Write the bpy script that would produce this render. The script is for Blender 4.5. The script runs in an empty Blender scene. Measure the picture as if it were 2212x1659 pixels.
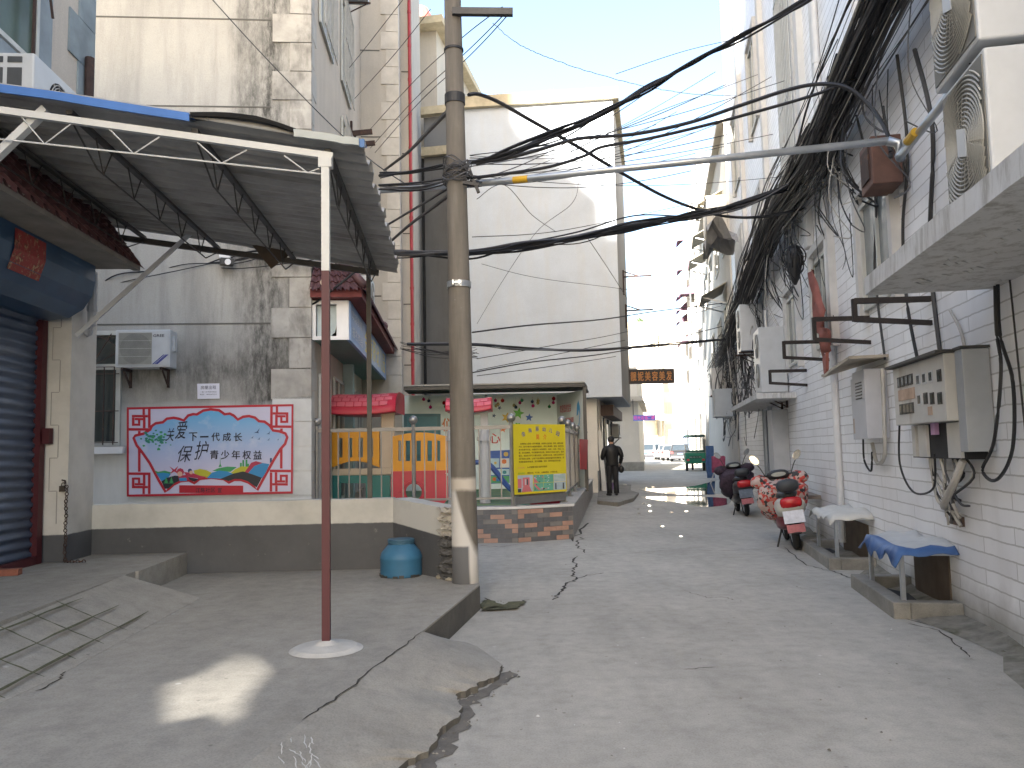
import bpy, math, random
from mathutils import Vector as V, Matrix
random.seed(7)
R = math.radians
SC = bpy.context.scene
COL = SC.collection
# ------------------------------------------------------------------ camera, sky, sun, exposure
FOC, EYE, PITCH, ROLL = 1720.0, 1.5, math.atan(144.2 / 1720), 0.021      # focal length in 1/2212 of the picture width
FWD = V((0, math.cos(PITCH), math.sin(PITCH)))
U0 = V((0, -math.sin(PITCH), math.cos(PITCH)))
RT = V((1, 0, 0)) * math.cos(ROLL) - U0 * math.sin(ROLL)
UP = U0 * math.cos(ROLL) + V((1, 0, 0)) * math.sin(ROLL)
CAM = V((0, 0, EYE))
cd = bpy.data.cameras.new('camera'); cam = bpy.data.objects.new('camera', cd); COL.objects.link(cam)
cd.sensor_width = 36; cd.lens = 36 * FOC / 2212; cd.clip_start = .05; cd.clip_end = 3000
cam.matrix_world = Matrix(((RT.x, UP.x, -FWD.x, 0), (RT.y, UP.y, -FWD.y, 0), (RT.z, UP.z, -FWD.z, EYE), (0, 0, 0, 1)))
SC.camera = cam
SUN_EL, SUN_AZ = R(22), math.atan2(-.26, -.966)        # the sun stands behind the camera, a little to the left
w = bpy.data.worlds.new('World'); SC.world = w; w.use_nodes = True
sky = w.node_tree.nodes.new('ShaderNodeTexSky'); sky.sky_type = 'NISHITA'; sky.sun_disc = False
sky.sun_elevation = SUN_EL; sky.sun_rotation = SUN_AZ; sky.air_density = 1.0; sky.dust_density = 2.1; sky.ozone_density = .55
bg = w.node_tree.nodes['Background']; bg.inputs[1].default_value = .08
w.node_tree.links.new(sky.outputs[0], bg.inputs[0])
sl = bpy.data.lights.new('sun', 'SUN'); sl.energy = 5.0; sl.angle = R(.53); sl.color = (1, .95, .87)
so = bpy.data.objects.new('sun', sl); COL.objects.link(so)
SDIR = V((math.sin(SUN_AZ) * math.cos(SUN_EL), math.cos(SUN_AZ) * math.cos(SUN_EL), math.sin(SUN_EL)))
so.rotation_euler = SDIR.to_track_quat('Z', 'Y').to_euler()
SC.view_settings.view_transform = 'Standard'; SC.view_settings.look = 'None'
SC.view_settings.exposure = 2.85; SC.view_settings.gamma = 1
# ------------------------------------------------------------------ helpers
def ray(u, v): return FWD * FOC + RT * (u - 1106) - UP * (v - 829.5)
def at(u, v, y):
    d = ray(u, v); return CAM + d * (y / d.y)
def gnd(u, v, z=0):
    d = ray(u, v); return CAM + d * ((z - EYE) / d.z)
AZA, AZB = R(10.5), R(-4.5)
class Frame:                      # s along the direction, L to its right, z up
    def __init__(f, az): f.f = V((math.sin(az), math.cos(az), 0)); f.r = V((math.cos(az), -math.sin(az), 0)); f.az = az
    def __call__(f, s, L, z=0): return f.f * s + f.r * L + V((0, 0, z))
    def sL(f, p): return p.dot(f.f), p.dot(f.r)
    def onL(f, u, v, L):
        d = ray(u, v); return CAM + d * ((L - CAM.dot(f.r)) / d.dot(f.r))
    def onS(f, u, v, s):
        d = ray(u, v); return CAM + d * ((s - CAM.dot(f.f)) / d.dot(f.f))
A, B = Frame(AZA), Frame(AZB)
def gz(s): return 0 if s < 16 else min(s - 16, 24) * .0105
class MB:
    def __init__(m): m.v = []; m.f = []; m.mi = []; m.cur = 0
    def add(m, vs, fs):
        n = len(m.v); m.v += [V(p) for p in vs]
        for f in fs: m.f.append([i + n for i in f]); m.mi.append(m.cur)
        return m
    def hexa(m, p):   # 8 points: bottom ring 0-3, top ring 4-7
        return m.add(p, [(3, 2, 1, 0), (4, 5, 6, 7), (0, 1, 5, 4), (1, 2, 6, 5), (2, 3, 7, 6), (3, 0, 4, 7)])
    def fb(m, fr, s0, s1, L0, L1, z0, z1):
        return m.hexa([fr(s0, L0, z0), fr(s0, L1, z0), fr(s1, L1, z0), fr(s1, L0, z0), fr(s0, L0, z1), fr(s0, L1, z1), fr(s1, L1, z1), fr(s1, L0, z1)])
    def box(m, c, x, y, z, rot=0):
        c = V(c); r = Matrix.Rotation(rot, 3, 'Z')
        return m.hexa([c + r @ V((a * x / 2, b * y / 2, k * z / 2)) for k in (-1, 1) for a, b in ((-1, -1), (1, -1), (1, 1), (-1, 1))])
    def prism(m, poly, d):
        n = len(poly); d = V(d)
        return m.add([V(p) for p in poly] + [V(p) + d for p in poly], [tuple(range(n))[::-1], tuple(range(n, 2 * n))] + [(i, (i + 1) % n, (i + 1) % n + n, i + n) for i in range(n)])
    def poly(m, p): return m.add(p, [tuple(range(len(p)))])
    def bar(m, a, b, wd, h, up=V((0, 0, 1))):
        a, b = V(a), V(b); d = (b - a).normalized(); up = V(up)
        if abs(d.dot(up)) > .98: up = V((0, 1, 0))
        x = d.cross(up).normalized() * wd / 2; y = x.cross(d).normalized() * h / 2
        return m.hexa([a - x - y, a + x - y, b + x - y, b - x - y, a - x + y, a + x + y, b + x + y, b - x + y])
    def tube(m, pts, r, n=6, caps=True):
        pts = [V(p) for p in pts]; k = len(pts); rr = r if isinstance(r, (list, tuple)) else [r] * k
        ref = V((0, 0, 1)); vs = []
        for i, p in enumerate(pts):
            t = (pts[min(i + 1, k - 1)] - pts[max(i - 1, 0)])
            t = t.normalized() if t.length > 1e-9 else V((0, 0, 1))
            if abs(t.dot(ref)) > .95: rf = V((1, 0, 0))
            else: rf = ref
            x = t.cross(rf).normalized(); y = x.cross(t)
            vs += [p + (x * math.cos(2 * math.pi * j / n) + y * math.sin(2 * math.pi * j / n)) * rr[i] for j in range(n)]
        fs = [(i * n + j, i * n + (j + 1) % n, (i + 1) * n + (j + 1) % n, (i + 1) * n + j) for i in range(k - 1) for j in range(n)]
        if caps: fs += [tuple(range(n))[::-1], tuple(range((k - 1) * n, k * n))]
        return m.add(vs, fs)
    def cyl(m, a, b, r0, r1=None, n=16): return m.tube([a, b], [r0, r0 if r1 is None else r1], n)
    def lathe(m, c, prof, n=20, axis='Z'):
        c = V(c); vs = []
        for r, z in prof:
            for j in range(n):
                x, y = r * math.cos(2 * math.pi * j / n), r * math.sin(2 * math.pi * j / n)
                vs.append(c + (V((x, y, z)) if axis == 'Z' else V((z, x, y)) if axis == 'X' else V((x, z, y))))
        k = len(prof)
        return m.add(vs, [(i * n + j, i * n + (j + 1) % n, (i + 1) * n + (j + 1) % n, (i + 1) * n + j) for i in range(k - 1) for j in range(n)] + [tuple(range(n))[::-1], tuple(range((k - 1) * n, k * n))])
    def ball(m, c, r, n=12, sq=1):
        return m.lathe(c, [(max(r * math.sin(math.pi * i / n), 1e-4), -sq * r * math.cos(math.pi * i / n)) for i in range(n + 1)], n + 4)
    def ring(m, c, ax, R0, r, n=20, k=6):
        ax = V(ax).normalized(); x = ax.orthogonal().normalized(); y = ax.cross(x); c = V(c)
        vs = []
        for i in range(n):
            d = x * math.cos(2 * math.pi * i / n) + y * math.sin(2 * math.pi * i / n)
            vs += [c + d * (R0 + r * math.cos(2 * math.pi * j / k)) + ax * r * math.sin(2 * math.pi * j / k) for j in range(k)]
        return m.add(vs, [(i * k + j, ((i + 1) % n) * k + j, ((i + 1) % n) * k + (j + 1) % k, i * k + (j + 1) % k) for i in range(n) for j in range(k)])
    def text(m, s, o, rv, uv, wd, h, bold=.0, shear=0):
        vs, fs = glyphs(s, 0, shear); o, rv, uv = V(o), V(rv), V(uv); nn = rv.cross(uv).normalized(); k = min(h * bold * 1.1, .03)
        for j, (dx, dy) in enumerate(((0, 0), (k, 0), (k * .5, k * .6)) if bold else ((0, 0),)):
            m.add([o + rv * (x * (wd - k) + dx) + uv * (y * h + dy) + nn * (.0003 * j) for x, y in vs], fs)
        return m
    def build(m, name, mats, parent=None, smooth=False, bevel=0, origin=None):
        if not isinstance(mats, (list, tuple)): mats = [mats]
        o0 = V(origin) if origin is not None else (wloc(parent) if parent else V((0, 0, 0)))
        me = bpy.data.meshes.new(name)
        me.from_pydata([p - o0 for p in m.v], [], m.f)
        for x in mats: me.materials.append(x)
        me.polygons.foreach_set('material_index', [min(i, len(mats) - 1) for i in m.mi])
        if smooth: me.polygons.foreach_set('use_smooth', [True] * len(m.f))
        me.update()
        ob = bpy.data.objects.new(name, me); COL.objects.link(ob)
        if parent:
            ob.parent = parent; ob.location = o0 - wloc(parent)
        else: ob.location = o0
        if bevel:
            b = ob.modifiers.new('Bevel', 'BEVEL'); b.width = bevel; b.segments = 2; b.limit_method = 'ANGLE'
        return ob
def wloc(o):
    p = V(o.location)
    while o.parent: o = o.parent; p += V(o.location)
    return p
_g = {}
def glyphs(s, bold=0, shear=0):
    key = (s, bold, shear)
    if key not in _g:
        c = bpy.data.curves.new('t', 'FONT'); c.body = s; c.resolution_u = 2; c.fill_mode = 'FRONT'; c.offset = bold; c.shear = shear; c.dimensions = '2D'
        o = bpy.data.objects.new('t', c); me = bpy.data.meshes.new_from_object(o)
        vs = [(p.co.x, p.co.y) for p in me.vertices]; fs = [tuple(f.vertices) for f in me.polygons]
        if vs:
            x0, x1 = min(p[0] for p in vs), max(p[0] for p in vs); y0, y1 = min(p[1] for p in vs), max(p[1] for p in vs)
            vs = [((x - x0) / max(x1 - x0, 1e-6), (y - y0) / max(y1 - y0, 1e-6)) for x, y in vs]
        _g[key] = (vs, fs)
        bpy.data.meshes.remove(me); bpy.data.objects.remove(o); bpy.data.curves.remove(c)
    return _g[key]
def tag(o, label=None, cat=None, group=None, kind=None):
    if label: o['label'] = label
    if cat: o['category'] = cat
    if group: o['group'] = group
    if kind: o['kind'] = kind
    return o
def thing(name, label, cat, loc=(0, 0, 0), group=None):
    o = bpy.data.objects.new(name, None); COL.objects.link(o); o.location = loc; o.empty_display_size = .1
    return tag(o, label, cat, group)
def solo(mb, name, mat, label, cat, group=None, smooth=False, bevel=0, origin=None):
    if origin is None:
        origin = V((sum(p.x for p in mb.v) / len(mb.v), sum(p.y for p in mb.v) / len(mb.v), min(p.z for p in mb.v)))
    return tag(mb.build(name, mat, None, smooth, bevel, origin), label, cat, group)
def struct(mb, name, mat, smooth=False, kind='structure'): return tag(mb.build(name, mat, None, smooth), kind=kind)
def dup(root, loc, rotz=0, label=None, scale=1):
    r = root.copy(); COL.objects.link(r); r.location = loc; r.rotation_euler = (0, 0, rotz); r.scale = (scale,) * 3
    if label: r['label'] = label
    for ch in list(root.children):
        c = ch.copy(); COL.objects.link(c); c.parent = r
        for g in list(ch.children):
            d = g.copy(); COL.objects.link(d); d.parent = c
    return r
def spline(pts, n=8):
    pts = [V(p) for p in pts]; out = []
    if len(pts) < 3:
        return [pts[0].lerp(pts[-1], i / n) for i in range(n + 1)]
    for i in range(len(pts) - 1):
        p0, p1, p2, p3 = pts[max(i - 1, 0)], pts[i], pts[i + 1], pts[min(i + 2, len(pts) - 1)]
        for j in range(n):
            t = j / n
            out.append(.5 * ((2 * p1) + (p2 - p0) * t + (2 * p0 - 5 * p1 + 4 * p2 - p3) * t * t + (3 * p1 - p0 - 3 * p2 + p3) * t ** 3))
    return out + [pts[-1]]
# ------------------------------------------------------------------ materials
def nodes(name):
    m = bpy.data.materials.new(name); m.use_nodes = True; nt = m.node_tree
    return m, nt, nt.nodes['Principled BSDF']
def N(nt, t, **k):
    n = nt.nodes.new('ShaderNode' + t)
    for a, b in k.items():
        if a.startswith('i_'): n.inputs[a[2:].replace('_', ' ')].default_value = b
        else: setattr(n, a, b)
    return n
def ramp(nt, src, stops):
    r = N(nt, 'ValToRGB'); e = r.color_ramp.elements
    while len(e) < len(stops): e.new(.5)
    for x, (p, c) in zip(e, stops): x.position = p; x.color = (c, c, c, 1) if isinstance(c, (int, float)) else (*c, 1)
    nt.links.new(src, r.inputs[0]); return r.outputs[0]
def mix(nt, f, a, b, mode='MIX'):
    x = N(nt, 'Mix', data_type='RGBA', blend_type=mode)
    for sock, val in ((x.inputs[0], f), (x.inputs[6], a), (x.inputs[7], b)):
        if isinstance(val, bpy.types.NodeSocket): nt.links.new(val, sock)
        elif isinstance(val, (int, float)): sock.default_value = val
        else: sock.default_value = (*val, 1)
    return x.outputs[2]
def noise(nt, co, sc, det=5, rough=.6, stretch=None):
    n = N(nt, 'TexNoise'); n.inputs['Scale'].default_value = sc; n.inputs['Detail'].default_value = det; n.inputs['Roughness'].default_value = rough
    if stretch:
        mp = N(nt, 'Mapping'); mp.inputs['Scale'].default_value = stretch; nt.links.new(co, mp.inputs[0]); co = mp.outputs[0]
    nt.links.new(co, n.inputs['Vector']); return n.outputs['Fac']
def bump(nt, bs, h, st, dist=.02):
    b = N(nt, 'Bump'); b.inputs['Strength'].default_value = st; b.inputs['Distance'].default_value = dist
    nt.links.new(h, b.inputs['Height']); nt.links.new(b.outputs[0], bs.inputs['Normal'])
def M(name, c, r=.6, var=.12, sc=6, bp=0, metal=0, c2=None, amt=.5, sc2=2, st2=None, em=0, spec=None):
    m, nt, bs = nodes(name); co = N(nt, 'TexCoord').outputs['Object']
    f = noise(nt, co, sc)
    col = ramp(nt, f, [(.3, tuple(x * (1 - var) for x in c)), (.7, tuple(min(1, x * (1 + var)) for x in c))])
    if c2 is not None:
        g = noise(nt, co, sc2, 8, .65, st2)
        k = ramp(nt, g, [(1 - amt, 0), (min(1, 1.2 - amt), 1)])
        col = mix(nt, k, col, c2)
    nt.links.new(col, bs.inputs['Base Color']); bs.inputs['Roughness'].default_value = r; bs.inputs['Metallic'].default_value = metal
    if spec is not None: bs.inputs['Specular IOR Level'].default_value = spec
    if bp: bump(nt, bs, noise(nt, co, sc * 5, 8), bp)
    if em: nt.links.new(col, bs.inputs['Emission Color']); bs.inputs['Emission Strength'].default_value = em
    return m
def zsep(nt):
    co = N(nt, 'TexCoord').outputs['Object']; g = N(nt, 'NewGeometry'); x = N(nt, 'SeparateXYZ'); nt.links.new(g.outputs['Position'], x.inputs[0])
    return co, x.outputs['Z']
def mth(nt, op, a, b=None):
    x = N(nt, 'Math', operation=op)
    for i, val in enumerate((a, b)):
        if isinstance(val, bpy.types.NodeSocket): nt.links.new(val, x.inputs[i])
        elif val is not None: x.inputs[i].default_value = val
    return x.outputs[0]
def concrete(name, base, dark, scale=1.0, rough=.9, spots=True):
    m, nt, bs = nodes(name); co = N(nt, 'TexCoord').outputs['Object']
    a = noise(nt, co, .55 * scale, 9, .62); b = noise(nt, co, 7 * scale, 9, .7); c = noise(nt, co, 90 * scale, 3, .7)
    st = noise(nt, co, 1.0 * scale, 8, .7, (3.0, .5, 1))
    col = ramp(nt, a, [(.3, dark), (.55, base), (.75, tuple(x * 1.1 for x in base))])
    col = mix(nt, .55, col, ramp(nt, b, [(.25, .4), (.5, .75), (.75, 1.0)]), 'MULTIPLY')
    col = mix(nt, .25, col, ramp(nt, st, [(.35, .55), (.6, 1.0)]), 'MULTIPLY')
    col = mix(nt, .45, col, ramp(nt, c, [(.3, .5), (.55, 1.0)]), 'MULTIPLY')
    if spots:
        vo = N(nt, 'TexVoronoi'); vo.inputs['Scale'].default_value = 3.3 * scale; nt.links.new(co, vo.inputs['Vector'])
        col = mix(nt, ramp(nt, vo.outputs['Distance'], [(.02, .75), (.05, 0)]), col, (.16, .15, .13))
        vo2 = N(nt, 'TexVoronoi'); vo2.inputs['Scale'].default_value = 2.1 * scale; vo2.inputs['Randomness'].default_value = 1
        mp = N(nt, 'Mapping'); mp.inputs['Location'].default_value = (3.3, 1.7, 0); nt.links.new(co, mp.inputs[0]); nt.links.new(mp.outputs[0], vo2.inputs['Vector'])
        col = mix(nt, ramp(nt, vo2.outputs['Distance'], [(.02, .5), (.045, 0)]), col, (.66, .65, .62))
    nt.links.new(col, bs.inputs['Base Color']); bs.inputs['Roughness'].default_value = rough
    h = mth(nt, 'ADD', b, mth(nt, 'MULTIPLY', c, .35)); bump(nt, bs, h, .35, .012)
    return m
m_road = concrete('road_concrete', (.53, .505, .45), (.43, .41, .365))
m_plat = concrete('platform_concrete', (.43, .405, .355), (.34, .32, .28))
m_conc = concrete('rough_concrete', (.33, .315, .28), (.21, .2, .175), 1.6)
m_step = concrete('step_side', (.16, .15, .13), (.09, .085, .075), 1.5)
m_crack = M('crack_dirt', (.045, .04, .033), .95, .3, 20)
m_gutter = M('gutter_dirt', (.14, .128, .11), .8, .3, 8, .4)
m_moss = M('mossy_dirt', (.10, .10, .055), .95, .4, 14, .5)
def tilewall(name, fr, tw, th, base, mortar, msize=.012, dirt=(.3, .27, .22), offs=.5, damt=.45):
    m, nt, bs = nodes(name); co, z = zsep(nt); g = N(nt, 'NewGeometry')
    d = N(nt, 'VectorMath', operation='DOT_PRODUCT'); nt.links.new(g.outputs['Position'], d.inputs[0]); d.inputs[1].default_value = fr.f
    cx = N(nt, 'CombineXYZ'); wob_ = noise(nt, co, 3.0, 6, .7); nt.links.new(d.outputs['Value'], cx.inputs[0]); nt.links.new(mth(nt, 'ADD', z, mth(nt, 'MULTIPLY', mth(nt, 'SUBTRACT', wob_, .5), .035)), cx.inputs[1])
    br = N(nt, 'TexBrick'); nt.links.new(cx.outputs[0], br.inputs['Vector']); br.offset = offs
    br.inputs['Scale'].default_value = 1; br.inputs['Brick Width'].default_value = tw; br.inputs['Row Height'].default_value = th; br.inputs['Mortar Size'].default_value = msize; br.inputs['Mortar Smooth'].default_value = .5
    br.inputs['Color1'].default_value = (*base, 1); br.inputs['Color2'].default_value = (*[x * .9 for x in base], 1); br.inputs['Mortar'].default_value = (*mortar, 1)
    n1 = noise(nt, co, .7, 9, .65); n2 = noise(nt, co, 2.2, 7, .6, (2.2, 2.2, .35))
    col = mix(nt, mth(nt, 'MULTIPLY', ramp(nt, n2, [(.45, 0), (.8, 1)]), damt), br.outputs['Color'], dirt)
    col = mix(nt, .28, col, ramp(nt, n1, [(.3, .62), (.6, 1)]), 'MULTIPLY')
    lo = ramp(nt, mth(nt, 'ADD', mth(nt, 'MULTIPLY', z, .9), mth(nt, 'MULTIPLY', n1, .9)), [(.35, .8), (.75, 0)])
    col = mix(nt, lo, col, (.17, .16, .12))
    nt.links.new(col, bs.inputs['Base Color']); bs.inputs['Roughness'].default_value = .45
    rg_ = noise(nt, co, 9, 8, .7, (1, 1, 1.8)); bump(nt, bs, mth(nt, 'ADD', br.outputs['Fac'], mth(nt, 'MULTIPLY', rg_, -1.1)), -.75, .025)
    return m
m_tile = tilewall('white_tile', A, 1.15, .125, (.90, .90, .91), (.52, .51, .50), .008, (.62, .60, .57), damt=.28)
def stucco(name, base, stain, white_below=None, amt=.5, mildew=None):
    m, nt, bs = nodes(name); co, z = zsep(nt)
    a = noise(nt, co, .8, 9, .65); b = noise(nt, co, 1.3, 8, .65, (2.4, 2.4, .28)); c = noise(nt, co, 60, 4, .7)
    col = ramp(nt, a, [(.3, tuple(x * .86 for x in base)), (.65, base)])
    col = mix(nt, mth(nt, 'MULTIPLY', ramp(nt, b, [(.46, 0), (.72, 1)]), amt), col, stain)
    col = mix(nt, .35, col, ramp(nt, c, [(.3, .6), (.6, 1)]), 'MULTIPLY')
    if mildew:      # dark mildew runs down beside the corner of the wall
        g = N(nt, 'NewGeometry'); d = N(nt, 'VectorMath', operation='DOT_PRODUCT'); nt.links.new(g.outputs['Position'], d.inputs[0]); d.inputs[1].default_value = B.r
        k = mth(nt, 'ADD', mth(nt, 'ABSOLUTE', mth(nt, 'SUBTRACT', d.outputs['Value'], mildew[0])), mth(nt, 'MULTIPLY', mth(nt, 'SUBTRACT', b, .5), -1.6))
        k = ramp(nt, k, [(0, .95), (mildew[1], 0)])
        sp = ramp(nt, noise(nt, co, 9, 9, .78, (1.2, 1.2, .4)), [(.36, .2), (.6, 1)])
        col = mix(nt, mth(nt, 'MULTIPLY', k, sp), col, (.035, .034, .03))
        k2 = ramp(nt, mth(nt, 'ADD', mth(nt, 'ABSOLUTE', mth(nt, 'SUBTRACT', z, 2.9)), mth(nt, 'MULTIPLY', a, .9)), [(.45, .75), (1.25, 0)])
        col = mix(nt, mth(nt, 'MULTIPLY', k2, sp), col, (.06, .058, .05))
    if white_below:
        k = ramp(nt, mth(nt, 'ADD', z, mth(nt, 'MULTIPLY', mth(nt, 'SUBTRACT', a, .5), .5)), [(0, 1), (1, 0)])
        mr = N(nt, 'MapRange'); nt.links.new(mth(nt, 'ADD', z, mth(nt, 'MULTIPLY', mth(nt, 'SUBTRACT', a, .5), .45)), mr.inputs[0])
        mr.inputs[1].default_value = white_below - .1; mr.inputs[2].default_value = white_below + .12; mr.inputs[3].default_value = 1; mr.inputs[4].default_value = 0
        col = mix(nt, mr.outputs[0], col, mix(nt, ramp(nt, b, [(.4, 0), (.8, .6)]), (.66, .65, .62), (.42, .42, .39)))
    nt.links.new(col, bs.inputs['Base Color']); bs.inputs['Roughness'].default_value = .92
    bump(nt, bs, c, .25, .01)
    return m
m_facade = stucco('stained_stucco', (.43, .415, .38), (.20, .195, .18), 2.3, .55, (-3.0, .8))
m_cream = stucco('cream_stucco', (.64, .56, .465), (.44, .38, .31), None, .35)
m_beige = stucco('pale_beige_stucco', (.50, .46, .40), (.34, .31, .27), None, .4)
m_quoin = M('quoin_stone', (.36, .345, .315), .9, .25, 2.5, .3, c2=(.10, .095, .085), amt=.5, sc2=2.0, st2=(1, 1, .5))
m_quoin2 = M('pale_quoin_stone', (.50, .47, .42), .9, .15, 2.5, .2, c2=(.3, .28, .25), amt=.35, sc2=2)
m_wwall = stucco('white_render', (.54, .59, .65), (.52, .525, .52), None, .5)
m_wwall2 = stucco('bright_render', (.66, .63, .57), (.54, .50, .44), None, .3)
m_gwall = stucco('grey_render', (.20, .205, .21), (.12, .12, .125), None, .4)
m_dark = M('recess_shade', (.025, .026, .028), .9, .3, 3)  # near-black that puts the shade of recesses into the colour
m_ylw = M('yellowish_parapet', (.46, .40, .28), .9, .2, 3, .2, c2=(.27, .24, .19), amt=.4)  # dull yellow with random browner patches
m_line = M('dark_joint', (.11, .105, .095), .95)
def twotone(name, zc, low, hi, slope=None, wob=.02):
    m, nt, bs = nodes(name); co, z = zsep(nt)
    a = noise(nt, co, 1.5, 8, .65); b = noise(nt, co, 9, 9, .75)
    hz = z
    if slope:
        g = N(nt, 'NewGeometry'); d = N(nt, 'VectorMath', operation='DOT_PRODUCT'); nt.links.new(g.outputs['Position'], d.inputs[0]); d.inputs[1].default_value = slope[0]
        hz = mth(nt, 'ADD', z, mth(nt, 'MULTIPLY', mth(nt, 'MAXIMUM', mth(nt, 'SUBTRACT', d.outputs['Value'], slope[1]), 0), slope[2]))
    mr = N(nt, 'MapRange'); nt.links.new(mth(nt, 'ADD', hz, mth(nt, 'MULTIPLY', mth(nt, 'SUBTRACT', b, .5), wob)), mr.inputs[0])
    mr.inputs[1].default_value = zc - .006; mr.inputs[2].default_value = zc + .006
    lo = mix(nt, ramp(nt, b, [(.62, 0), (.72, .75)]), ramp(nt, a, [(.3, tuple(x * .75 for x in low)), (.7, tuple(x * 1.15 for x in low))]), (.33, .33, .31))
    up = mix(nt, ramp(nt, a, [(.42, 0), (.7, .8)]), hi, tuple(x * .66 for x in hi))
    up = mix(nt, ramp(nt, b, [(.68, 0), (.75, .6)]), up, (.24, .22, .19))
    nt.links.new(mix(nt, mr.outputs[0], lo, up), bs.inputs['Base Color']); bs.inputs['Roughness'].default_value = .85
    bump(nt, bs, b, .25, .01)
    return m
m_lowwall = twotone('two_tone_wall', .738, (.085, .088, .095), (.58, .57, .52))
m_pillar = twotone('two_tone_pillar', .738, (.085, .088, .095), (.62, .60, .56))
m_metalw = M('white_painted_steel', (.52, .53, .52), .45, .08, 5, c2=(.28, .17, .09), amt=.36, sc2=3)
m_metalr = M('maroon_painted_steel', (.065, .008, .014), .55, .1, 5, c2=(.09, .02, .02), amt=.34, sc2=4)
m_metald = M('dark_steel', (.06, .058, .055), .55, .2, 6, metal=.3, c2=(.14, .08, .05), amt=.38)
m_galv = M('galvanised_steel', (.42, .45, .48), .38, .1, 8, metal=.7)
m_rust = M('rusty_steel', (.05, .03, .025), .85, .3, 9, .2, c2=(.2, .09, .045), amt=.42, sc2=6)
m_steel = M('stainless_steel', (.30, .295, .285), .4, .1, 6, metal=.75)
m_black = M('black_cable', (.018, .018, .02), .55, .2, 5)
m_grey = M('grey_cable', (.09, .09, .095), .6, .2, 5)
m_paleb = M('pale_cable', (.42, .40, .36), .6, .2, 5)
m_acw = M('air_conditioner_white', (.50, .515, .52), .42, .06, 5, c2=(.40, .36, .29), amt=.3, sc2=3, st2=(1, 1, .5))
m_acg = M('air_conditioner_grille', (.30, .295, .27), .5, .1, 5)
m_void = M('grille_void', (.02, .02, .022), .8)
m_acv = M('grille_beige_void', (.10, .095, .085), .7)
m_glass = M('dark_window_glass', (.03, .04, .04), .08, .2, 2, spec=.8)
m_glassg = M('green_window_glass', (.045, .075, .05), .35, .3, 2, spec=.25)
m_alu = M('window_frame_paint', (.50, .50, .46), .5, .1, 5)
m_maroont = M('maroon_roof_tile', (.095, .042, .045), .55, .25, 6, .15, c2=(.06, .03, .03), amt=.45, sc2=4)
m_red = M('red_plastic', (.48, .03, .06), .38, .06, 4)
m_pink = M('pink_red_plastic', (.64, .15, .19), .4, .08, 4)
m_yel = M('orange_yellow_plastic', (.62, .27, .008), .4, .06, 4)
m_teal = M('teal_plastic', (.015, .15, .14), .4, .08, 4)
m_tan = M('tan_plastic', (.45, .37, .28), .5, .06, 4)
m_pgrey = M('pale_grey_plastic', (.42, .44, .48), .45, .06, 4)
m_blue = M('blue_plastic', (.02, .07, .28), .35, .08, 4)
m_white = M('white_paint', (.72, .72, .72), .5, .05, 4)
m_paper = M('white_paper', (.70, .70, .78), .7, .04, 4)
m_ink = M('black_ink', (.015, .015, .03), .6)
m_rub = M('tyre_rubber', (.02, .02, .021), .8, .2, 10)
# ------------------------------------------------------------------ ground and paving
def ribbon(mb, pts, wd, z=.004, jit=.0, taper=True, sub=5, hf=None):
    P = []
    for i in range(len(pts) - 1):
        for j in range(sub): P.append(V(pts[i]).lerp(V(pts[i + 1]), j / sub))
    P.append(V(pts[-1]))
    Lf, Rg = [], []
    for i, p in enumerate(P):
        t = (P[min(i + 1, len(P) - 1)] - P[max(i - 1, 0)]); t.z = 0; t.normalize(); n = V((-t.y, t.x, 0))
        q = p + n * random.uniform(-jit, jit)
        ww = wd * random.uniform(.45, 1.2) * (.25 if taper and i in (0, len(P) - 1) else 1) / 2
        a, b = q + n * ww, q - n * ww
        for x in (a, b): x.z = (hf(x) if hf else x.z) + z
        Lf.append(a); Rg.append(b)
    k = len(P)
    mb.add(Lf + Rg, [(i, i + k, i + k + 1, i + 1) for i in range(k - 1)])
gs = [-60, -10, 0, 8, 16, 22, 28, 35, 40, 60, 76, 120, 300, 1200]; gl = [-900, -60, -10, -3, 0, 3, 10, 60, 900]
g = MB(); g.add([A(s, L, gz(s)) for s in gs for L in gl], [(i * 9 + j, i * 9 + j + 1, (i + 1) * 9 + j + 1, (i + 1) * 9 + j) for i in range(13) for j in range(8)])
struct(g, 'ground', m_road)
ZP, ZS = .23, .46
# raised platform left of the road, with its straight edge
edge = [gnd(u, v, ZP) for u, v in ((1036, 1263), (912, 1364), (819, 1434), (756, 1487), (718, 1515), (657, 1556))]
p = MB(); far = [B(9.3, -.9, ZP), B(9.3, -5.5, ZP), B(-3, -5.5, ZP)]
dirn = (edge[-1] - edge[2]).normalized(); e2 = edge[-1] + dirn * 4
poly = [B(9.3, .25, ZP)] + edge + [e2] + far[::-1][:1] + [B(9.3, -5.5, ZP)]
p.prism([q - V((0, 0, ZP + .3)) for q in poly], (0, 0, ZP + .3))
pl = struct(p, 'pavement', [m_plat])
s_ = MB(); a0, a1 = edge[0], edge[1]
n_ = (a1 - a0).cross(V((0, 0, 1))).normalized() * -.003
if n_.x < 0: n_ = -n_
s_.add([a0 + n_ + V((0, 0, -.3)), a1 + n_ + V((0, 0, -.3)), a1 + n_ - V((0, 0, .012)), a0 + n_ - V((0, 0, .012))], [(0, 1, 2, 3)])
struct(s_, 'pavement_kerb_face', m_step)
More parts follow.
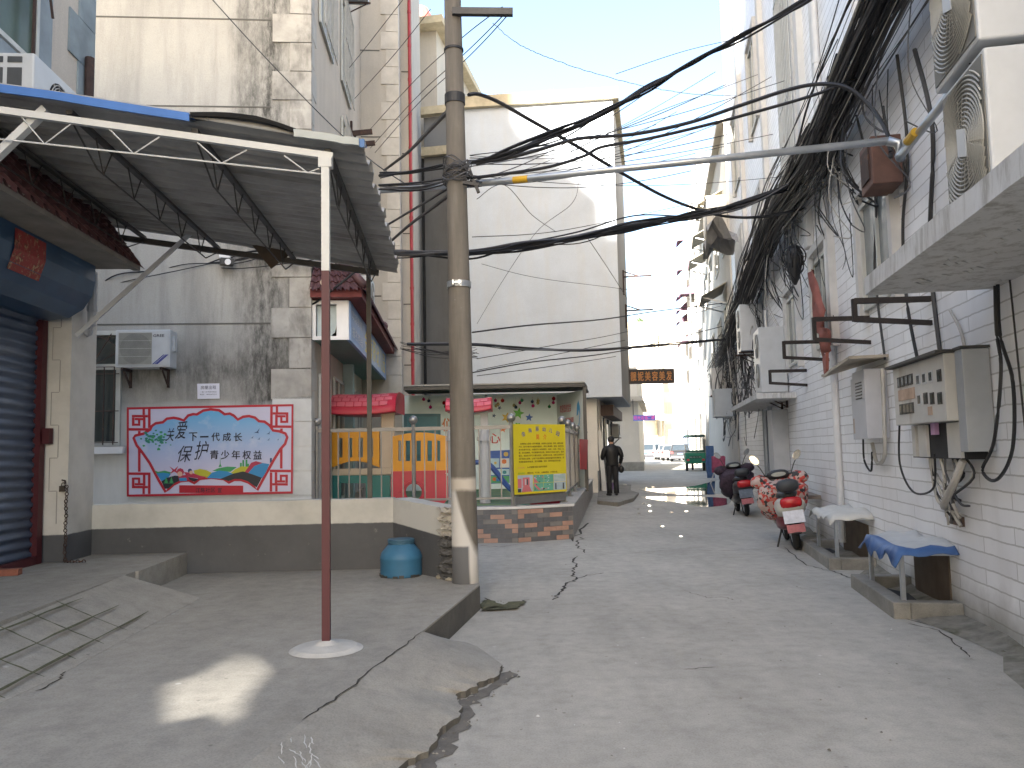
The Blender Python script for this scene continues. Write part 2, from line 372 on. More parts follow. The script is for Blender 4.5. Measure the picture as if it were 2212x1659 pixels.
# ramp slab that falls from the platform to the road, its lower edge broken
jag = [(966, 1383), (1030, 1408), (1086, 1450), (1078, 1462), (1070, 1474), (1050, 1481), (1032, 1488), (1030, 1498), (1008, 1505), (990, 1512), (984, 1522), (996, 1540), (994, 1556), (975, 1576), (953, 1594), (945, 1612), (929, 1632), (905, 1646), (880, 1659), (800, 1720)]
J0 = [gnd(u, v, 0) for u, v in jag]; J = []
for i in range(len(J0) - 1):
    for j in range(3): q = J0[i].lerp(J0[i + 1], j / 3); J.append(q + V((random.uniform(-.013, .013), random.uniform(-.013, .013), 0)) * (1 if i > 1 else 0))
J.append(J0[-1])
T = []
for i in range(len(J)):
    f = i / (len(J) - 1); x = f * 4.2; k = min(int(x), 4)
    T.append(edge[1].lerp(edge[2], min(f * 3, 1)) if f < .33 else edge[2].lerp(edge[-1] + dirn * .9, (f - .33) / .67))
r = MB(); rows = 7; vs = []
for i in range(len(J)):
    for k in range(rows):
        f = k / (rows - 1); Js = sum((J[max(0, min(len(J) - 1, i + o))] for o in range(-4, 5)), V((0, 0, 0))) / 9; g_ = f ** 6; q = T[i].lerp(Js.lerp(J[i], g_), f); q.z = ZP * (1 - f) ** .92 + .036 * f * (1 if 1 < i < len(J) - 1 else .1) + .002
        q.z += .006 * math.sin(q.x * 9 + q.y * 7) * f; vs.append(q)
n = len(J)
r.add(vs, [(i * rows + k, i * rows + k + 1, (i + 1) * rows + k + 1, (i + 1) * rows + k) for i in range(n - 1) for k in range(rows - 1)])
base = [V((q.x, q.y, -.02)) for q in (vs[i * rows + rows - 1] for i in range(n))]
r.cur = 1; r.add([vs[i * rows + rows - 1] for i in range(n)] + base, [(i, i + n, i + n + 1, i + 1) for i in range(n - 1)])
r.add([vs[k] for k in range(rows)] + [V((vs[k].x, vs[k].y, -.02)) for k in range(rows)], [(k, k + 1, k + 1 + rows, k + rows) for k in range(rows - 1)])
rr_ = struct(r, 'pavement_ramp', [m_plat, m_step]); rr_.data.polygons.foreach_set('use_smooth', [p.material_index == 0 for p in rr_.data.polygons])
c = MB(); gut = [gnd(u, v, 0) for u, v in ((1098, 1452), (1080, 1478), (1040, 1502), (1006, 1520), (1004, 1552), (968, 1592), (946, 1630), (915, 1660), (850, 1720))]
ribbon(c, gut, .13, .004, .015)
struct(c, 'pavement_gutter', m_gutter)
# raised step and scored ramp before the shop
p = MB()
p.prism([B(9.25, -2.9, .2), B(7.75, -2.9, .2), B(7.75, -5.2, .2), B(9.25, -5.2, .2)], (0, 0, ZS - .2))
p.prism([B(7.748, -2.93, .2), B(-1, -3.0, .2), B(-1, -5.2, .2), B(7.748, -5.2, .2)], (0, 0, ZS - .2))
struct(p, 'pavement_step', [m_plat])
p = MB(); rp = [(-1, 4.15), (7.62, 7.62)]
vs = [B(7.5, -2.93, ZS + .002), B(7.55, -2.28, ZP + .003), B(5.0, -2.33, ZP + .003), B(4.2, -2.42, ZP + .003), B(3.7, -2.95, ZS - .06)]
p.add(vs + [V((q.x, q.y, .1)) for q in vs], [(0, 4, 3, 2, 1), (0, 1, 6, 5), (1, 2, 7, 6), (2, 3, 8, 7), (3, 4, 9, 8)])
struct(p, 'pavement_step_ramp', m_plat)
rz = lambda q: ZS + (ZP - ZS) * max(0, min(1, (-2.93 - q.dot(B.r)) / (-.65))) + .003
p = MB()
for L in (-2.85, -2.62, -2.42): ribbon(p, [B(4.35 + (-L - 2.4) * .3, L), B(5.6, L), B(6.5 + .4 * (L + 2.9), L)], .018, .003, .004, hf=rz)
for s in (4.55, 4.95, 5.35, 5.75, 6.15): ribbon(p, [B(s + .1, -2.93), B(s, -2.6), B(s - .05, -2.35)], .018, .0035, .004, hf=rz)
struct(p, 'pavement_score_lines', m_moss)
# cracks
k = MB()
def cr(pts, wd=.014, z=0, jit=.012): ribbon(k, [gnd(u, v, z) for u, v in pts], wd, .004, jit, sub=6)
cr([(912, 1365), (870, 1397), (819, 1435), (756, 1488), (700, 1527), (657, 1557)], .012, ZP)
cr([(305, 1348), (262, 1374), (240, 1394), (185, 1415), (170, 1422), (135, 1454), (132, 1466), (80, 1494)], .016, ZP)
cr([(1244, 1202), (1240, 1222), (1243, 1240), (1238, 1255), (1225, 1262), (1205, 1280), (1196, 1297)], .03, 0, .04)
cr([(1240, 1252), (1270, 1243), (1306, 1238)], .02, 0, .02); cr([(1262, 1195), (1246, 1175), (1260, 1160)], .035, 0, .05)
cr([(1236, 1170), (1262, 1140), (1284, 1105), (1300, 1082)], .05, 0, .06)
cr([(1345, 1197), (1430, 1190), (1520, 1191), (1650, 1187)], .012); cr([(1035, 1178), (1080, 1182), (1130, 1174)], .018)
cr([(1690, 1181), (1745, 1222), (1800, 1235), (1842, 1250), (1890, 1283)], .02, 0, .02); cr([(1960, 1348), (2030, 1362), (2075, 1400), (2094, 1421)], .014, 0, .015)
cr([(2010, 1352), (1930, 1330), (1880, 1290)], .012, 0, .01); cr([(1478, 1448), (1545, 1441)], .012); cr([(1480, 1277), (1530, 1292), (1560, 1290), (1590, 1297)], .01, 0, .02)
cr([(1380, 1066), (1420, 1068), (1500, 1066), (1570, 1073)], .02, .1, .03); cr([(1375, 1045), (1450, 1043), (1520, 1046)], .015, .12); cr([(1395, 1018), (1470, 1019), (1530, 1018)], .02, .2)
cr([(1340, 1075), (1372, 1060), (1384, 1046), (1375, 1030), (1390, 1020)], .05, .1, .05); cr([(1395, 1032), (1440, 1030), (1480, 1031)], .015, .17)
cr([(1050, 1292), (1075, 1318), (1105, 1310), (1140, 1296)], .05, 0, .03)
struct(k, 'ground_cracks', m_crack)
m_water, nt, bs = nodes('puddle_water'); bs.inputs['Base Color'].default_value = (.02, .02, .02, 1); bs.inputs['Roughness'].default_value = .03; bs.inputs['Specular IOR Level'].default_value = 1.0; bs.inputs['IOR'].default_value = 1.6
pm = MB()
def puddle(pts, sc=1):
    P = [gnd(u, v, .1) for u, v in pts]
    P = [V((q.x, q.y, gz(q.dot(A.f)) + .005)) for q in spline(P + [P[0]], 4)[:-1]]
    pm.poly(P)
puddle([(1375, 1058), (1440, 1056), (1500, 1052), (1550, 1042), (1572, 1044), (1585, 1056), (1575, 1066), (1480, 1068), (1420, 1064)])
puddle([(1378, 1072), (1440, 1071), (1530, 1072), (1575, 1076), (1570, 1086), (1520, 1090), (1470, 1083), (1420, 1078)])
for u, v in ((1380, 1102), (1378, 1094), (1404, 1098), (1402, 1088), (1450, 1100), (1482, 1098), (1390, 1084), (1430, 1126), (1470, 1146), (1395, 1056), (1410, 1054), (1350, 1050)):
    puddle([(u - 4, v), (u, v - 1.5), (u + 4.5, v), (u, v + 1.6)])
struct(pm, 'water_puddle', m_water)
# slab before the shops on the left, where the man stands
p = MB(); P = [gnd(u, v, .13) for u, v in ((1290, 1083), (1335, 1087), (1368, 1078), (1380, 1066), (1362, 1060), (1365, 1040), (1372, 1022), (1390, 1000), (1300, 1000))]
p.prism([V((q.x, q.y, -.1)) for q in P], (0, 0, .1 + .15)); struct(p, 'pavement_slab', m_conc)
p = MB(); ribbon(p, [gnd(u, v, 0) for u, v in ((1050, 1300), (1068, 1318), (1095, 1316), (1125, 1303))], .22, .02, .02); struct(p, 'ground_rubble_edge', m_moss)
# ------------------------------------------------------------------ builders used by the buildings
def window(parent, fr, s0, s1, L, z0, z1, nx=2, face=-1, glass=None, bars=0, barmat=None):
    """window on a wall of constant L in frame fr; face = side it looks to"""
    f = MB(); t = .05
    o = L + face * .012
    for a, b, c, d in ((s0, s1, z0, z0 + t), (s0, s1, z1 - t, z1), (s0, s0 + t, z0 + t, z1 - t), (s1 - t, s1, z0 + t, z1 - t)):
        f.fb(fr, a, b, min(o, o + face * .04), max(o, o + face * .04), c, d)
    for i in range(1, nx):
        s = s0 + (s1 - s0) * i / nx; f.fb(fr, s - .02, s + .02, min(o, o + face * .035), max(o, o + face * .035), z0 + t, z1 - t)
    w_ = f.build('window', m_alu, parent)
    g_ = MB(); g_.fb(fr, s0 + t, s1 - t, min(L, L + face * .014), max(L, L + face * .014), z0 + t, z1 - t); g_.build('pane', glass or m_glass, w_)
    if bars:
        b_ = MB()
        for i in range(bars + 1):
            s = s0 + (s1 - s0) * i / bars; b_.bar(fr(s, L + face * .12, z0 - .03), fr(s, L + face * .12, z1 + .03), .016, .016)
        for z in (z0, (z0 + z1) / 2, z1): b_.bar(fr(s0, L + face * .12, z), fr(s1, L + face * .12, z), .02, .02)
        b_.build('window_grille', barmat or m_alu, w_)
    return w_
def window_front(parent, fr, s, L0, L1, z0, z1, nx=2, glass=None):
    f = MB(); t = .05
    for a, b, c, d in ((L0, L1, z0, z0 + t), (L0, L1, z1 - t, z1), (L0, L0 + t, z0 + t, z1 - t), (L1 - t, L1, z0 + t, z1 - t)):
        f.fb(fr, s - .05, s - .01, a, b, c, d)
    for i in range(1, nx):
        L = L0 + (L1 - L0) * i / nx; f.fb(fr, s - .045, s - .01, L - .02, L + .02, z0 + t, z1 - t)
    w_ = f.build('window', m_alu, parent)
    g_ = MB(); g_.fb(fr, s - .014, s, L0 + t, L1 - t, z0 + t, z1 - t); g_.build('pane', glass or m_glass, w_)
    return w_
def aircon(label, o, wv, nv, wd, dp, h, fans, brackets=True, text=None, group='air conditioner outdoor units', stripe=False, feet=True, panel=False, void=None):
    """outdoor unit: o = lower back corner, wv along the width, nv out of the wall"""
    o, wv, nv = V(o), V(wv).normalized(), V(nv).normalized(); up = V((0, 0, 1))
    q = lambda a, b, c: o + wv * a + nv * b + up * c
    t = thing('air_conditioner', label, 'air conditioner', q(wd / 2, 0, 0), group)
    m = MB(); m.hexa([q(0, 0, 0), q(wd, 0, 0), q(wd, dp, 0), q(0, dp, 0), q(0, 0, h), q(wd, 0, h), q(wd, dp, h), q(0, dp, h)])
    if wv.cross(nv).z < 0: m.f = [f[::-1] for f in m.f]
    m.build('casing', m_acw, t, bevel=.015)
    for cx, cz, r in (() if panel else fans):
        v = MB(); c = q(cx, dp + .002, cz); k = 28
        v.add([c] + [c + (wv * math.cos(2 * math.pi * i / k) + up * math.sin(2 * math.pi * i / k)) * r for i in range(k)], [(0, 1 + i, 1 + (i + 1) % k) for i in range(k)])
        vo = v.build('fan_opening', void or m_void, t)
        g_ = MB(); rr = .05
        while rr < r: g_.ring(q(cx, dp + .012, cz), nv, rr, .0055, 28, 4); rr += .026
        for i in range(12):
            an = i * math.pi / 6 + .2; d = wv * math.cos(an) + up * math.sin(an)
            g_.bar(q(cx, dp + .01, cz) + d * .04, q(cx, dp + .01, cz) + d * r, .006, .006, nv)
        g_.build('grille', m_acg, t)
        h_ = MB(); h_.prism([q(cx - .05, dp + .016, cz - .05), q(cx + .05, dp + .016, cz - .05), q(cx + .05, dp + .016, cz + .05), q(cx - .05, dp + .016, cz + .05)], nv * .008); h_.build('fan_hub', m_acw, t)
    if panel:
        cx, cz, r = fans[0] if fans else (.31, .3, .25)
        m = MB(); m.prism([q(cx - r - .01, dp + .001, cz - r), q(cx + r + .01, dp + .001, cz - r), q(cx + r + .01, dp + .001, cz + r), q(cx - r - .01, dp + .001, cz + r)], nv * .003); m.cur = 1; k = 30
        m.add([q(cx, dp + .0045, cz) + (wv * math.cos(2 * math.pi * i / k) + up * math.sin(2 * math.pi * i / k)) * r * .96 for i in range(k)], [tuple(range(k))]); m.build('front_grille', [M('grille_back', (.22, .215, .19), .6), M('grille_dark_disc', (.10, .10, .09), .6)], t)
        m = MB()
        for i in range(34): x = cx - r + 2 * r * i / 33; m.bar(q(x, dp + .012, cz - r), q(x, dp + .012, cz + r), .005, .005)
        for i in range(5): z_ = cz - r + 2 * r * i / 4; m.bar(q(cx - r, dp + .012, z_), q(cx + r, dp + .012, z_), .006, .006)
        m.build('grille', M('slat_beige', (.47, .46, .41), .5), t)
        m = MB(); m.prism([q(wd * .66, dp + .001, .04), q(wd - .03, dp + .001, .04), q(wd - .03, dp + .001, h - .04), q(wd * .66, dp + .001, h - .04)], nv * .006); m.build('service_panel', m_acw, t)
    if stripe:
        m = MB()
        for a in (0, .035, .06): m.prism([q(wd * .68 + a, dp + .009, .05), q(wd * .68 + a + .022, dp + .009, .05), q(wd * .88 + a + .02, dp + .009, .2), q(wd * .88 + a, dp + .009, .2)], nv * .001)
        m.build('stripe', M('blue_sticker', (.03, .04, .25), .5), t)
    if text:
        m = MB(); m.text(text, q(wd * .69, dp + .0105, h * .80), wv, up, .17, .045, .02); m.build('lettering', m_ink, t)
    if brackets:
        for a in (wd * .15, wd * .85):
            b = MB(); b.bar(q(a, 0, -.02), q(a, dp + .05, -.02), .035, .035); b.bar(q(a, .015, -.03), q(a, .015, -.3), .035, .03); b.bar(q(a, .02, -.28), q(a, dp * .9, -.05), .022, .022)
            b.build('bracket', m_rust, t)
    m = MB(); m.prism([q(wd - .002, dp * .3, h * .45), q(wd - .002, dp * .65, h * .45), q(wd - .002, dp * .65, h * .85), q(wd - .002, dp * .3, h * .85)], wv * .035); m.build('valve_cover', m_acw, t)
    return t
def tileslope(m, a, b, c, d, nc, nr, amp=.03, scal=0):
    """wavy tiled slope: a-b lower edge, d-c upper edge"""
    a, b, c, d = V(a), V(b), V(c), V(d); nrm = (b - a).cross(d - a).normalized(); k = 6; vs = []; W_ = nc * k
    for r_ in range(nr):
        for hh in (0, 1):
            for i in range(W_ + 1):
                x = i / W_; y = (r_ + (hh * .999)) / nr
                wv = math.sin(x * nc * 2 * math.pi)
                yy = y - (scal * (1 - abs(wv)) / nr if (r_ == 0 and hh == 0) else 0)
                p = a.lerp(b, x).lerp(d.lerp(c, x), yy); vs.append(p + nrm * (amp * wv * .5 + (.025 * (1 - hh))))
    w1 = W_ + 1
    m.add(vs, [(j * w1 + i, j * w1 + i + 1, (j + 1) * w1 + i + 1, (j + 1) * w1 + i) for j in range(nr * 2 - 1) for i in range(W_)])
def quoins(m, fr, s, L, ds, dL, z0, z1, h=.37, wl=.42, ws=.27, proud=.025, gap=.015, both=True):
    """corner stones at (s, L): along -L on the front and +s on the side"""
    z = z0; i = 0
    while z < z1:
        a = wl if i % 2 == 0 else ws
        if dL: m.fb(fr, s - proud, s + .05, *sorted((L + (proud if dL < 0 else -proud), L + dL * a)), z, min(z + h - gap, z1))
        if both: m.fb(fr, s + .055, s + ds * a, L - .05, L + proud, z, min(z + h - gap, z1))
        z += h; i += 1
# ------------------------------------------------------------------ left: stained block with the kindergarten in its ground floor
bl = thing('apartment_block', 'stained grey stucco apartment block with stone quoins above the red framed banner', 'building', B(13.2, -2.3, 0))
m = MB(); m.fb(B, 13.22, 20.8, -14, -2.28, 0, 15.5); m.build('wall', [m_facade], bl)
m = MB(); m.fb(B, 13.236, 20.8, -2.285, -2.268, 4.75, 15.5); m.fb(B, 13.236, 20.8, -2.285, -2.268, 0, 4.74); m.build('side_wall', m_cream, bl)
m = MB(); quoins(m, B, 13.22, -2.28, 1, -1, 2.42, 15.4, wl=.62, ws=.33, h=.505, both=False); m.build('quoin', m_quoin, bl)
m = MB()
z = .05; i = 0
while z < 2.4:
    m.fb(B, 13.195, 13.27, -2.88, -2.255, z, z + .39); z += .4
m.build('white_quoin', M('whitewashed_stone', (.60, .60, .58), .9, .1, 3, .2, c2=(.35, .35, .32), amt=.35), bl)
m = MB(); z = .05; i = 0
while z < 15:
    a = .5 if i % 2 else .3; m.fb(B, 13.275, 13.22 + a, -2.3, -2.255, z, z + .48); z += .505; i += 1
m.build('side_quoin', m_quoin2, bl)
m = MB()
for zz in (3.66, 7.33, 8.86, 12.4): m.fb(B, 13.212, 13.225, -14, -2.92, zz, zz + .022)
m.build('course_line', m_line, bl)
# barred window beside the shop pillar
q0, q1 = B.onS(178, 965, 13.2), B.onS(265, 715, 13.2); L0, L1 = q0.dot(B.r) - .5, q1.dot(B.r); z0, z1 = q0.z, q1.z
wf = MB(); t_ = .07
for a, b, c, d in ((L0, L1, z0, z0 + t_), (L0, L1, z1 - t_, z1), (L1 - t_, L1, z0 + t_, z1 - t_), (L0, L1 - t_, z0 + (z1 - z0) * .66, z0 + (z1 - z0) * .66 + .09)): wf.fb(B, 13.15, 13.21, a, b, c, d)
wn = wf.build('window', m_alu, bl)
gp = MB(); gp.fb(B, 13.2, 13.216, L0, L1 - t_, z0 + t_, z1 - t_); gp.build('pane', m_glass, wn)
bp_ = MB(); zc = z0 + (z1 - z0) * .68
for i in range(7):
    L = L0 + (L1 - L0) * (i + .5) / 7; bp_.bar(B(13.1, L, z0 + .02), B(13.1, L, zc), .014, .014)
for f in (.03, .3, .62): bp_.bar(B(13.1, L0, z0 + (z1 - z0) * f), B(13.1, L1, z0 + (z1 - z0) * f), .014, .014)
cx = (L0 + L1) / 2 + .1
for i in range(7):
    an = math.pi * i / 6; bp_.bar(B(13.1, cx, zc), B(13.1, cx + .62 * math.cos(an), min(zc + .62 * math.sin(an), z1)), .012, .012)
bp_.tube([B(13.1, cx + .5 * math.cos(math.pi * i / 12), zc + .5 * math.sin(math.pi * i / 12)) for i in range(13)], .008, 5)
bp_.build('window_grille', m_rust, wn)
sl_ = MB(); sl_.fb(B, 13.08, 13.2, L0, L1 + .08, z0 - .12, z0 - .01); sl_.build('sill', m_white, wn)
# windows of the upper floors on the side wall
def sz(u, v, fr, L): p = fr.onL(u, v, L); return p.dot(fr.f), p.z
for (s0, s1, z0, z1) in ((14.0, 15.6, 9.3, 14.0), (16.9, 18.4, 6.4, 8.8), (16.9, 18.4, 9.6, 11.6), (18.9, 20.3, 6.2, 8.2), (16.9, 18.4, 12.6, 14.6)):
    window(bl, B, s0, s1, -2.268, z0, z1, 3, 1, m_cream if 0 else M('curtained_glass', (.42, .40, .35), .2, .1, 3), 9, m_paleb)
m = MB()   # openings of the kindergarten front under the sign
for (s0, s1, z0, z1) in ((13.9, 15.1, .6, 2.9), (15.6, 17.0, .6, 3.0), (17.5, 19.0, .6, 3.0), (19.3, 20.6, .6, 3.0)):
    window(bl, B, s0, s1, -2.266, z0, z1, 2, 1)
m = MB(); m.fb(B, 17.1, 17.35, -2.26, -2.05, .3, 3.5); m.build('door_column', M('pale_teal_paint', (.30, .42, .43), .6, .1, 4), bl)
# wing with pale quoins, further back
wg = thing('apartment_wing', 'pale beige apartment wing with outlined corner stones and a red drainpipe', 'building', B(21, -1.5, 0))
m = MB(); m.fb(B, 20.82, 22.0, -9, -1.27, 0, 20); m.fb(B, 22.0, 29.3, -9, -.94, 0, 20); m.build('wall', m_beige, wg)
m = MB(); z = .1; i = 0
while z < 19.4:
    a = .72 if i % 2 else .5
    m.fb(B, 20.785, 20.83, -1.27 - a * .62, -1.245, z, z + .475); m.fb(B, 20.835, 21.3, -1.3, -1.245, z, z + .475); z += .49; i += 1
m.build('quoin', m_quoin2, wg)
m = MB()
for zz in (3.9, 5.6, 7.6, 9.9, 12.3): m.fb(B, 21.99, 22.005, -1.24, -.96, zz, zz + .03); m.fb(B, 20.81, 20.825, -2.27, -1.75, zz, zz + .03)
m.build('course_line', m_line, wg)
m = MB(); m.tube([B(21.9, -1.0, 3.0), B(21.9, -1.0, 19.8)], .045, 8)
for zz in range(4, 19): m.tube([B(21.9, -1.0, zz), B(21.9, -1.0, zz + .08)], .055, 8)
m.build('drainpipe', M('red_pipe', (.30, .03, .04), .5), wg)
# grey block behind
gb = thing('grey_block', 'grey rendered block with a flat roof slab behind the concrete pole', 'building', A(29, -8.2, 0))
m = MB(); m.fb(A, 29.0, 35, -14, -8.1, 0, 18.0); m.build('wall', m_beige, gb)
m = MB(); m.fb(A, 28.4, 35.3, -14, -7.7, 18.0, 18.3); m.build('roof', m_ylw, gb)
m = MB(); m.fb(A, 28.3, 28.99, -8.45, -7.45, 0, 14.2); m.build('annex_wall', m_gwall, gb)
m = MB(); m.fb(A, 28.25, 28.99, -9.4, -8.46, 0, 12.6); m.build('gap_shade_block', m_dark, gb)  # solid block, the gap's shade painted as its colour
m = MB(); m.fb(A, 28.05, 28.245, -9.5, -7.3, 12.62, 12.95); m.fb(A, 28.0, 28.29, -8.6, -7.2, 14.2, 14.5); m.build('ledge', m_ylw, gb)
window_front(gb, A, 28.23, -9.05, -8.6, 9.3, 10.5, 1)
# shop on the left
sh = thing('shop_house', 'shop house with blue shutter, cream upper wall and tiled eave beside the awning', 'building', B(8.4, -4.2, ZS))
m = MB(); m.fb(B, -1, 9.2, -13, -4.05, 3.6, 8.2); m.build('wall', m_cream, sh)
m = MB(); m.fb(B, -1, 8.5, -13, -4.3, 0, 3.59); m.build('lower_wall', m_gwall, sh)
m = MB(); m.fb(B, 8.5, 9.19, -9, -4.31, -.2, 3.6); m.fb(B, 8.6, 9.19, -4.31, -3.94, -.2, 3.6); m.build('pillar', m_pillar, sh)
m = MB(); zz = .85; i = 0
while zz < 3.2:
    Lx = -4.13 if i % 2 else -4.05; m.fb(B, 8.596, 8.61, Lx, Lx + .008, zz, zz + .33); m.fb(B, 8.596, 8.61, -4.13, -4.05, zz + .33, zz + .338); zz += .34; i += 1
m.build('pillar_joint', M('faint_joint', (.32, .31, .29), .9), sh)
m = MB(); m.bar(B(8.52, -4.2, ZS - .05), B(8.52, -4.2, 3.0), .07, .09); m.bar(B(3, -4.2, ZS - .02), B(8.5, -4.2, ZS + .02), .06, .12); m.box(B(8.53, -4.12, 1.75), .07, .07, .16); m.build('shutter_rail', m_metalr, sh)
m_shut = M('blue_grey_shutter', (.075, .105, .165), .45, .15, 3, metal=.3, c2=(.22, .25, .30), amt=.45, sc2=2.5, st2=(.4, .4, 3))
m = MB(); prof = []
z = ZS + .06
while z < 3.0:
    prof += [(0, z), (.03, z + .018), (.035, z + .05), (.005, z + .075)]; z += .1
n = len(prof); m.add([B(s, -4.25 + a, z) for s in (2.5, 8.49) for a, z in prof], [(i, n + i, n + i + 1, i + 1) for i in range(n - 1)]); m.build('shutter', m_shut, sh, smooth=True)
m = MB(); pr = [(-4.29, 2.96), (-4.1, 2.93), (-3.9, 2.96), (-3.76, 3.05), (-3.68, 3.18), (-3.65, 3.33), (-3.65, 3.5), (-4.29, 3.5)]
pp = []
for i in range(len(pr) - 1): pp += [V((pr[i][0], pr[i][1], 0)).lerp(V((pr[i + 1][0], pr[i + 1][1], 0)), j / 2) for j in range(2)]
m.prism([B(8.45, a.x, a.y) for a in pp], B.f * -6); m.build('shutter_box', M('blue_shutter_box', (.025, .07, .14), .4, .2, 2, metal=.2, c2=(.16, .2, .26), amt=.4, sc2=2, st2=(.3, .3, 4)), sh)
m = MB(); m.fb(B, 2, 8.6, -4.28, -3.33, 3.505, 3.58); m.bar(B(2, -3.3, 3.525), B(8.62, -3.3, 3.525), .07, .07); m.build('eave_slab', M('dull_slab', (.22, .20, .175), .9, .2, 4), sh)  # slab in a dull brown with slight random variation
m = MB(); tileslope(m, B(2, -3.28, 3.55), B(8.65, -3.28, 3.55), B(8.65, -3.68, 4.12), B(2, -3.68, 4.12), 34, 5, .05, .5); m.poly([B(2, -3.68, 4.12), B(8.65, -3.68, 4.12), B(8.65, -4.04, 4.14), B(2, -4.04, 4.14)]); m.poly([B(8.65, -3.28, 3.59), B(8.65, -4.04, 3.59), B(8.65, -4.04, 4.14), B(8.65, -3.68, 4.12)]); m.build('tile_roof', m_maroont, sh)
m = MB(); m.tube([B(8.85, -3.85, 3.5), B(8.85, -3.85, 2.95), B(8.9, -3.9, 2.88), B(9.1, -4.1, 2.86)], .045, 8); m.tube([B(8.85, -3.85, 3.1), B(8.85, -3.85, 3.16)], .055, 8); m.build('drainpipe', m_pgrey, sh)
window(sh, B, 5.6, 7.9, -4.05, 5.35, 7.6, 3, 1, m_glassg)
m = MB(); m.fb(B, 7.9, 8.15, -4.06, -4.0, 5.2, 7.8); m.fb(B, 5.4, 7.9, -4.06, -3.98, 5.15, 5.3); m.build('window_surround', M('blue_grey_stone', (.25, .29, .31), .8, .2, 3), sh)
m = MB()
for i in range(7): m.fb(B, 9.0 - (.42 if i % 2 else .2), 9.19, -4.06, -4.03, 4.4 + i * .5, 4.89 + i * .5)
m.build('quoin', M('blue_grey_quoin', (.26, .30, .31), .85, .2, 3), sh)
m = MB(); m.tube([B(8.95, -3.98, 4.9), B(8.95, -3.98, 6.0)], .05, 8); m.build('rusty_pipe', m_rust, sh)
m = MB(); m.bar(B(7.5, -3.9, 7.2), B(7.95, -3.9, 5.9), .02, .02); m.bar(B(7.7, -3.95, 5.4), B(7.7, -3.95, 7.4), .025, .025); m.build('window_bar', m_rust, sh)
t = aircon('white air conditioner on the cream wall above the blue awning edge', B(7.0, -4.0, 4.5), B.f, B.r, .92, .42, .56, [(.46, .28, .2)], False)
m = MB()
for L0, L1, z0, z1 in ((-3.96, -3.84, 4.97, 5.02), (-3.8, -3.68, 4.97, 5.02), (-3.96, -3.84, 4.72, 4.92), (-3.8, -3.68, 4.72, 4.92), (-3.96, -3.84, 4.58, 4.68), (-3.8, -3.68, 4.58, 4.68)): m.fb(B, 6.99, 7.02, L0, L1, z0, z1)
m.build('side_vent', M('vent_dark', (.06, .065, .07), .4), t)
aircon('white air conditioner beside the barred window, blue stripes on its front', B.onS(266, 799, 13.2) - B.f * 0 + V((0, 0, 0)), B.r, -B.f, .84, .32, .60, [(.31, .3, .25)], True, 'GREE', stripe=True, panel=True)
p_ = B.onL(758, 50, -2.25)
aircon('air conditioner high on the cream side wall near the picture top', B(17.2, -2.26, 12.0), B.f, B.r, .9, .5, .6, [(.4, .3, .22)], True)
aircon('small white air conditioner behind the maroon tile eave', B(17.6, -2.26, 4.75), B.f, B.r, .9, .55, .7, [(.4, .35, .25)], False)
for s, lb in ((18.6, 'rusty empty bracket on the cream side wall, nearer the quoined corner'), (19.3, 'rusty empty bracket on the cream side wall, nearer the beige wing')):
    m = MB(); m.bar(B(s, -2.215, 9.1), B(s, -1.75, 9.15), .05, .12); m.bar(B(s, -2.24, 9.4), B(s, -2.24, 8.7), .05, .05); solo(m, 'wall_bracket', m_rust, lb, 'bracket', 'rusty brackets on the cream side wall')
# kindergarten sign with tiled top
sg = thing('shop_sign', 'long blue kindergarten sign with yellow letters under a maroon tiled top', 'sign', B(13.3, -2.2, 3.4))
m = MB()
for a in ((13.3, 13.36, -2.26, -1.66, 3.40, 3.46), (13.3, 13.36, -2.26, -1.66, 4.0, 4.06), (13.3, 13.36, -2.26, -2.2, 3.46, 4.0), (13.3, 13.36, -1.86, -1.66, 3.46, 4.0)): m.fb(B, *a)
m.build('end_frame', m_white, sg)
m = MB(); m.prism([B(13.42, -2.2, 3.46), B(13.42, -1.98, 3.46), B(13.42, -1.9, 3.55), B(13.42, -1.87, 3.7), B(13.42, -1.87, 4.0), B(13.42, -2.2, 4.0)], B.f * .02); m.build('end_panel', M('pale_blue_panel', (.42, .50, .52), .5, .15, 3), sg)
m = MB(); m.fb(B, 13.37, 20.78, -1.70, -1.64, 3.40, 4.06); m.build('board', M('faded_blue_board', (.20, .32, .55), .5, .12, 3), sg)
m = MB(); m.fb(B, 13.38, 20.76, -2.25, -1.71, 3.41, 3.45); m.build('soffit', M('teal_soffit', (.13, .22, .21), .6, .1, 4), sg)
m = MB(); b0 = 15.6
for i, ch in enumerate('金海豚幼儿园'): m.text(ch, B(b0 + i * .82, -1.636, 3.50), B.f, V((0, 0, 1)), .66, .46, .03)
m.build('lettering', M('yellow_letters', (.62, .52, .08), .5), sg)
m = MB(); m.text('欢迎参观', B(13.6, -1.636, 3.8), B.f, V((0, 0, 1)), 1.5, .16); m.text('报名热线', B(13.6, -1.636, 3.5), B.f, V((0, 0, 1)), 1.6, .18, .02); m.build('small_lettering', M('white_letters', (.62, .66, .72), .5), sg)
m = MB(); m.fb(B, 13.1, 20.75, -2.26, -1.42, 4.08, 4.22); m.build('fascia', M('dark_red_fascia', (.16, .03, .03), .7), sg)
m = MB(); tileslope(m, B(13.02, -2.26, 4.2), B(13.02, -1.38, 4.2), B(13.3, -1.75, 4.68), B(13.3, -2.22, 4.68), 7, 4, .045, .5)
tileslope(m, B(13.02, -1.38, 4.2), B(20.76, -1.38, 4.2), B(20.76, -1.75, 4.68), B(13.3, -1.75, 4.68), 44, 4, .045, .5)
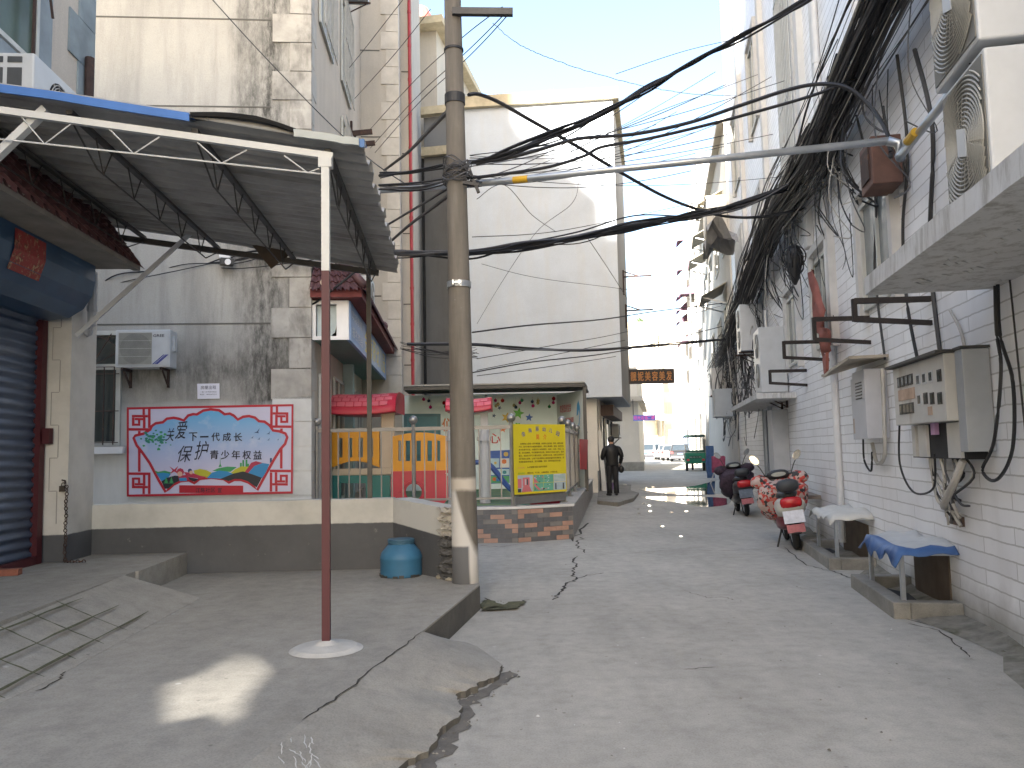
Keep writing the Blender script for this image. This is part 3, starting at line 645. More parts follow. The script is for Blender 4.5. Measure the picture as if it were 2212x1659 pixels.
m.poly([B(13.3, -1.75, 4.68), B(20.76, -1.75, 4.68), B(20.76, -2.26, 4.68), B(13.3, -2.26, 4.68)]); m.build('tile_roof', m_maroont, sg)
m = MB(); m.tube([B(13.0, -1.36, 4.24), B(13.32, -1.75, 4.72)], .07, 10); m.tube([B(13.3, -1.75, 4.72), B(20.75, -1.75, 4.72)], .05, 8); m.ball(B(13.34, -1.78, 4.84), .09, 6); m.ball(B(18.2, -1.5, 4.4), .12, 6); m.build('ridge_tile', m_maroont, sg, smooth=True)
m = MB(); m.ring(B(13.0, -2.02, 4.3), B.f, .05, .012); m.build('pipe_end', m_tan, sg)
# ------------------------------------------------------------------ low wall and concrete pole
m = MB(); W0 = [B(9.18, -4.0), V((-1.35, 8.93, 0)), V((-.66, 8.06, 0))]; th = .22
def wallseg(m, a, b, za, zb, sub=14, jag=0):
    d = (b - a); d.z = 0; nrm = V((-d.y, d.x, 0)).normalized() * th
    rows = []
    for i in range(sub + 1):
        f = i / sub; p = a.lerp(b, f); zt = za + (zb - za) * f + random.uniform(-.004, .004)
        rows += [V((p.x, p.y, -.1)), V((p.x, p.y, zt)), V((p.x, p.y, zt)) + nrm, V((p.x, p.y, -.1)) + nrm]
    m.add(rows, [(i * 4 + k, i * 4 + (k + 1) % 4, i * 4 + 4 + (k + 1) % 4, i * 4 + 4 + k) for i in range(sub) for k in range(4)] + [(0, 1, 2, 3), tuple(sub * 4 + k for k in (3, 2, 1, 0))])
wallseg(m, W0[0], W0[1], 1.0, 1.0); wallseg(m, W0[1], W0[2], 1.0, .93, 8)
lw = solo(m, 'low_wall', twotone('low_wall_paint', .738, (.085, .088, .095), (.53, .53, .505), (V((.62, -.78, 0)), (V((-1.35, 8.93, 0)).dot(V((.62, -.78, 0)))), .09)), 'low boundary wall painted dark grey below and white above', 'wall', origin=W0[0])
m = MB(); rb = random.Random(3)
du = V((.62, -.78, 0)).normalized(); dn = V((-.78, -.62, 0)).normalized(); nz, nx = 44, 9
P = []
for i in range(nz + 1):
    left = -.13 - .05 * math.sin(i * .9) - rb.uniform(0, .07); band_ = (i % 5 == 0)
    for k in range(nx + 1):
        f = k / nx; edge_ = math.sin(math.pi * f); d_ = .012 + edge_ * rb.uniform(.0, .055) - (.07 if band_ and 0 < k < nx else 0)
        P.append(W0[2] + du * (left + (.09 - left) * f + rb.uniform(-.008, .008)) + dn * d_ + V((0, 0, ZP - .02 + i * (.97 - ZP) / nz + rb.uniform(-.008, .008))))
for i in range(nz):
    for k in range(nx):
        m.cur = 0 if P[i * (nx + 1) + k].z < .66 else 1; m.f.append([i * (nx + 1) + k, i * (nx + 1) + k + 1, (i + 1) * (nx + 1) + k + 1, (i + 1) * (nx + 1) + k]); m.mi.append(m.cur)
m.v = P
m.build('broken_edge', [M('broken_grey_mortar', (.10, .10, .10), .95, .3, 10), M('broken_pale_mortar', (.42, .40, .36), .95, .3, 10)], lw)
m = MB()
for i in range(16):
    c_ = gnd(rb.uniform(945, 985), rb.uniform(1232, 1256), ZP); m.ball(c_ + V((0, 0, .015)), rb.uniform(.02, .05), 4, rb.uniform(.5, .8))
solo(m, 'rubble', M('rubble_stone', (.30, .28, .23), .95, .3, 10), 'small heap of mortar rubble at the broken wall end', 'rubble')
m_pole, nt, bs = nodes('pole_concrete'); co, z = zsep(nt); a = noise(nt, co, 1.6, 9, .7); b = noise(nt, co, 14, 9, .75); st = noise(nt, co, 3, 6, .6, (3, 3, .3))
col = mix(nt, ramp(nt, st, [(.4, 0), (.65, .8)]), ramp(nt, a, [(.3, (.145, .13, .108)), (.7, (.205, .188, .162))]), (.11, .098, .083))
col = mix(nt, ramp(nt, b, [(.66, 0), (.72, .8)]), col, (.42, .40, .37))
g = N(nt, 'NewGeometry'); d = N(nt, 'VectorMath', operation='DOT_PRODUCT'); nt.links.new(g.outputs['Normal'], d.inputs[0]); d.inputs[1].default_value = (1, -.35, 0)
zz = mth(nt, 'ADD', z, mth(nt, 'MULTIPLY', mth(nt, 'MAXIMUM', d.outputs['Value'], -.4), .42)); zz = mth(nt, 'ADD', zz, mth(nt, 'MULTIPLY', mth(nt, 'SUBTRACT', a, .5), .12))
def band(v, lo, hi, e=.05):
    return mth(nt, 'MINIMUM', ramp01(v, lo - e, lo + e), ramp01(v, hi + e, hi - e))
def ramp01(v, a, b):
    x = N(nt, 'MapRange'); nt.links.new(v, x.inputs[0]); x.inputs[1].default_value = min(a, b); x.inputs[2].default_value = max(a, b); x.inputs[3].default_value = 0 if a < b else 1; x.inputs[4].default_value = 1 if a < b else 0; return x.outputs[0]
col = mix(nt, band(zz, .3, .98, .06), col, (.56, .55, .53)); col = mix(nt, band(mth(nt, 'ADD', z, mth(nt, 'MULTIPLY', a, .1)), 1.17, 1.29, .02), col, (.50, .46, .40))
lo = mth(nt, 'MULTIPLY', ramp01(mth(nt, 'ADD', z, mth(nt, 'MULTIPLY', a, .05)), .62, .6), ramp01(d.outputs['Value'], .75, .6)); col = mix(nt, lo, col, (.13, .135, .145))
nt.links.new(col, bs.inputs['Base Color']); bs.inputs['Roughness'].default_value = .9; bump(nt, bs, b, .3, .01)
PB = gnd(1006, 1258, ZP); PT = at(994, -40, PB.y + .0)
up_ = thing('utility_pole', 'tall tapered concrete utility pole at the platform corner, whitewashed at its foot', 'utility pole', PB)
m = MB(); k = 24; top = V((PB.x - .05, PB.y, 7.6))
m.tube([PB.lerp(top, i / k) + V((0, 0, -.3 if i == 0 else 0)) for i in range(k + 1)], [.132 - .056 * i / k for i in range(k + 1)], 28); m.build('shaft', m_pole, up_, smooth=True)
def onpole(v): z = 1.5 + (976 - v) * PB.y / 1720; return PB.lerp(top, (z - PB.z) / (top.z - PB.z)), .138 - .058 * (z - PB.z) / (top.z - PB.z)
m = MB(); c_, r_ = onpole(612); m.cyl(c_ - V((0, 0, .03)), c_ + V((0, 0, .03)), r_ + .008, n=24)
for sgn in (-1, 1): m.box(c_ + V((sgn * .03 - .02, -r_ - .02, 0)), .012, .05, .05)
m.bar(c_ + V((-.06, -r_ - .03, 0)), c_ + V((.03, -r_ - .03, 0)), .012, .012); m.build('steel_clamp', m_galv, up_)
for v, hh in ((352, .025), (366, .012), (192, .05), (77, .012)):
    m = MB(); c_, r_ = onpole(v); m.cyl(c_ - V((0, 0, hh)), c_ + V((0, 0, hh)), r_ + .006, n=24); m.build('tape_band', m_black, up_)
m = MB(); rb = random.Random(5); c_, r_ = onpole(358)
for i in range(26):
    z0 = rb.uniform(-.1, .1); R_ = r_ + rb.uniform(.004, .05); ph = rb.uniform(0, 6)
    m.tube([c_ + V((R_ * math.cos(ph + t * .3) + .01, R_ * math.sin(ph + t * .3), z0 + .05 * math.sin(t * .6 + ph))) for t in range(rb.randint(8, 24))], rb.choice((.004, .006)), 4, False)
m.build('wire_wrap', m_grey, up_)
m = MB(); c_, r_ = onpole(3); m.bar(c_ + V((.0, -.1, .02)), c_ + V((.62, -.1, .0)), .06, .07); m.build('crossarm', m_metald, up_)
m = MB(); q = at(1030, 403, 7.8); m.bar(at(1000, 395, 7.76), at(1035, 400, 7.76), .05, .03); m.bar(at(1022, 388, 7.76), at(1034, 416, 7.76), .04, .03); m.build('hook', m_black, up_)
# ------------------------------------------------------------------ metal awning over the platform
aw = thing('metal_awning', 'corrugated metal awning with blue edge on a maroon and white steel post', 'awning', B(7.2, -2.3, ZP))
AZ = lambda L: 3.60 + .15 * (-.56 - L)
m_sheet = M('weathered_roof_sheet', (.35, .345, .33), .6, .2, 3, metal=.1, c2=(.16, .145, .13), amt=.5, sc2=1.5, st2=(.4, 3, 1))
m = MB(); n_s, n_l = 88, 6; vs = []
prof = [0, .05, .05, 0]
for i in range(n_s + 1):
    s = 5.36 + 3.71 * i / n_s
    for j in range(n_l + 1):
        L = -4.1 + 3.54 * j / n_l + (.02 * math.sin(s * 11) if j == n_l else 0)
        z = AZ(L) + prof[i % 4] + .018 * math.sin(s * 1.9 + L) - (.05 * max(0, (s - 8.5)) if j > 3 else 0)
        vs.append(B(s, L, z))
w1 = n_l + 1; fs = [(i * w1 + j, i * w1 + j + 1, (i + 1) * w1 + j + 1, (i + 1) * w1 + j) for i in range(n_s) for j in range(n_l)]
m.add(vs, fs); k = len(vs); m.add([p + V((0, 0, .006)) for p in vs], [f[::-1] for f in fs])
m.build('roof_sheet', m_sheet, aw)
def edgeL(u): return B.onS(u, 250, 5.34).dot(B.r)
def trim(a, b, mat, nm, h=.05, sag=0, n=8):
    m = MB(); P = []
    for i in range(n + 1):
        L = a + (b - a) * i / n; z = AZ(L) + .035 - sag * math.sin(math.pi * i / n) + random.uniform(-.004, .004)
        P += [B(5.335, L, z - h), B(5.32, L, z), B(5.5, L, z + .012), B(5.5, L, z + .006), B(5.345, L, z - h)]
    m.add(P, [(i * 5 + q, i * 5 + (q + 1) % 5, i * 5 + 5 + (q + 1) % 5, i * 5 + 5 + q) for i in range(n) for q in range(5)]); m.build(nm, mat, aw)
trim(-4.1, edgeL(410), M('blue_trim', (.07, .19, .52), .5, .1, 4), 'edge_trim')
trim(edgeL(412), edgeL(640), m_black, 'loose_flap', .02, -.05)
trim(edgeL(635), edgeL(775), M('pale_trim', (.48, .52, .52), .5, .1, 4), 'edge_cap', .045)
trim(edgeL(776), -.555, M('blue_trim_end', (.12, .24, .5), .5, .1, 4), 'edge_trim', .05)
m = MB(); m.bar(B(5.42, -4.1, AZ(-4.1) - .13), B(5.42, -.78, AZ(-.78) - .085), .04, .046); m.build('front_beam', m_metalw, aw)
m = MB(); m.bar(B(8.95, -4.1, AZ(-4.1) - .12), B(8.95, -.78, AZ(-.78) - .1), .05, .06); m.build('rear_beam', m_metald, aw)
m = MB(); m.tube([B(5.42, -4.1, AZ(-4.1) - .36), B(5.42, -.85, AZ(-.85) - .22)], .006, 6)
for i in range(6):
    L = -3.85 + i * .58; z = lambda q: AZ(q) - .13; zb = lambda q: AZ(q) - .36 + .14 * (q + 4.1) / 3.3
    m.tube([B(5.42, L - .16, z(L - .16)), B(5.42, L, zb(L)), B(5.42, L + .17, z(L + .17))], .0055, 5)
m.build('front_truss', m_metalw, aw)
for L in (-.82, -1.72, -2.55, -3.35):
    m = MB(); zt = AZ(L) - .04; m.bar(B(5.45, L, zt), B(8.95, L, zt - .04), .045, .03); m.tube([B(5.45, L, zt - .03), B(5.9, L, zt - .24), B(8.5, L, zt - .26), B(8.95, L, zt - .08)], .007, 5)
    for i in range(5):
        s = 6.0 + i * .58; m.tube([B(s - .15, L, zt), B(s, L, zt - .245), B(s + .16, L, zt)], .006, 5)
    m.build('roof_truss', m_metald, aw)
rp = gnd(705, 1403, ZP)
m = MB(); zs = 1.5 + (979 - 578) * rp.y / 1720
m.box((rp.x, rp.y, (ZP + zs) / 2), .052, .052, zs - ZP, AZB * -1); po = m.build('post', m_metalr, aw)
m = MB(); m.box((rp.x, rp.y, (zs + 3.51) / 2), .053, .053, 3.51 - zs, AZB * -1); m.box((rp.x, rp.y, 3.5), .09, .06, .07); m.build('post_top', m_metalw, po)
m = MB(); m.lathe((rp.x, rp.y, ZP), [(.24, .003), (.2, .022), (.08, .038), (.035, .06)], 24); m.build('footing', M('pale_mortar', (.50, .49, .46), .9, .15, 6, .2), aw)
m = MB(); q = gnd(800, 1226, ZP); m.box((q.x, q.y, (ZP + 3.62) / 2), .05, .06, 3.62 - ZP, -AZB); m.build('post', m_metald, aw)
m = MB(); m.bar(B.onS(100, 236, 5.46), B.onS(-40, 362, 5.46) + B.f * .02, .06, .05); m.bar(B.onS(-40, 362, 5.46), B(5.44, -4.05, 2.6), .06, .05); m.build('brace', m_metalw, aw)
m = MB(); m.bar(B.onS(165, 726, 8.6), B.onS(413, 503, 8.95), .045, .045); m.build('brace', m_pgrey, aw)
m = MB(); c_ = B.onS(588, 545, 8.9); m.prism([B.onS(545, 530, 8.9), B.onS(655, 528, 8.9), B.onS(585, 580, 8.9)], B.f * .02); m.build('rusty_flap', M('rusty_sheet', (.07, .05, .035), .8, .3, 5), aw)
# ------------------------------------------------------------------ kindergarten yard
T0, T1, T2, T3 = V((-3.1, 13.3, 0)), V((.05, 13.2, 0)), V((.98, 13.62, 0)), V((2.42, 24.7, 0))
kw = thing('yard_wall', 'low yard wall with grey and pink tiles and a speckled side', 'wall', T1)
def ext(m, pts, th, z0, z1):
    pts = [V((p[0], p[1], 0)) for p in pts]
    inn = []
    for i, p in enumerate(pts):
        a = pts[i - 1] if i else pts[0]; b = pts[i + 1] if i < len(pts) - 1 else pts[-1]
        d = ((p - a).normalized() + (b - p).normalized()).normalized(); inn.append(p + V((-d.y, d.x, 0)) * th)
    n = len(pts)
    for i in range(n - 1):
        m.hexa([pts[i] + V((0, 0, z0)), pts[i + 1] + V((0, 0, z0)), inn[i + 1] + V((0, 0, z0)), inn[i] + V((0, 0, z0)), pts[i] + V((0, 0, z1)), pts[i + 1] + V((0, 0, z1)), inn[i + 1] + V((0, 0, z1)), inn[i] + V((0, 0, z1))])
m = MB(); ext(m, [T0, T1, T2], .25, -.05, .545); m.build('core', M('tile_grout', (.16, .155, .15), .9), kw)
m_speck, nt, bs = nodes('speckled_stone'); co = N(nt, 'TexCoord').outputs['Object']; a = noise(nt, co, 45, 4, .8); b = noise(nt, co, 2, 6)
nt.links.new(mix(nt, .4, ramp(nt, a, [(.35, (.16, .145, .13)), (.6, (.38, .355, .33))]), ramp(nt, b, [(.3, .6), (.7, 1)]), 'MULTIPLY'), bs.inputs['Base Color']); bs.inputs['Roughness'].default_value = .5
m = MB(); ext(m, [T2 + V((.0, .003, 0)), T3], .25, -.05, .545); m.build('side_panel', m_speck, kw)
m = MB(); off = V((0, 0, 0)); ext(m, [T0 + V((0, -.02, 0)), T1 + V((.01, -.02, 0)), T2 + V((.03, -.02, 0)), T3 + V((.03, .1, 0))], .3, .545, .585); m.build('coping', M('white_coping_tile', (.60, .60, .60), .2, .06, 3), kw)
m = MB(); rb = random.Random(11)
for a, b in ((V((-.75, 13.23, 0)), T1), (T1, T2)):
    d = (b - a).normalized(); nrm = V((d.y, -d.x, 0)); Ln = (b - a).length; h = .0765
    for j in range(7):
        x = -(j % 2) * .118
        i = 0
        while x < Ln - .01:
            x0, x1 = max(x, 0), min(x + .228, Ln)
            if x1 - x0 > .02:
                m.cur = (0, 0, 1, 1, 2, 1)[(i * 2 + j + (1 if a is T1 else 4)) % 6] if rb.random() > .12 else rb.choice((0, 1, 2))
                z0 = .005 + j * h
                m.prism([a + d * x0 + V((0, 0, z0)), a + d * x1 + V((0, 0, z0)), a + d * x1 + V((0, 0, z0 + h - .007)), a + d * x0 + V((0, 0, z0 + h - .007))], nrm * .009)
            x += .235; i += 1
m.build('tile_facing', [M('pink_tile', (.36, .225, .175), .55, .12, 8), M('slate_tile', (.105, .108, .118), .55, .15, 8), M('grey_tile', (.17, .165, .16), .55, .12, 8)], kw)
m_fence = M('dull_steel', (.23, .225, .215), .45, .15, 6, metal=.35)
ZT = .585
def fence(name, label, pts, zt, zb, spacing, postsz, rails=True):
    t = thing(name, label, 'fence', pts[0])
    tops, bars_ = MB(), MB()
    for i in range(len(pts) - 1):
        a, b = V(pts[i]), V(pts[i + 1]); d = b - a; n = max(2, round(d.length / spacing))
        tops.bar(V((a.x, a.y, zt)), V((b.x, b.y, zt)), .045, .06); tops.bar(V((a.x, a.y, zb)), V((b.x, b.y, zb)), .035, .035)
        for k in range(1, n):
            p = a + d * (k / n); bars_.bar(V((p.x, p.y, zb + .018)), V((p.x, p.y, zt - .031)), .019, .019)
    tops.build('rail', m_fence, t); bars_.build('bar_panel', m_fence, t)
    for p, z0 in postsz:
        m = MB(); m.cyl((p[0], p[1], z0 - .3 if z0 > .6 else z0), (p[0], p[1], zt + .08), .034, n=12); m.cyl((p[0], p[1], z0), (p[0], p[1], z0 + .015), .07, n=12); po = m.build('post', m_fence, t, smooth=False)
        m = MB(); m.ball((p[0], p[1], zt + .15), .075, 10); m.build('finial', m_steel, po, smooth=True)
    return t
px = lambda u: at(u, 1000, 13.32)
FP = [V((px(683).x, 13.36, 0)), V((px(893).x, 13.36, 0)), V((px(1106).x, 13.34, 0))]
FC = at(1218, 1078, 14.1); FC.z = 0
fence('steel_fence', 'stainless steel railing with ball finials in front of the play house', FP, 1.90, .72, .183, [(FP[0], .62), (FP[1], .62), (FP[2], ZT)])
SD = (T3 - T2).normalized(); FS = [FC + SD * (1.75 * i) for i in range(7)]
for q in FS: q.x -= .0
fence('steel_fence', 'stainless steel railing along the speckled yard wall, next to the alley', [FP[2] + V((.02, .02, 0)), FC], 1.87, .76, 5, [(FC, ZT)])
fence('steel_fence', 'stainless steel side railing with five ball posts beside the red banner', [FS[0] + SD * .05] + FS[1:], 1.87, .72, .13, [(q, ZT) for q in FS[1:]])
# yellow notice board
bd = thing('notice_board', 'bright yellow kindergarten notice board hung on the steel railing', 'notice board', at(1165, 1065, 13.4))
bl_, br_, tl_, tr_ = at(1111, 1069, 13.12), at(1223.5, 1061, 13.92), at(1108, 916, 13.12), at(1221, 917, 13.92)
rv = (br_ - bl_); wv = rv.length; rv.normalize(); uv = V((0, 0, 1)); nv = V((rv.y, -rv.x, 0)).normalized(); hv = (tl_ - bl_).length
O = bl_
def bq(x, y, d=0): return O + rv * (x * wv) + uv * (y * hv) + nv * d
m = MB(); m.prism([bq(0, 0), bq(1, 0), bq(1, 1), bq(0, 1)], nv * .008); m.build('board', M('yellow_print', (.62, .52, .015), .45, .03, 3), bd)
m = MB(); title = '金海豚幼儿园'; xs = [.18, .305, .445, .575, .705, .845]; ys = [.855, .905, .928, .925, .905, .86]; an = [.5, .22, .05, -.05, -.25, -.42]
for ch, x, y, a in zip(title, xs, ys, an):
    r2 = rv * math.cos(a) + uv * math.sin(a); u2 = uv * math.cos(a) - rv * math.sin(a)
    m.text(ch, bq(x, y, .010) - r2 * .036 - u2 * .036, r2, u2, .078, .078, .02)
m.build('title_lettering', M('blue_print', (.03, .06, .34), .5), bd)
m = MB(); m.text('简', bq(.42, .775, .010), rv, uv, .075, .09, .03); m.text('介', bq(.56, .775, .010), rv, uv, .075, .09, .03); m.build('subtitle_lettering', M('orange_print', (.60, .10, .02), .5), bd)
lines = ['　金海豚幼儿园是一所环境温馨、舒适的儿童乐园，软件、硬件设施', '齐全，室内外配有360度旋转摄像头，师资力量雄厚，教师、保育员有', '多年的教学经验。本园实行小班制教学，设有：小班、中班、大', '班、幼小衔接班。所设课程科学合理。我园以开发幼儿智力，培养', '能力，启发孩子学习兴趣为目的，以游戏为主线，采取互动教学方', '式扩展幼儿思维，让孩子在金海豚幼儿园接受最好的早期教育。您', '的满意是我们的追求，孩子的健康、快乐、进步是我们的幸福！']
m = MB()
for i, s in enumerate(lines): m.text(s, bq(.09 if i else .12, .705 - i * .043, .010), rv, uv, wv * (.87 if i not in (0, 6) else .83 if i == 0 else .8), .030, .03)
m.text('2-6岁健康活泼儿童均可报名', bq(.24, .368, .010), rv, uv, wv * .38, .03, .03); m.text('预防针本、户口本、入园体检表、1寸照片4张', bq(.24, .285, .010), rv, uv, wv * .58, .03, .03); m.build('body_lettering', M('dark_print', (.05, .045, .01), .5), bd)
m = MB(); m.cur = 0; m.text('招生对象：', bq(.07, .365, .010), rv, uv, wv * .13, .028, .02); m.cur = 1; m.text('报名要求：', bq(.07, .283, .010), rv, uv, wv * .13, .03, .03); m.build('heading_lettering', [M('salmon_print', (.55, .25, .10), .5), M('green_print', (.12, .36, .04), .5)], bd)
rb = random.Random(4); m = MB(); pm = [M('photo_white', (.50, .52, .56), .4), M('photo_pink', (.55, .16, .18), .4), M('photo_green', (.12, .36, .26), .4), M('photo_dark', (.05, .06, .07), .4), M('photo_sky', (.36, .45, .5), .4)]
def ph(x0, y0, x1, y1, c, d=.0095): m.cur = c; m.poly([bq(x0, y0, d), bq(x1, y0, d), bq(x1, y1, d), bq(x0, y1, d)])
ph(.06, .03, .34, .27, 4); ph(.355, .15, .55, .265, 2); ph(.555, .15, .74, .265, 2); ph(.745, .15, .985, .265, 0); ph(.35, .03, .54, .145, 2); ph(.545, .03, .735, .145, 2); ph(.74, .03, .985, .145, 4)
ph(.06, .09, .13, .22, 1, .0105); ph(.15, .12, .28, .235, 1, .0105); ph(.19, .13, .215, .21, 0, .0112); ph(.225, .13, .25, .21, 3, .0112); m.cur = 1; m.poly([bq(.13, .03, .0105), bq(.32, .03, .0105), bq(.27, .12, .0105), bq(.16, .12, .0105)]); ph(.06, .03, .12, .08, 3, .0108)
for i in range(26): x, y = rb.uniform(.36, .7), rb.choice((rb.uniform(.035, .12), rb.uniform(.155, .24))); ph(x, y, x + rb.uniform(.012, .035), y + rb.uniform(.008, .024), rb.choice((0, 1, 3, 0)), .0105)
m.cur = 1; m.poly([bq(.357, .152, .0108), bq(.45, .152, .0108), bq(.36, .23, .0108)]); m.poly([bq(.352, .125, .0108), bq(.45, .04, .0108), bq(.49, .05, .0108), bq(.38, .135, .0108)])
ph(.77, .04, .795, .13, 3, .0105); ph(.92, .04, .95, .13, 3, .0105)
for i in range(5): ph(.755, .165 + i * .019, .97, .171 + i * .019, 2, .0105)
m.build('photo_strip', pm, bd)
m = MB(); a, b = at(1112, 1086, 13.22), at(1222, 1076, 14.02); m.bar(a + V((0, 0, .03)), b + V((0, 0, .03)), .02, .13); solo(m, 'steel_kick_plate', m_steel, 'stainless steel plate under the yellow notice board', 'plate')
m = MB(); bp0 = FS[3] + V((.06, 0, 0)); P = [A.onL(u, v, -1.72) for u, v in ((1253, 948), (1270, 950), (1268, 1014), (1254, 1014))]
m.prism(P, A.r * -.01); solo(m, 'red_banner', M('red_cloth', (.50, .03, .03), .6, .2, 3), 'red cloth banner tied to the side railing near the man', 'banner')
# floor, back wall, canopy
m = MB(); F_ = [T0 + V((.2, .3, 0)), T1 + V((0, .24, 0)), T2 + V((-.24, .1, 0)), V((1.75, 20.95, 0)), V((-2.85, 20.7, 0)), V((-3.3, 14, 0))]
m.prism([p + V((0, 0, .3)) for p in F_], (0, 0, .22)); m.cur = 1
for i in range(22): s = 13.75 + i * .33; m.poly([V((-3.0 + (s - 13.7) * 0, s, .524)), V((min(.95 + (s - 13.8) * .1, 1.6), s, .524)), V((min(.95 + (s - 13.8) * .1, 1.6), s + .09, .524)), V((-3.0, s + .09, .524))]); m.cur = 1 + i % 2
struct(m, 'floor', [M('green_play_mat', (.06, .26, .17), .7, .06, 3), M('yellow_mat_line', (.50, .42, .12), .7), M('pink_mat_line', (.38, .28, .22), .7)])
cn = thing('canopy', 'flat steel canopy roof over the kindergarten yard', 'canopy', V((-.5, 19, .5)))
c0, c1 = at(872, 829, 19.1), at(1262, 829, 19.1); zc = 3.1
m = MB(); poly = [V((c0.x, 19.1, zc - .0)), V((c1.x, 19.1, zc - .0)), V((c1.x + .25, 20.95, zc + .03)), V((c0.x - .1, 20.75, zc + .03))]; m.prism(poly, (0, 0, .03)); m.build('roof_sheet', m_sheet, cn)
m = MB()
for i in range(7):
    f = i / 6; a = poly[0].lerp(poly[3], f); b = poly[1].lerp(poly[2], f); m.bar(a - V((0, 0, .06)), b - V((0, 0, .06)), .05, .08)
m.bar(poly[1] - V((0, 0, .13)), poly[2] - V((0, 0, .13)), .06, .06); m.build('roof_joist', m_metald, cn)
m = MB(); m.bar(V((c1.x, 19.15, .5)), V((c1.x, 19.15, 3.0)), .08, .08); m.build('post', m_metald, cn)
kb = thing('yard_back_wall', 'pale kindergarten back wall with star stickers and a teal door', 'wall', V((-.6, 20.9, .5)))
m = MB(); m.hexa([V((-2.9, 20.8, .2)), V((1.75, 21.0, .2)), V((1.75, 21.2, .2)), V((-2.9, 21.0, .2)), V((-2.9, 20.8, 3.0)), V((1.75, 21.0, 3.0)), V((1.75, 21.2, 3.0)), V((-2.9, 21.0, 3.0))]); m.build('wall', M('pale_grey_wall', (.68, .79, .80), .8, .06, 2), kb)
def bw(u, v, d=.0): # point on the back wall
    r_ = ray(u, v); n = V((-.043, 1, 0)); p0 = V((0, 20.925, 0)); return CAM + r_ * ((p0 - CAM).dot(n) / r_.dot(n)) + V((0, -.006 - d, 0))
m = MB(); m.prism([bw(873, 1040), bw(952, 1040), bw(952, 894), bw(873, 894)], (0, -.05, 0)); dr = m.build('door', M('teal_door', (.04, .15, .19), .5, .08, 3), kb)
m = MB(); m.prism([bw(880, 1035, .052), bw(945, 1035, .052), bw(945, 990, .052), bw(880, 990, .052)], (0, -.012, 0)); m.prism([bw(880, 982, .052), bw(945, 982, .052), bw(945, 900, .052), bw(880, 900, .052)], (0, -.012, 0)); m.build('door_panel', M('teal_panel', (.05, .19, .24), .5, .08, 3), dr)
def star(m, u, v, r, rot=0, k=5, inn=.45):
    P = [bw(u, v)]; 
    for i in range(2 * k): a = rot + math.pi * i / k; q = r if i % 2 == 0 else r * inn; P.append(bw(u + q * math.sin(a), v - q * math.cos(a)))
    m.add(P, [(0, 1 + i, 1 + (i + 1) % (2 * k)) for i in range(2 * k)])
m = MB(); cols = [(.10, .42, .04), (.03, .12, .45), (.62, .42, .05), (.55, .16, .04), (.02, .07, .16), (.45, .03, .04)]
for c_, args in ((0, (1120, 893, 13, .2)), (1, (1143, 902, 9, .1)), (2, (1094, 902, 12, .3)), (3, (1087, 927, 8, .2)), (4, (1079, 881, 5, .5)), (4, (1067, 898, 5, .2)), (0, (1118, 921, 9, .6, 6, .7))): m.cur = c_; star(m, *args)
m.cur = 5; m.text('心', bw(1055, 958), V((1, 0, 0)), V((0, 0, 1)), .32, .26, .03); m.cur = 3; m.text('们', bw(955, 932), V((1, 0, 0)), V((0, 0, 1)), .34, .34, .02)
m.build('sticker', [M('sticker_paint_%s' % i, c, .5) for i, c in zip('abcdef', cols)], kb)
pc = thing('drawing_panel', 'blue topped panel of flower drawings low on the back wall', 'panel', bw(1080, 1040))
m = MB(); m.prism([bw(1057, 1045), bw(1101, 1043), bw(1101, 972), bw(1057, 974)], (0, -.02, 0)); m.build('board', M('blue_board', (.03, .10, .38), .5), pc)
m = MB()
for c_, (a, b, c, d) in ((0, (1058, 1010, 1078, 990)), (1, (1080, 1010, 1100, 990)), (2, (1058, 1026, 1100, 1013)), (3, (1058, 1043, 1100, 1028))): m.cur = c_; m.poly([bw(a, b, .0225), bw(c, b, .0225), bw(c, d, .0225), bw(a, d, .0225)])
for c_, u, v, r in ((4, 1089, 997, 5), (5, 1070, 1000, 3), (6, 1075, 1036, 4), (4, 1068, 1035, 4), (7, 1090, 1020, 4), (5, 1093, 981, 5)):
    m.cur = c_; m.add([bw(u + r * math.cos(i * .785) * (1 + .25 * (i % 2)), v + r * math.sin(i * .785), .0245) for i in range(8)], [tuple(range(8))])
m.build('drawing', [M('drawing_%s' % i, c, .5) for i, c in zip('abcdefgh', [(.40, .58, .68), (.62, .62, .6), (.42, .6, .66), (.08, .34, .14), (.6, .16, .04), (.6, .42, .1), (.05, .2, .5), (.03, .2, .25)])], pc)
balls = [(243, 197, 0), (293, 211, 1), (310, 275, 0), (447, 233, 2), (460, 270, 3), (867, 170, 4), (961, 209, 0), (1031, 209, 2), (987, 247, 5), (966, 262, 5), (1226, 207, 3), (1206, 231, 0), (1147, 258, 5), (1165, 276, 1), (1329, 220, 1), (1388, 210, 5), (1385, 233, 5), (1337, 262, 0), (1500, 270, 3), (1544, 190, 2), (1540, 230, 0)]
bn = ['magenta', 'navy', 'red', 'green', 'silver', 'gold']; bm = [M(n + '_foil', c, .25, .05, 3, metal=.6) for n, c in zip(bn, [(.55, .03, .2), (.03, .04, .10), (.55, .02, .03), (.03, .22, .09), (.6, .6, .6), (.5, .42, .2)])]
for x, y, c_ in balls:
    p = bw((1600 + x / 2.514) * .54004, (1520 + y / 2.514) * .54004, .09); m = MB(); m.ball(p, .043 if c_ != 2 else .052, 8); m.cyl(p + V((0, 0, .035)), p + V((0, 0, .06)), .01, n=6); m.tube([p + V((0, 0, .06)), V((p.x, p.y, 2.9))], .0015, 3)
    solo(m, 'bauble', bm[c_], 'shiny %s bauble hanging before the pale kindergarten back wall' % bn[c_], 'bauble', 'baubles hanging from the canopy', smooth=True)
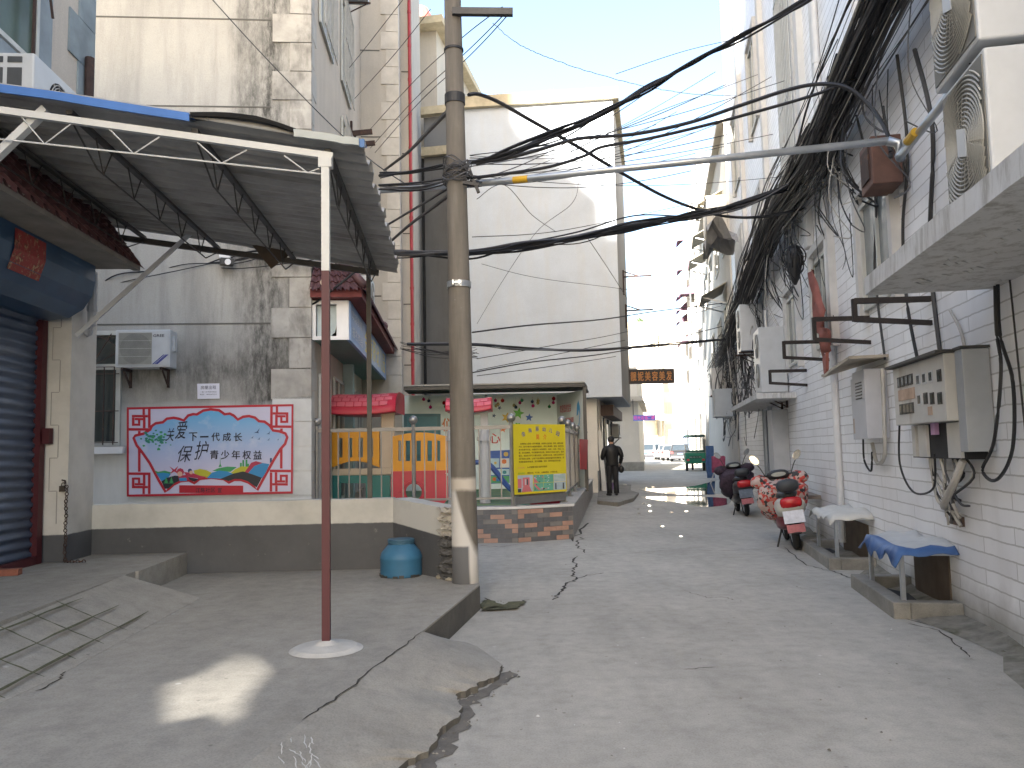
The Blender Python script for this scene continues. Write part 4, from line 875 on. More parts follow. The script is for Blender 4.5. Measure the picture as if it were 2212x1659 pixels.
sp = thing('slogan_panel', 'white slogan panel with red lines and a blue dolphin at the canopy end', 'panel', at(1232, 940, 19))
e0, e1 = at(1203, 900, 20.9), at(1259, 900, 19.2); e0.z = e1.z = 0; ev = (e1 - e0); el = ev.length; ev.normalize(); en = V((-ev.y, ev.x, 0)); en = en if en.x < 0 else -en
m = MB(); m.prism([e0 + V((0, 0, .55)), e1 + V((0, 0, .55)), e1 + V((0, 0, 2.93)), e0 + V((0, 0, 2.93))], -en * .03); m.build('board', M('white_panel', (.52, .55, .55), .5, .04, 3), sp)
m = MB()
for i, s in enumerate(('欢迎您的宝宝', '尊重孩子的意愿', '尊重孩子的个性', '培养孩子的自信')): m.text(s, e0 + ev * (el * (.14 + i * .09)) + V((0, 0, 2.45 - i * .34)) + en * .006, ev, V((0, 0, 1)), el * .44, .2, .03)
m.build('lettering', M('red_lettering', (.48, .03, .05), .5), sp)
m = MB(); dl = [(0, 0), (.25, .2), (.4, .55), (.38, .8), (.2, 1), (.02, .85), (-.06, .5), (.12, .52), (.22, .7), (.3, .55), (.22, .3)]
m.poly([e0 + ev * (el * (.80 + x * .3)) + V((0, 0, 1.95 + y * .75)) + en * .006 for x, y in dl]); m.build('dolphin_mark', M('dolphin_blue', (.05, .25, .48), .5), sp)
# play house
ph_ = thing('play_house', 'plastic play house with pink shingled roof, teal base and tan pillars', 'play house', at(780, 1083, 15.6))
D = 15.4
def px_(u0, v0, u1, v1, D, th, m):   # upright slab whose front covers a picture rectangle at depth D
    a, b = at((u0), (v0 + v1) / 2, D), at(u1, (v0 + v1) / 2, D); um = (u0 + u1) / 2
    zt, zb = at(um, v0, D).z, at(um, v1, D).z; m.hexa([V((a.x, D, zb)), V((b.x, D, zb)), V((b.x, D + th, zb)), V((a.x, D + th, zb)), V((a.x, D, zt)), V((b.x, D, zt)), V((b.x, D + th, zt)), V((a.x, D + th, zt))])
def shinglroof(name, par, u0, u1, v0, v1, D, dep, ny=4, nx=9, mat=None):
    a, b = at(u0, v1, D), at(u1, v1, D); zt, zb = at((u0 + u1) / 2, v0, D).z, at((u0 + u1) / 2, v1, D).z; m = MB(); prof = []
    for i in range(9): f = i / 8; prof.append((D - .12 + (1 - math.cos(f * 1.45)) * dep * .55, zb + (zt - zb) * math.sin(f * 1.57)))
    ring = prof + [(D + dep, zt - .02), (D + dep, zb)]
    n = len(ring); sag = lambda f: -.05 * math.sin(math.pi * f)
    vs = []
    for i in range(13):
        f = i / 12; x = a.x + (b.x - a.x) * f
        for k, (y, z) in enumerate(ring): vs.append(V((x, y, z + (sag(f) if k < 3 or k == n - 1 else sag(f) * .3))))
    m.add(vs, [(i * n + k, i * n + (k + 1) % n, (i + 1) * n + (k + 1) % n, (i + 1) * n + k) for i in range(12) for k in range(n)] + [tuple(range(n)), tuple(12 * n + k for k in range(n))[::-1]])
    ro = m.build(name, m_red, par, smooth=True, bevel=.02)
    s_ = MB()
    for r_ in range(ny):
        for c_ in range(nx):
            f0 = (c_ + (.5 if r_ % 2 else 0) + .06) / nx; f1 = f0 + .88 / nx
            if f1 > .99: continue
            g0, g1 = .22 + .72 * r_ / ny, .22 + .72 * (r_ + .86) / ny
            P = []
            for ff, gg in ((f0, g0), (f1, g0), (f1, g1), (f0, g1)):
                y = D - .12 + (1 - math.cos(gg * 1.45)) * dep * .55; z = zb + (zt - zb) * math.sin(gg * 1.57) + sag(ff) * .6; P.append(V((a.x + (b.x - a.x) * ff, y - .012, z + .012)))
            s_.prism(P, (0, .02, -.01))
    s_.build('shingle', m_pink, ro, bevel=.006)
shinglroof('roof', ph_, 692, 857, 847, 891, 15.2, 1.1)
m = MB()
for u0, u1 in ((692, 716), (823, 852)): px_(u0, 885, u1, 1012, D, .12, m)
px_(690, 1012, 852, 1027, D - .05, .2, m); m.build('pillar', m_tan, ph_, bevel=.02)
def arched(m, u0, u1, v0, v1, D, th, slots, arch=0, dip=0):
    """railing panel with rounded slots: thin ribs between top and bottom bands"""
    n = len(slots); edges = [u0] + [x for s in slots for x in s[:2]] + [u1]
    tv = slots[0][2]; bv = slots[0][3]
    N_ = 16
    def tp(u): f = (u - u0) / (u1 - u0); return v0 - arch * math.sin(math.pi * f)
    def bt(u): f = (u - u0) / (u1 - u0); return v1 - dip * math.sin(math.pi * f)
    for fn0, fn1 in ((tp, lambda u: tv), (lambda u: bv, bt)):
        for i in range(N_):
            a, b = u0 + (u1 - u0) * i / N_, u0 + (u1 - u0) * (i + 1) / N_
            P = [at(a, fn1(a), D), at(b, fn1(b), D), at(b, fn0(b), D), at(a, fn0(a), D)]
            for p in P: p.y = D
            m.prism(P, (0, th, 0))
    for i in range(0, len(edges), 2):
        a, b = edges[i], edges[i + 1]; P = [at(a, bv, D), at(b, bv, D), at(b, tv, D), at(a, tv, D)]
        m.prism(P, (0, th, 0))
m = MB(); arched(m, 717, 819, 932, 1010, D - .1, .08, [(731, 740, 946, 988), (752, 761, 946, 988), (774, 784, 946, 988), (797, 806, 946, 988)], 0, 14); m.build('railing_panel', m_yel, ph_)
m = MB(); arched(m, 692, 842, 1027, 1110, D - .05, .1, [(735, 790, 1044, 1110)]); m.build('base', m_teal, ph_)
tw_ = thing('play_tower', 'red and yellow plastic play tower with grey pillars and a blue slide', 'play tower', at(960, 1095, 15.6)); D = 15.3
m = MB(); arched(m, 847, 968, 943, 1019, D, .09, [(860, 867, 952, 996), (876, 886, 950, 999), (899, 909, 945, 985), (923, 933, 950, 999), (944, 951, 952, 996)], 9, 0); m.build('railing_panel', m_yel, tw_)
m = MB(); a, b = at(845, 1060, D - .03), at(968, 1060, D - .03); c_ = at(893, 1063, D - .03); R_ = 18 * D / 1720; zt, zb = at(906, 1019, D).z, .52; k = 32
vs = []
for i in range(k):
    t = 2 * math.pi * i / k; cx, cz = math.cos(t), math.sin(t); vs.append(V((c_.x + R_ * cx, D - .03, c_.z + R_ * cz)))
for i in range(k):
    t = 2 * math.pi * i / k; cx, cz = math.cos(t), math.sin(t); sc = 1e9
    if cx > 1e-6: sc = min(sc, (b.x - c_.x) / cx)
    if cx < -1e-6: sc = min(sc, (a.x - c_.x) / cx)
    if cz > 1e-6: sc = min(sc, (zt - c_.z) / cz)
    if cz < -1e-6: sc = min(sc, (zb - c_.z) / cz)
    vs.append(V((c_.x + sc * cx, D - .03, c_.z + sc * cz)))
m.add(vs, [(i, (i + 1) % k, k + (i + 1) % k, k + i) for i in range(k)]); m.add([p + V((0, .12, 0)) for p in vs], [(i, k + i, k + (i + 1) % k, (i + 1) % k) for i in range(k)])
m.ring(V((c_.x, D - .04, c_.z)), V((0, 1, 0)), R_ * 1.25, .02, 28, 6)
for i in range(8): t = i * .785; m.ball(V((c_.x + R_ * 1.55 * math.cos(t), D - .035, c_.z + R_ * 1.55 * math.sin(t))), .016, 4)
px_(845, 1017, 968, 1023, D - .05, .16, m); m.build('crawl_base', m_red, tw_)
for u0, u1, v0, v1 in ((966, 985, 930, 1098), (1034, 1057, 930, 1098)):
    m = MB(); p, q = at((u0 + u1) / 2, v0, D), at((u0 + u1) / 2, v1, D); r_ = (u1 - u0) / 2 * D / 1720; m.cyl((p.x, D, .5), (p.x, D, p.z), r_, r_, 16); m.cyl((p.x, D, p.z - .2), (p.x, D, p.z - .12), r_ * 1.3, n=16); m.build('pillar', m_pgrey, tw_, smooth=False)
m = MB(); px_(972, 885, 986, 932, D, .1, m); px_(1038, 885, 1054, 932, D, .1, m); px_(986, 885, 1038, 896, D, .1, m); m.build('arch_frame', m_pgrey, tw_)
shinglroof('roof', tw_, 963, 1062, 858, 886, D - .15, .8, 3, 6)
m = MB(); s0, s1 = at(1058, 1010, D + .3), at(1108, 1066, D + .3); P = spline([V((s0.x - .3, D + .3, s0.z + .06)), V((s0.x, D + .3, s0.z)), V((s1.x, D + .3, s1.z)), V((s1.x + .5, D + .3, .55))], 6)
for dy in (-.22, .22): m.tube([p + V((0, dy, .05)) for p in P], .045, 8)
for i in range(len(P) - 1): m.add([P[i] + V((0, -.22, 0)), P[i + 1] + V((0, -.22, 0)), P[i + 1] + V((0, .22, 0)), P[i] + V((0, .22, 0))], [(0, 1, 2, 3)])
m.build('slide', m_blue, tw_, smooth=True)
m = MB(); q = at(1180, 1078, 14.6); m.lathe((q.x, q.y, .525), [(.30, 0), (.36, .16), (.38, .17), (.36, .18)], 24); solo(m, 'basin', m_red, 'red plastic basin behind the yellow notice board', 'basin')
# ------------------------------------------------------------------ white building and the far end of the alley
wb = thing('white_building', 'white windowless building with yellowish parapet and overhanging upper floors', 'building', V((2.7, 26, .1)))
c0, c1 = V((-1.75, 25.85, 0)), V((3.5, 25.3, 0)); c2, c3 = c1 + A.f * 6.8, c0 + A.f * 6.8
m = MB(); m.prism([p + V((0, 0, 3.15)) for p in (c0, c1, c2, c3)], (0, 0, 9.85)); m.cur = 0; m.build('wall', m_wwall, wb)
m = MB(); o_ = A.r * .012; m.add([c1 + o_ + V((0, .02, 3.2)), c2 + o_ + V((0, 0, 3.2)), c2 + o_ + V((0, 0, 12.9)), c1 + o_ + V((0, .02, 12.9))], [(0, 1, 2, 3)]); m.build('side_render', m_beige, wb)
m = MB(); e = .16; P = [c0 + V((-.3, -e, 12.92)), c1 + V((e, -e, 12.92)), c2 + V((e, .2, 12.92)), c3 + V((-.3, .2, 12.92))]; m.prism(P, (0, 0, .38)); m.build('parapet', m_ylw, wb)
m = MB(); m.fb(A, 26.6, 33.5, -9, -1.98, -.1, 3.14); m.fb(A, 25.9, 26.59, -9, -2.02, -.1, 3.14); m.build('ground_floor_wall', m_wwall2, wb)
m = MB(); m.fb(A, 25.85, 26.65, -2.05, -2.0, 0, .8); m.build('dado', m_gwall, wb)
for s0, s1 in ((27.2, 28.6), (29.2, 31.0), (31.4, 33.2)):
    m = MB(); m.fb(A, s0, s1, -2.0, -1.97, .25, 2.6); sd = m.build('shop_door', m_dark, wb)
    m = MB(); m.fb(A, s0, s0 + .07, -1.97, -1.94, .25, 2.6); m.fb(A, s1 - .07, s1, -1.97, -1.94, .25, 2.6); m.build('door_frame', m_galv, sd)
m = MB(); m.fb(A, 27.0, 33.3, -1.97, -1.55, 2.62, 2.98); m.build('shutter_box', M('brown_shutter_box', (.13, .085, .07), .7, .2, 3), wb)
m = MB(); m.fb(A, 29.1, 31.0, -1.965, -1.93, .9, 2.4); m.build('shop_window', M('greenish_shop_glass', (.28, .34, .26), .15, .25, 2), wb)
for z in (6.6, 7.6): 
    m = MB(); s_ = 28.3 if z > 7 else 29.6; b0 = A(s_, -1.12, z)
    m.bar(b0 - V((0, 0, .65)), b0 + V((0, 0, .25)), .05, .05); m.bar(b0, b0 + A.r * 1.0, .05, .05); m.bar(b0 + V((0, 0, .2)), b0 + A.r * .55, .04, .04); m.build('bracket', m_rust, wb)
m = MB(); q = at(1195, 212, 26.6); m.lathe((q.x, q.y, 13.31), [(.26, 0), (.28, .15), (.28, .4), (.2, .52), (.05, .55)], 16); solo(m, 'water_tank', M('red_tank', (.5, .05, .06), .5), 'round red tank on the white building roof', 'tank')
m = MB(); q = A(33.0, -8.6, 18.3); m.lathe(q + V((-1.1, -2.4, 0)), [(.5, 0), (.55, .2), (.55, 1.2), (.4, 1.5), (.05, 1.6)], 16); solo(m, 'water_tank', M('pale_red_tank', (.45, .12, .1), .5), 'faded red tank on the grey block roof slab', 'tank')
aircon('air conditioner on the shop wall behind the man', A(32.3, -1.95, 1.95), A.f, A.r, .8, .3, .55, [(.3, .28, .2)], True)
f1 = thing('shop_building', 'low white shop building catching the sun at the alley end', 'building', A(46, -3, .3))
m = MB(); m.fb(A, 46.4, 60, -14, -1.25, 0, 6.2); m.build('wall', m_wwall2, f1)
m = MB(); m.fb(A, 45.2, 60.2, -14, -.95, 4.15, 4.4); m.build('canopy_slab', m_beige, f1)
m = MB(); m.fb(A, 44.6, 46.38, -6, -1.0, 0, .72); m.build('step', m_conc, f1)
f2 = thing('far_building', 'tall white building with a brown topped parapet at the alley end', 'building', A(100, -4, .5))
m = MB(); m.fb(A, 100, 115, -20, .0, 0, 15.4); m.build('wall', m_wwall2, f2)
m = MB(); m.fb(A, 99.8, 115.2, -20.2, .2, 15.41, 17.2); m.build('parapet', m_ylw, f2)
for k_ in range(3):
    for j_ in range(2): window_front(f2, A, 100.0, -4.4 + j_ * 2.2, -3.0 + j_ * 2.2, 4.6 + k_ * 3.6, 6.4 + k_ * 3.6, 2, M('pale_far_glass', (.5, .5, .48), .3) if (k_ + j_) == 0 else m_cream)
m = MB(); m.tube([A(99.7, .3, 1), A(99.7, .3, 14)], .16, 8); m.tube([A(99.7, -.5, 1), A(99.7, -.5, 15)], .16, 8); m.build('drainpipe', m_ylw, f2)
m = MB()
rb = random.Random(8)
for i in range(60): a = rb.uniform(0, 6.28); e_ = rb.uniform(.1, 1.3); q = A(101, -2.1, 17.2); d = V((math.cos(a) * math.cos(e_), math.sin(a) * math.cos(e_), math.sin(e_))) * rb.uniform(.5, 1.2); m.add([q, q + d * .6 + V((.06, 0, .1)), q + d, q + d * .6 - V((.06, 0, -.1))], [(0, 1, 2, 3)])
solo(m, 'roof_plant', M('roof_plant_leaf', (.07, .11, .05), .7), 'small spiky plant on the far brown parapet', 'plant', origin=A(101, -2.1, 17.2))
f3 = thing('terrace_building', 'pale building with a roof terrace closing the far end', 'building', A(122, 4, .5))
m = MB(); m.fb(A, 122, 136, -.5, 20, 0, 15.8); m.build('wall', m_wwall2, f3)
m = MB()
for i in range(9): m.bar(A(121.9, -.4 + i * .7, 15.8), A(121.9, -.4 + i * .7, 17.2), .08, .08)
m.bar(A(121.9, -.4, 17.2), A(121.9, 5.2, 17.2), .09, .09); m.fb(A, 123, 128, .2, 4.8, 15.8, 18.4); m.build('terrace', m_beige, f3)
for k_ in range(4):
    for j_ in range(3): window_front(f3, A, 122, .4 + j_ * 2.0, 1.8 + j_ * 2.0, 3.2 + k_ * 3.3, 5.0 + k_ * 3.3, 2, m_cream)
f4 = thing('market_stall', 'low stall with slanted tin roof behind the parked cars', 'stall', A(96, 1, .2))
m = MB(); m.prism([A(95, -2.2, 5.0), A(95, 4.2, 4.2), A(99, 4.2, 5.0), A(99, -2.2, 5.8)], (0, 0, .12)); m.build('tin_roof', M('tan_tin_roof', (.44, .38, .3), .7, .2, 2), f4)
m = MB(); m.fb(A, 97, 97.2, .9, 4.2, .2, 3.6); m.build('stall_wall', M('blue_tarp', (.16, .2, .3), .7), f4)
for L in (-2, .4, 3): m = MB(); m.bar(A(95.2, L, .2), A(95.2, L, 4.3), .12, .12); m.build('post', m_metald, f4)
# ------------------------------------------------------------------ blocks behind the camera that shade the alley (added shadow casters, out of view)
nb = thing('shadow_caster_block', 'unseen tall block added behind the viewer to shade the alley', 'building', V((-20, -65, 0)))
sx = -.26 / .966; TE = math.tan(SUN_EL); YB = -60
def slabx(q0, q1, z0, z1a, z1b):   # wall piece, ends parallel to the sunlight; q = sideways place measured across the sunlight
    m = MB(); X = lambda q, y: (q + y * .26) / .966
    m.hexa([V((X(q0, YB - 6), YB - 6, z0)), V((X(q1, YB - 6), YB - 6, z0)), V((X(q1, YB), YB, z0)), V((X(q0, YB), YB, z0)), V((X(q0, YB - 6), YB - 6, z1a - 2.0)), V((X(q1, YB - 6), YB - 6, z1b - 2.0)), V((X(q1, YB), YB, z1b)), V((X(q0, YB), YB, z1a))]); return m
TOPZ = lambda z, y: z + (y - YB) / .966 * TE      # height that puts the shadow line at height z at depth y
for q0, q1, a, b in ((-17, -9.3, TOPZ(16.5, 30), TOPZ(16.0, 30)), (-9.299, -6.2, TOPZ(17, 25.5), TOPZ(15, 25.5)), (-6.199, -3.5, TOPZ(12.4, 25.5), TOPZ(9.6, 25.5)), (-2.2, 7, TOPZ(9.5, 25.5), TOPZ(11, 25.5))):
    slabx(q0, q1, 0, a, b).build('wall', m_beige, nb)
hz = .23 + (4.5 - YB) / .966 * TE  # height of the slit left open to feed the sun patch
slabx(-3.499, -2.201, 0, hz - .13, hz - .13).build('wall', m_beige, nb); m = slabx(-3.499, -2.201, hz + .13, TOPZ(8.5, 25.5), TOPZ(8.5, 25.5)); m.v = [V((p.x, p.y if p.y > YB - 1 else YB - .3, p.z)) for p in m.v]; m.build('wall', m_beige, nb)
# an added unseen panel, its hole cut to shape one patch of sun
YG = -8; patch = [gnd(u, v, ZP) for u, v in ((340, 1480), (420, 1458), (487, 1412), (540, 1420), (580, 1450), (550, 1495), (548, 1560), (470, 1538), (375, 1556))]
hole = [p + SDIR * ((p.y - YG) / -SDIR.y) for p in patch]; cx = sum(p.x for p in hole) / len(hole); czh = sum(p.z for p in hole) / len(hole)
hole = [V((cx + (p.x - cx) * .92, YG, czh + (p.z - czh) * .92)) for p in hole]
out = []
for p in hole:
    d = V((p.x - cx, 0, p.z - czh)); k = min(1.3 / max(abs(d.x), 1e-4), 1.5 / max(abs(d.z), 1e-4)); out.append(V((cx + d.x * k, YG, czh + d.z * k)))
n = len(hole); m = MB(); m.add(hole + out + [p + V((0, -.06, 0)) for p in hole + out], [(i, (i + 1) % n, n + (i + 1) % n, n + i) for i in range(n)] + [(2 * n + i, 3 * n + i, 3 * n + (i + 1) % n, 2 * n + (i + 1) % n) for i in range(n)] + [(i, 2 * n + i, 2 * n + (i + 1) % n, (i + 1) % n) for i in range(n)])
m.hexa([V((cx - 1.1, YG - .1, 0)), V((cx + 1.1, YG - .1, 0)), V((cx + 1.1, YG + .02, 0)), V((cx - 1.1, YG + .02, 0)), V((cx - 1.1, YG - .1, czh - 1.35)), V((cx + 1.1, YG - .1, czh - 1.35)), V((cx + 1.1, YG + .02, czh - 1.35)), V((cx - 1.1, YG + .02, czh - 1.35))])
solo(m, 'sun_patch_mask', m_beige, 'unseen panel added behind the viewer, its hole shaping the sun patch', 'wall')
# ------------------------------------------------------------------ right: white tiled block along the alley
LW = 2.46
tb = thing('tiled_block', 'white tiled apartment block lining the right side of the alley', 'building', A(10, 2.6, 0))
m = MB(); m.fb(A, -2, 9.0, LW, 14, -.3, 8.6); m.fb(A, 9.0, 26.5, LW, 14, -.3, 18); m.build('wall', m_tile, tb)
m = MB()
for s0 in (12.9, 17.2, 21.6): m.fb(A, s0, s0 + .28, LW - .1, LW + .02, 4.6, 17.9)
m.fb(A, 11.85, 12.1, LW - .06, LW + .02, 5.8, 17.9)
m.build('pilaster', M('pale_pilaster', (.60, .59, .57), .8, .08, 3), tb)
def rs(u, v, L=LW): p = A.onL(u, v, L); return p.dot(A.f), p.z
m_g2 = M('dusty_glass', (.16, .18, .18), .15, .3, 2)
for (s0, s1, z0, z1) in ((8.6, 9.9, 3.05, 4.3), (11.6, 12.9, 2.95, 4.3), (14.4, 15.6, 2.95, 4.2), (13.5, 14.9, 5.4, 9.6), (18.2, 19.6, 5.4, 7.2), (18.2, 19.6, 9, 11), (22.4, 24, 5.4, 7.4), (22.4, 24, 9, 11)):
    w_ = window(tb, A, s0, s1, LW, z0, z1, 2, -1, m_g2, 9 if z0 == 5.4 else 0, m_metalw)
    m = MB(); m.fb(A, s0 - .12, s0, LW - .1, LW, z0 - .1, z1 + .1); m.fb(A, s1, s1 + .12, LW - .1, LW, z0 - .1, z1 + .1); m.fb(A, s0 - .12, s1 + .12, LW - .1, LW, z1 + .1, z1 + .22); m.build('window_surround', M('pale_surround', (.55, .54, .52), .8, .1, 4), w_)
for s, zl_ in ((11.75, .15), (9.5, 5.3)):
    m = MB(); m.tube([A(s, LW - .05, zl_), A(s, LW - .05, 17.5)], .05, 8)
    for z in range(int(zl_) + 1, 17, 2): m.tube([A(s, LW - .05, z), A(s, LW - .05, z + .06)], .06, 8)
    m.build('drainpipe', M('white_pipe', (.60, .60, .60), .5, .08, 4), tb)
# brown panels: the wall's shade under the stands, put into colour
for s0, s1 in ((7.7, 8.7), (10.5, 11.9)):
    m = MB(); m.fb(A, s0, s1, LW - .015, LW + .02, .02, .5); m.build('wall_shade_panel', M('brown_wall_shade', (.10, .075, .055), .8, .3, 4), tb)
rb2 = thing('awning_block', 'lower cream block with tin window awnings beyond the tiled wall', 'building', A(34, 2.6, .1))
m = MB(); m.fb(A, 26.51, 42, 2.42, 14, -.1, 12.2); m.build('wall', m_wwall2, rb2)
m = MB(); m.fb(A, 26.5, 42.2, 2.2, 14, 12.2, 12.4); m.build('parapet', m_beige, rb2)
for s0, z0 in ((27.4, 8.2), (31.0, 8.2), (35, 8.2), (27.4, 4.9), (31, 4.9), (35, 4.9), (38.5, 8.2)):
    window(rb2, A, s0, s0 + 1.6, 2.42, z0, z0 + 1.5, 2, -1, m_g2)
for s0, z0 in ((28.0, 10.0), (32.3, 10.0), (36.6, 10.0), (28.0, 6.75)):
    m = MB(); m.hexa([A(s0 - .2, 2.4, z0 + .35), A(s0 - .2, 1.55, z0 - .1), A(s0 + 2.0, 1.55, z0 - .1), A(s0 + 2.0, 2.4, z0 + .35), A(s0 - .2, 2.4, z0 + .38), A(s0 - .2, 1.55, z0 - .07), A(s0 + 2.0, 1.55, z0 - .07), A(s0 + 2.0, 2.4, z0 + .38)])
    aw_ = m.build('window_awning', M('tin_awning', (.30, .28, .22), .6, .2, 4), rb2)
    m = MB(); m.bar(A(s0, 1.6, z0 - .1), A(s0, 2.4, z0 - .35), .04, .04); m.bar(A(s0 + 1.8, 1.6, z0 - .1), A(s0 + 1.8, 2.4, z0 - .35), .04, .04); m.build('strut', m_metalw, aw_)
m = MB(); m.fb(A, 26.6, 28.6, 1.75, 2.41, 8.6, 9.7); m.build('balcony', m_wwall2, rb2)
m = MB(); m.fb(A, 26.6, 28.6, 1.7, 2.41, 8.4, 8.59); m.fb(A, 26.6, 28.6, 1.72, 2.41, 9.71, 9.8); m.build('balcony_slab', m_ylw, rb2)
r3 = thing('far_row', 'tall pale row of flats with small maroon tiled window hoods', 'building', A(58, 2.6, .3))
m = MB(); m.fb(A, 42.01, 66, 2.36, 16, 0, 17.0); m.build('wall', m_wwall2, r3)
m = MB()
for i in range(4): m.fb(A, 44 + i * 7, 44.4 + i * 7, 2.2, 2.37, 0, 17)
m.build('pilaster', m_beige, r3)
for s0 in (46, 53, 60):
    for z0 in (3.4, 6.6, 9.8, 13):
        window(r3, A, s0, s0 + 2.2, 2.36, z0, z0 + 1.5, 2, -1, m_g2)
for s0, z0 in ((52, 14.9), (53.6, 13.3), (58, 12.3), (59, 11.5), (60, 10.8), (50, 11.0), (59, 9.0)):
    m = MB(); tileslope(m, A(s0, 1.5, z0), A(s0 + 1.7, 1.5, z0), A(s0 + 1.7, 2.36, z0 + .8), A(s0, 2.36, z0 + .8), 5, 3, .06, .4)
    m.prism([A(s0, 1.5, z0 - .02), A(s0, 2.36, z0 - .02), A(s0, 2.36, z0 + .78)], A.f * .05); m.build('window_hood', M('maroon_hood', (.075, .025, .05), .6, .2, 4), r3)
# ------------------------------------------------------------------ concrete ledge with the two big air conditioners
ld = thing('concrete_ledge', 'stained white concrete ledge jutting from the tiled wall', 'ledge', A(5, 2.0, 2.62))
m_ledge, nt, bs = nodes('stained_ledge'); co = N(nt, 'TexCoord').outputs['Object']; a = noise(nt, co, 2, 9, .7); st = noise(nt, co, 5, 8, .75, (1.6, 1.6, .22)); c = noise(nt, co, 40, 4)
col = mix(nt, ramp(nt, st, [(.48, 0), (.62, .7)]), ramp(nt, a, [(.3, (.54, .53, .51)), (.6, (.62, .62, .61))]), (.26, .24, .21))
nt.links.new(col, bs.inputs['Base Color']); bs.inputs['Roughness'].default_value = .9; bump(nt, bs, a, .4, .03)
m = MB(); rows = 14; vs = []
for i in range(rows + 1):
    s = 6.38 - 6.0 * i / rows; L0 = 1.56 + random.uniform(-.006, .006); vs += [A(s, L0, 2.62), A(s, LW, 2.62), A(s, LW, 2.76), A(s, L0 + random.uniform(0, .012), 2.76 + random.uniform(-.008, .008))]
m.add(vs, [(i * 4 + k, i * 4 + (k + 1) % 4, i * 4 + 4 + (k + 1) % 4, i * 4 + 4 + k) for i in range(rows) for k in range(4)] + [(3, 2, 1, 0), tuple(rows * 4 + k for k in range(4))])
m.build('slab', m_ledge, ld)
m = MB(); rb = random.Random(9)
for i in range(24):
    s, L = rb.uniform(4.3, 6.0), rb.uniform(1.75, 2.35); k = rb.uniform(.02, .09); m.add([A(s, L, 2.614), A(s + k * .2, L + k, 2.6), A(s + k * .3, L + k * .5, 2.618)], [(0, 1, 2)])
m.build('paint_flake', m_ledge, ld)
m = MB(); m.fb(A, 3.6, 5.2, LW - .12, LW + .02, 0, 2.62); m.build('pier', M('cream_pier', (.46, .44, .39), .85, .12, 3), ld)
def slatfront(t, o, wv, nv, wd, dp, h, cz):
    up = V((0, 0, 1)); q = lambda a, b, c: V(o) + V(wv) * a + V(nv) * b + up * c
    m = MB(); m.prism([q(.02, dp + .001, .03), q(wd - .03, dp + .001, .03), q(wd - .03, dp + .001, h - .03), q(.02, dp + .001, h - .03)], V(nv) * .006); m.build('front_grille', M('grille_beige', (.17, .165, .145), .6, .08, 5), t)
    m = MB(); rr = .07; cx = wd / 2
    while rr < .5:
        n = 44; run = []
        for i in range(n + 1):
            a = 2 * math.pi * i / n; x, z = cx + rr * math.cos(a), cz + rr * math.sin(a)
            if .03 < x < wd - .04 and .04 < z < h - .04: run.append(q(x, dp + .013, z))
            else:
                if len(run) > 2: m.tube(run, .0055, 4, False)
                run = []
        if len(run) > 2: m.tube(run, .0055, 4, False)
        rr += .024
    for i in range(22):
        a = 2 * math.pi * i / 22; P = [q(cx + r_ * math.cos(a + r_), dp + .012, cz + r_ * math.sin(a + r_)) for r_ in (.06, .12, .19, .26)]
        m.tube(P, .003, 4, False)
    m.build('grille', M('grille_ring', (.36, .35, .31), .5), t)
    m = MB(); m.prism([q(cx - .06, dp + .018, cz - .1), q(cx + .06, dp + .018, cz - .06), q(cx + .06, dp + .018, cz + .1), q(cx - .06, dp + .018, cz + .06)], V(nv) * .006); m.build('fan_hub', m_acw, t)
    m = MB(); m.prism([q(.3 * wd, -.0, h + .001), q(.32 * wd, 0, h + .001), q(.32 * wd, dp, h + .001), q(.3 * wd, dp, h + .001)], up * .004); m.prism([q(-.002, dp * .35, h * .5), q(-.002, dp * .55, h * .5), q(-.002, dp * .55, h * .62), q(-.002, dp * .35, h * .62)], V(wv) * -.02); m.build('handle_recess', m_void, t)
    m = MB(); m.prism([q(-.001, dp * .12, .05), q(-.001, dp * .3, .05), q(-.001, dp * .3, .32), q(-.001, dp * .12, .32)], V(wv) * -.05); m.ring(q(-.055, dp * .2, .14), V(wv), .05, .012, 16, 6); m.build('valve_cover', m_acg, t)
    m = MB()
    for b_ in (.34, .66): m.prism([q(-.001, dp * b_, .02), q(-.001, dp * b_ + .006, .02), q(-.001, dp * b_ + .006, h - .02), q(-.001, dp * b_, h - .02)], V(wv) * -.002)
    m.build('seam', M('seam_grey', (.3, .3, .29), .6), t)
for lb, z0, wd, dp, h in (('lower air conditioner on the concrete ledge, its slatted fan facing the alley', 2.78, .64, .69, .80), ('upper air conditioner stacked on top of the one on the concrete ledge', 3.62, .68, .71, .86)):
    t = aircon(lb, A(4.45, LW - .02, z0), A.f, -A.r, wd, dp, h, [], False, group='air conditioners stacked on the concrete ledge'); slatfront(t, A(4.45, LW - .02, z0), A.f, -A.r, wd, dp, h, h * .5)
# ------------------------------------------------------------------ red framed banner and paper on the stained wall
pn = thing('wall_poster', 'large red framed community banner with a fan shaped picture on the stained wall', 'poster', B.onS(455, 1070, 13.19))
q_tl, q_tr, q_bl, q_br = [B.onS(u, v, 13.18) for u, v in ((275, 880), (634.5, 873), (275, 1073), (633, 1066))]
def pq(cx, cy, d=0):
    x = (cx - 52) / 2075; y = (cy - (375 - 53 * x)) / 1117
    return q_tl.lerp(q_tr, x).lerp(q_bl.lerp(q_br, x), y) - B.f * d
m = MB(); m.prism([pq(52, 1490), pq(2127, 1437), pq(2127, 322), pq(52, 375)], B.f * -.02); m.cur = 1
m_pr = M('poster_red', (.44, .012, .028), .45, .05, 3)
for a, b, c, d in ((52, 375, 78, 1490), (2102, 324, 2127, 1440)): m.poly([pq(a, d if a < 99 else 1440, .0215), pq(c, d if a < 99 else 1440, .0215), pq(c, b, .0215), pq(a, b, .0215)])
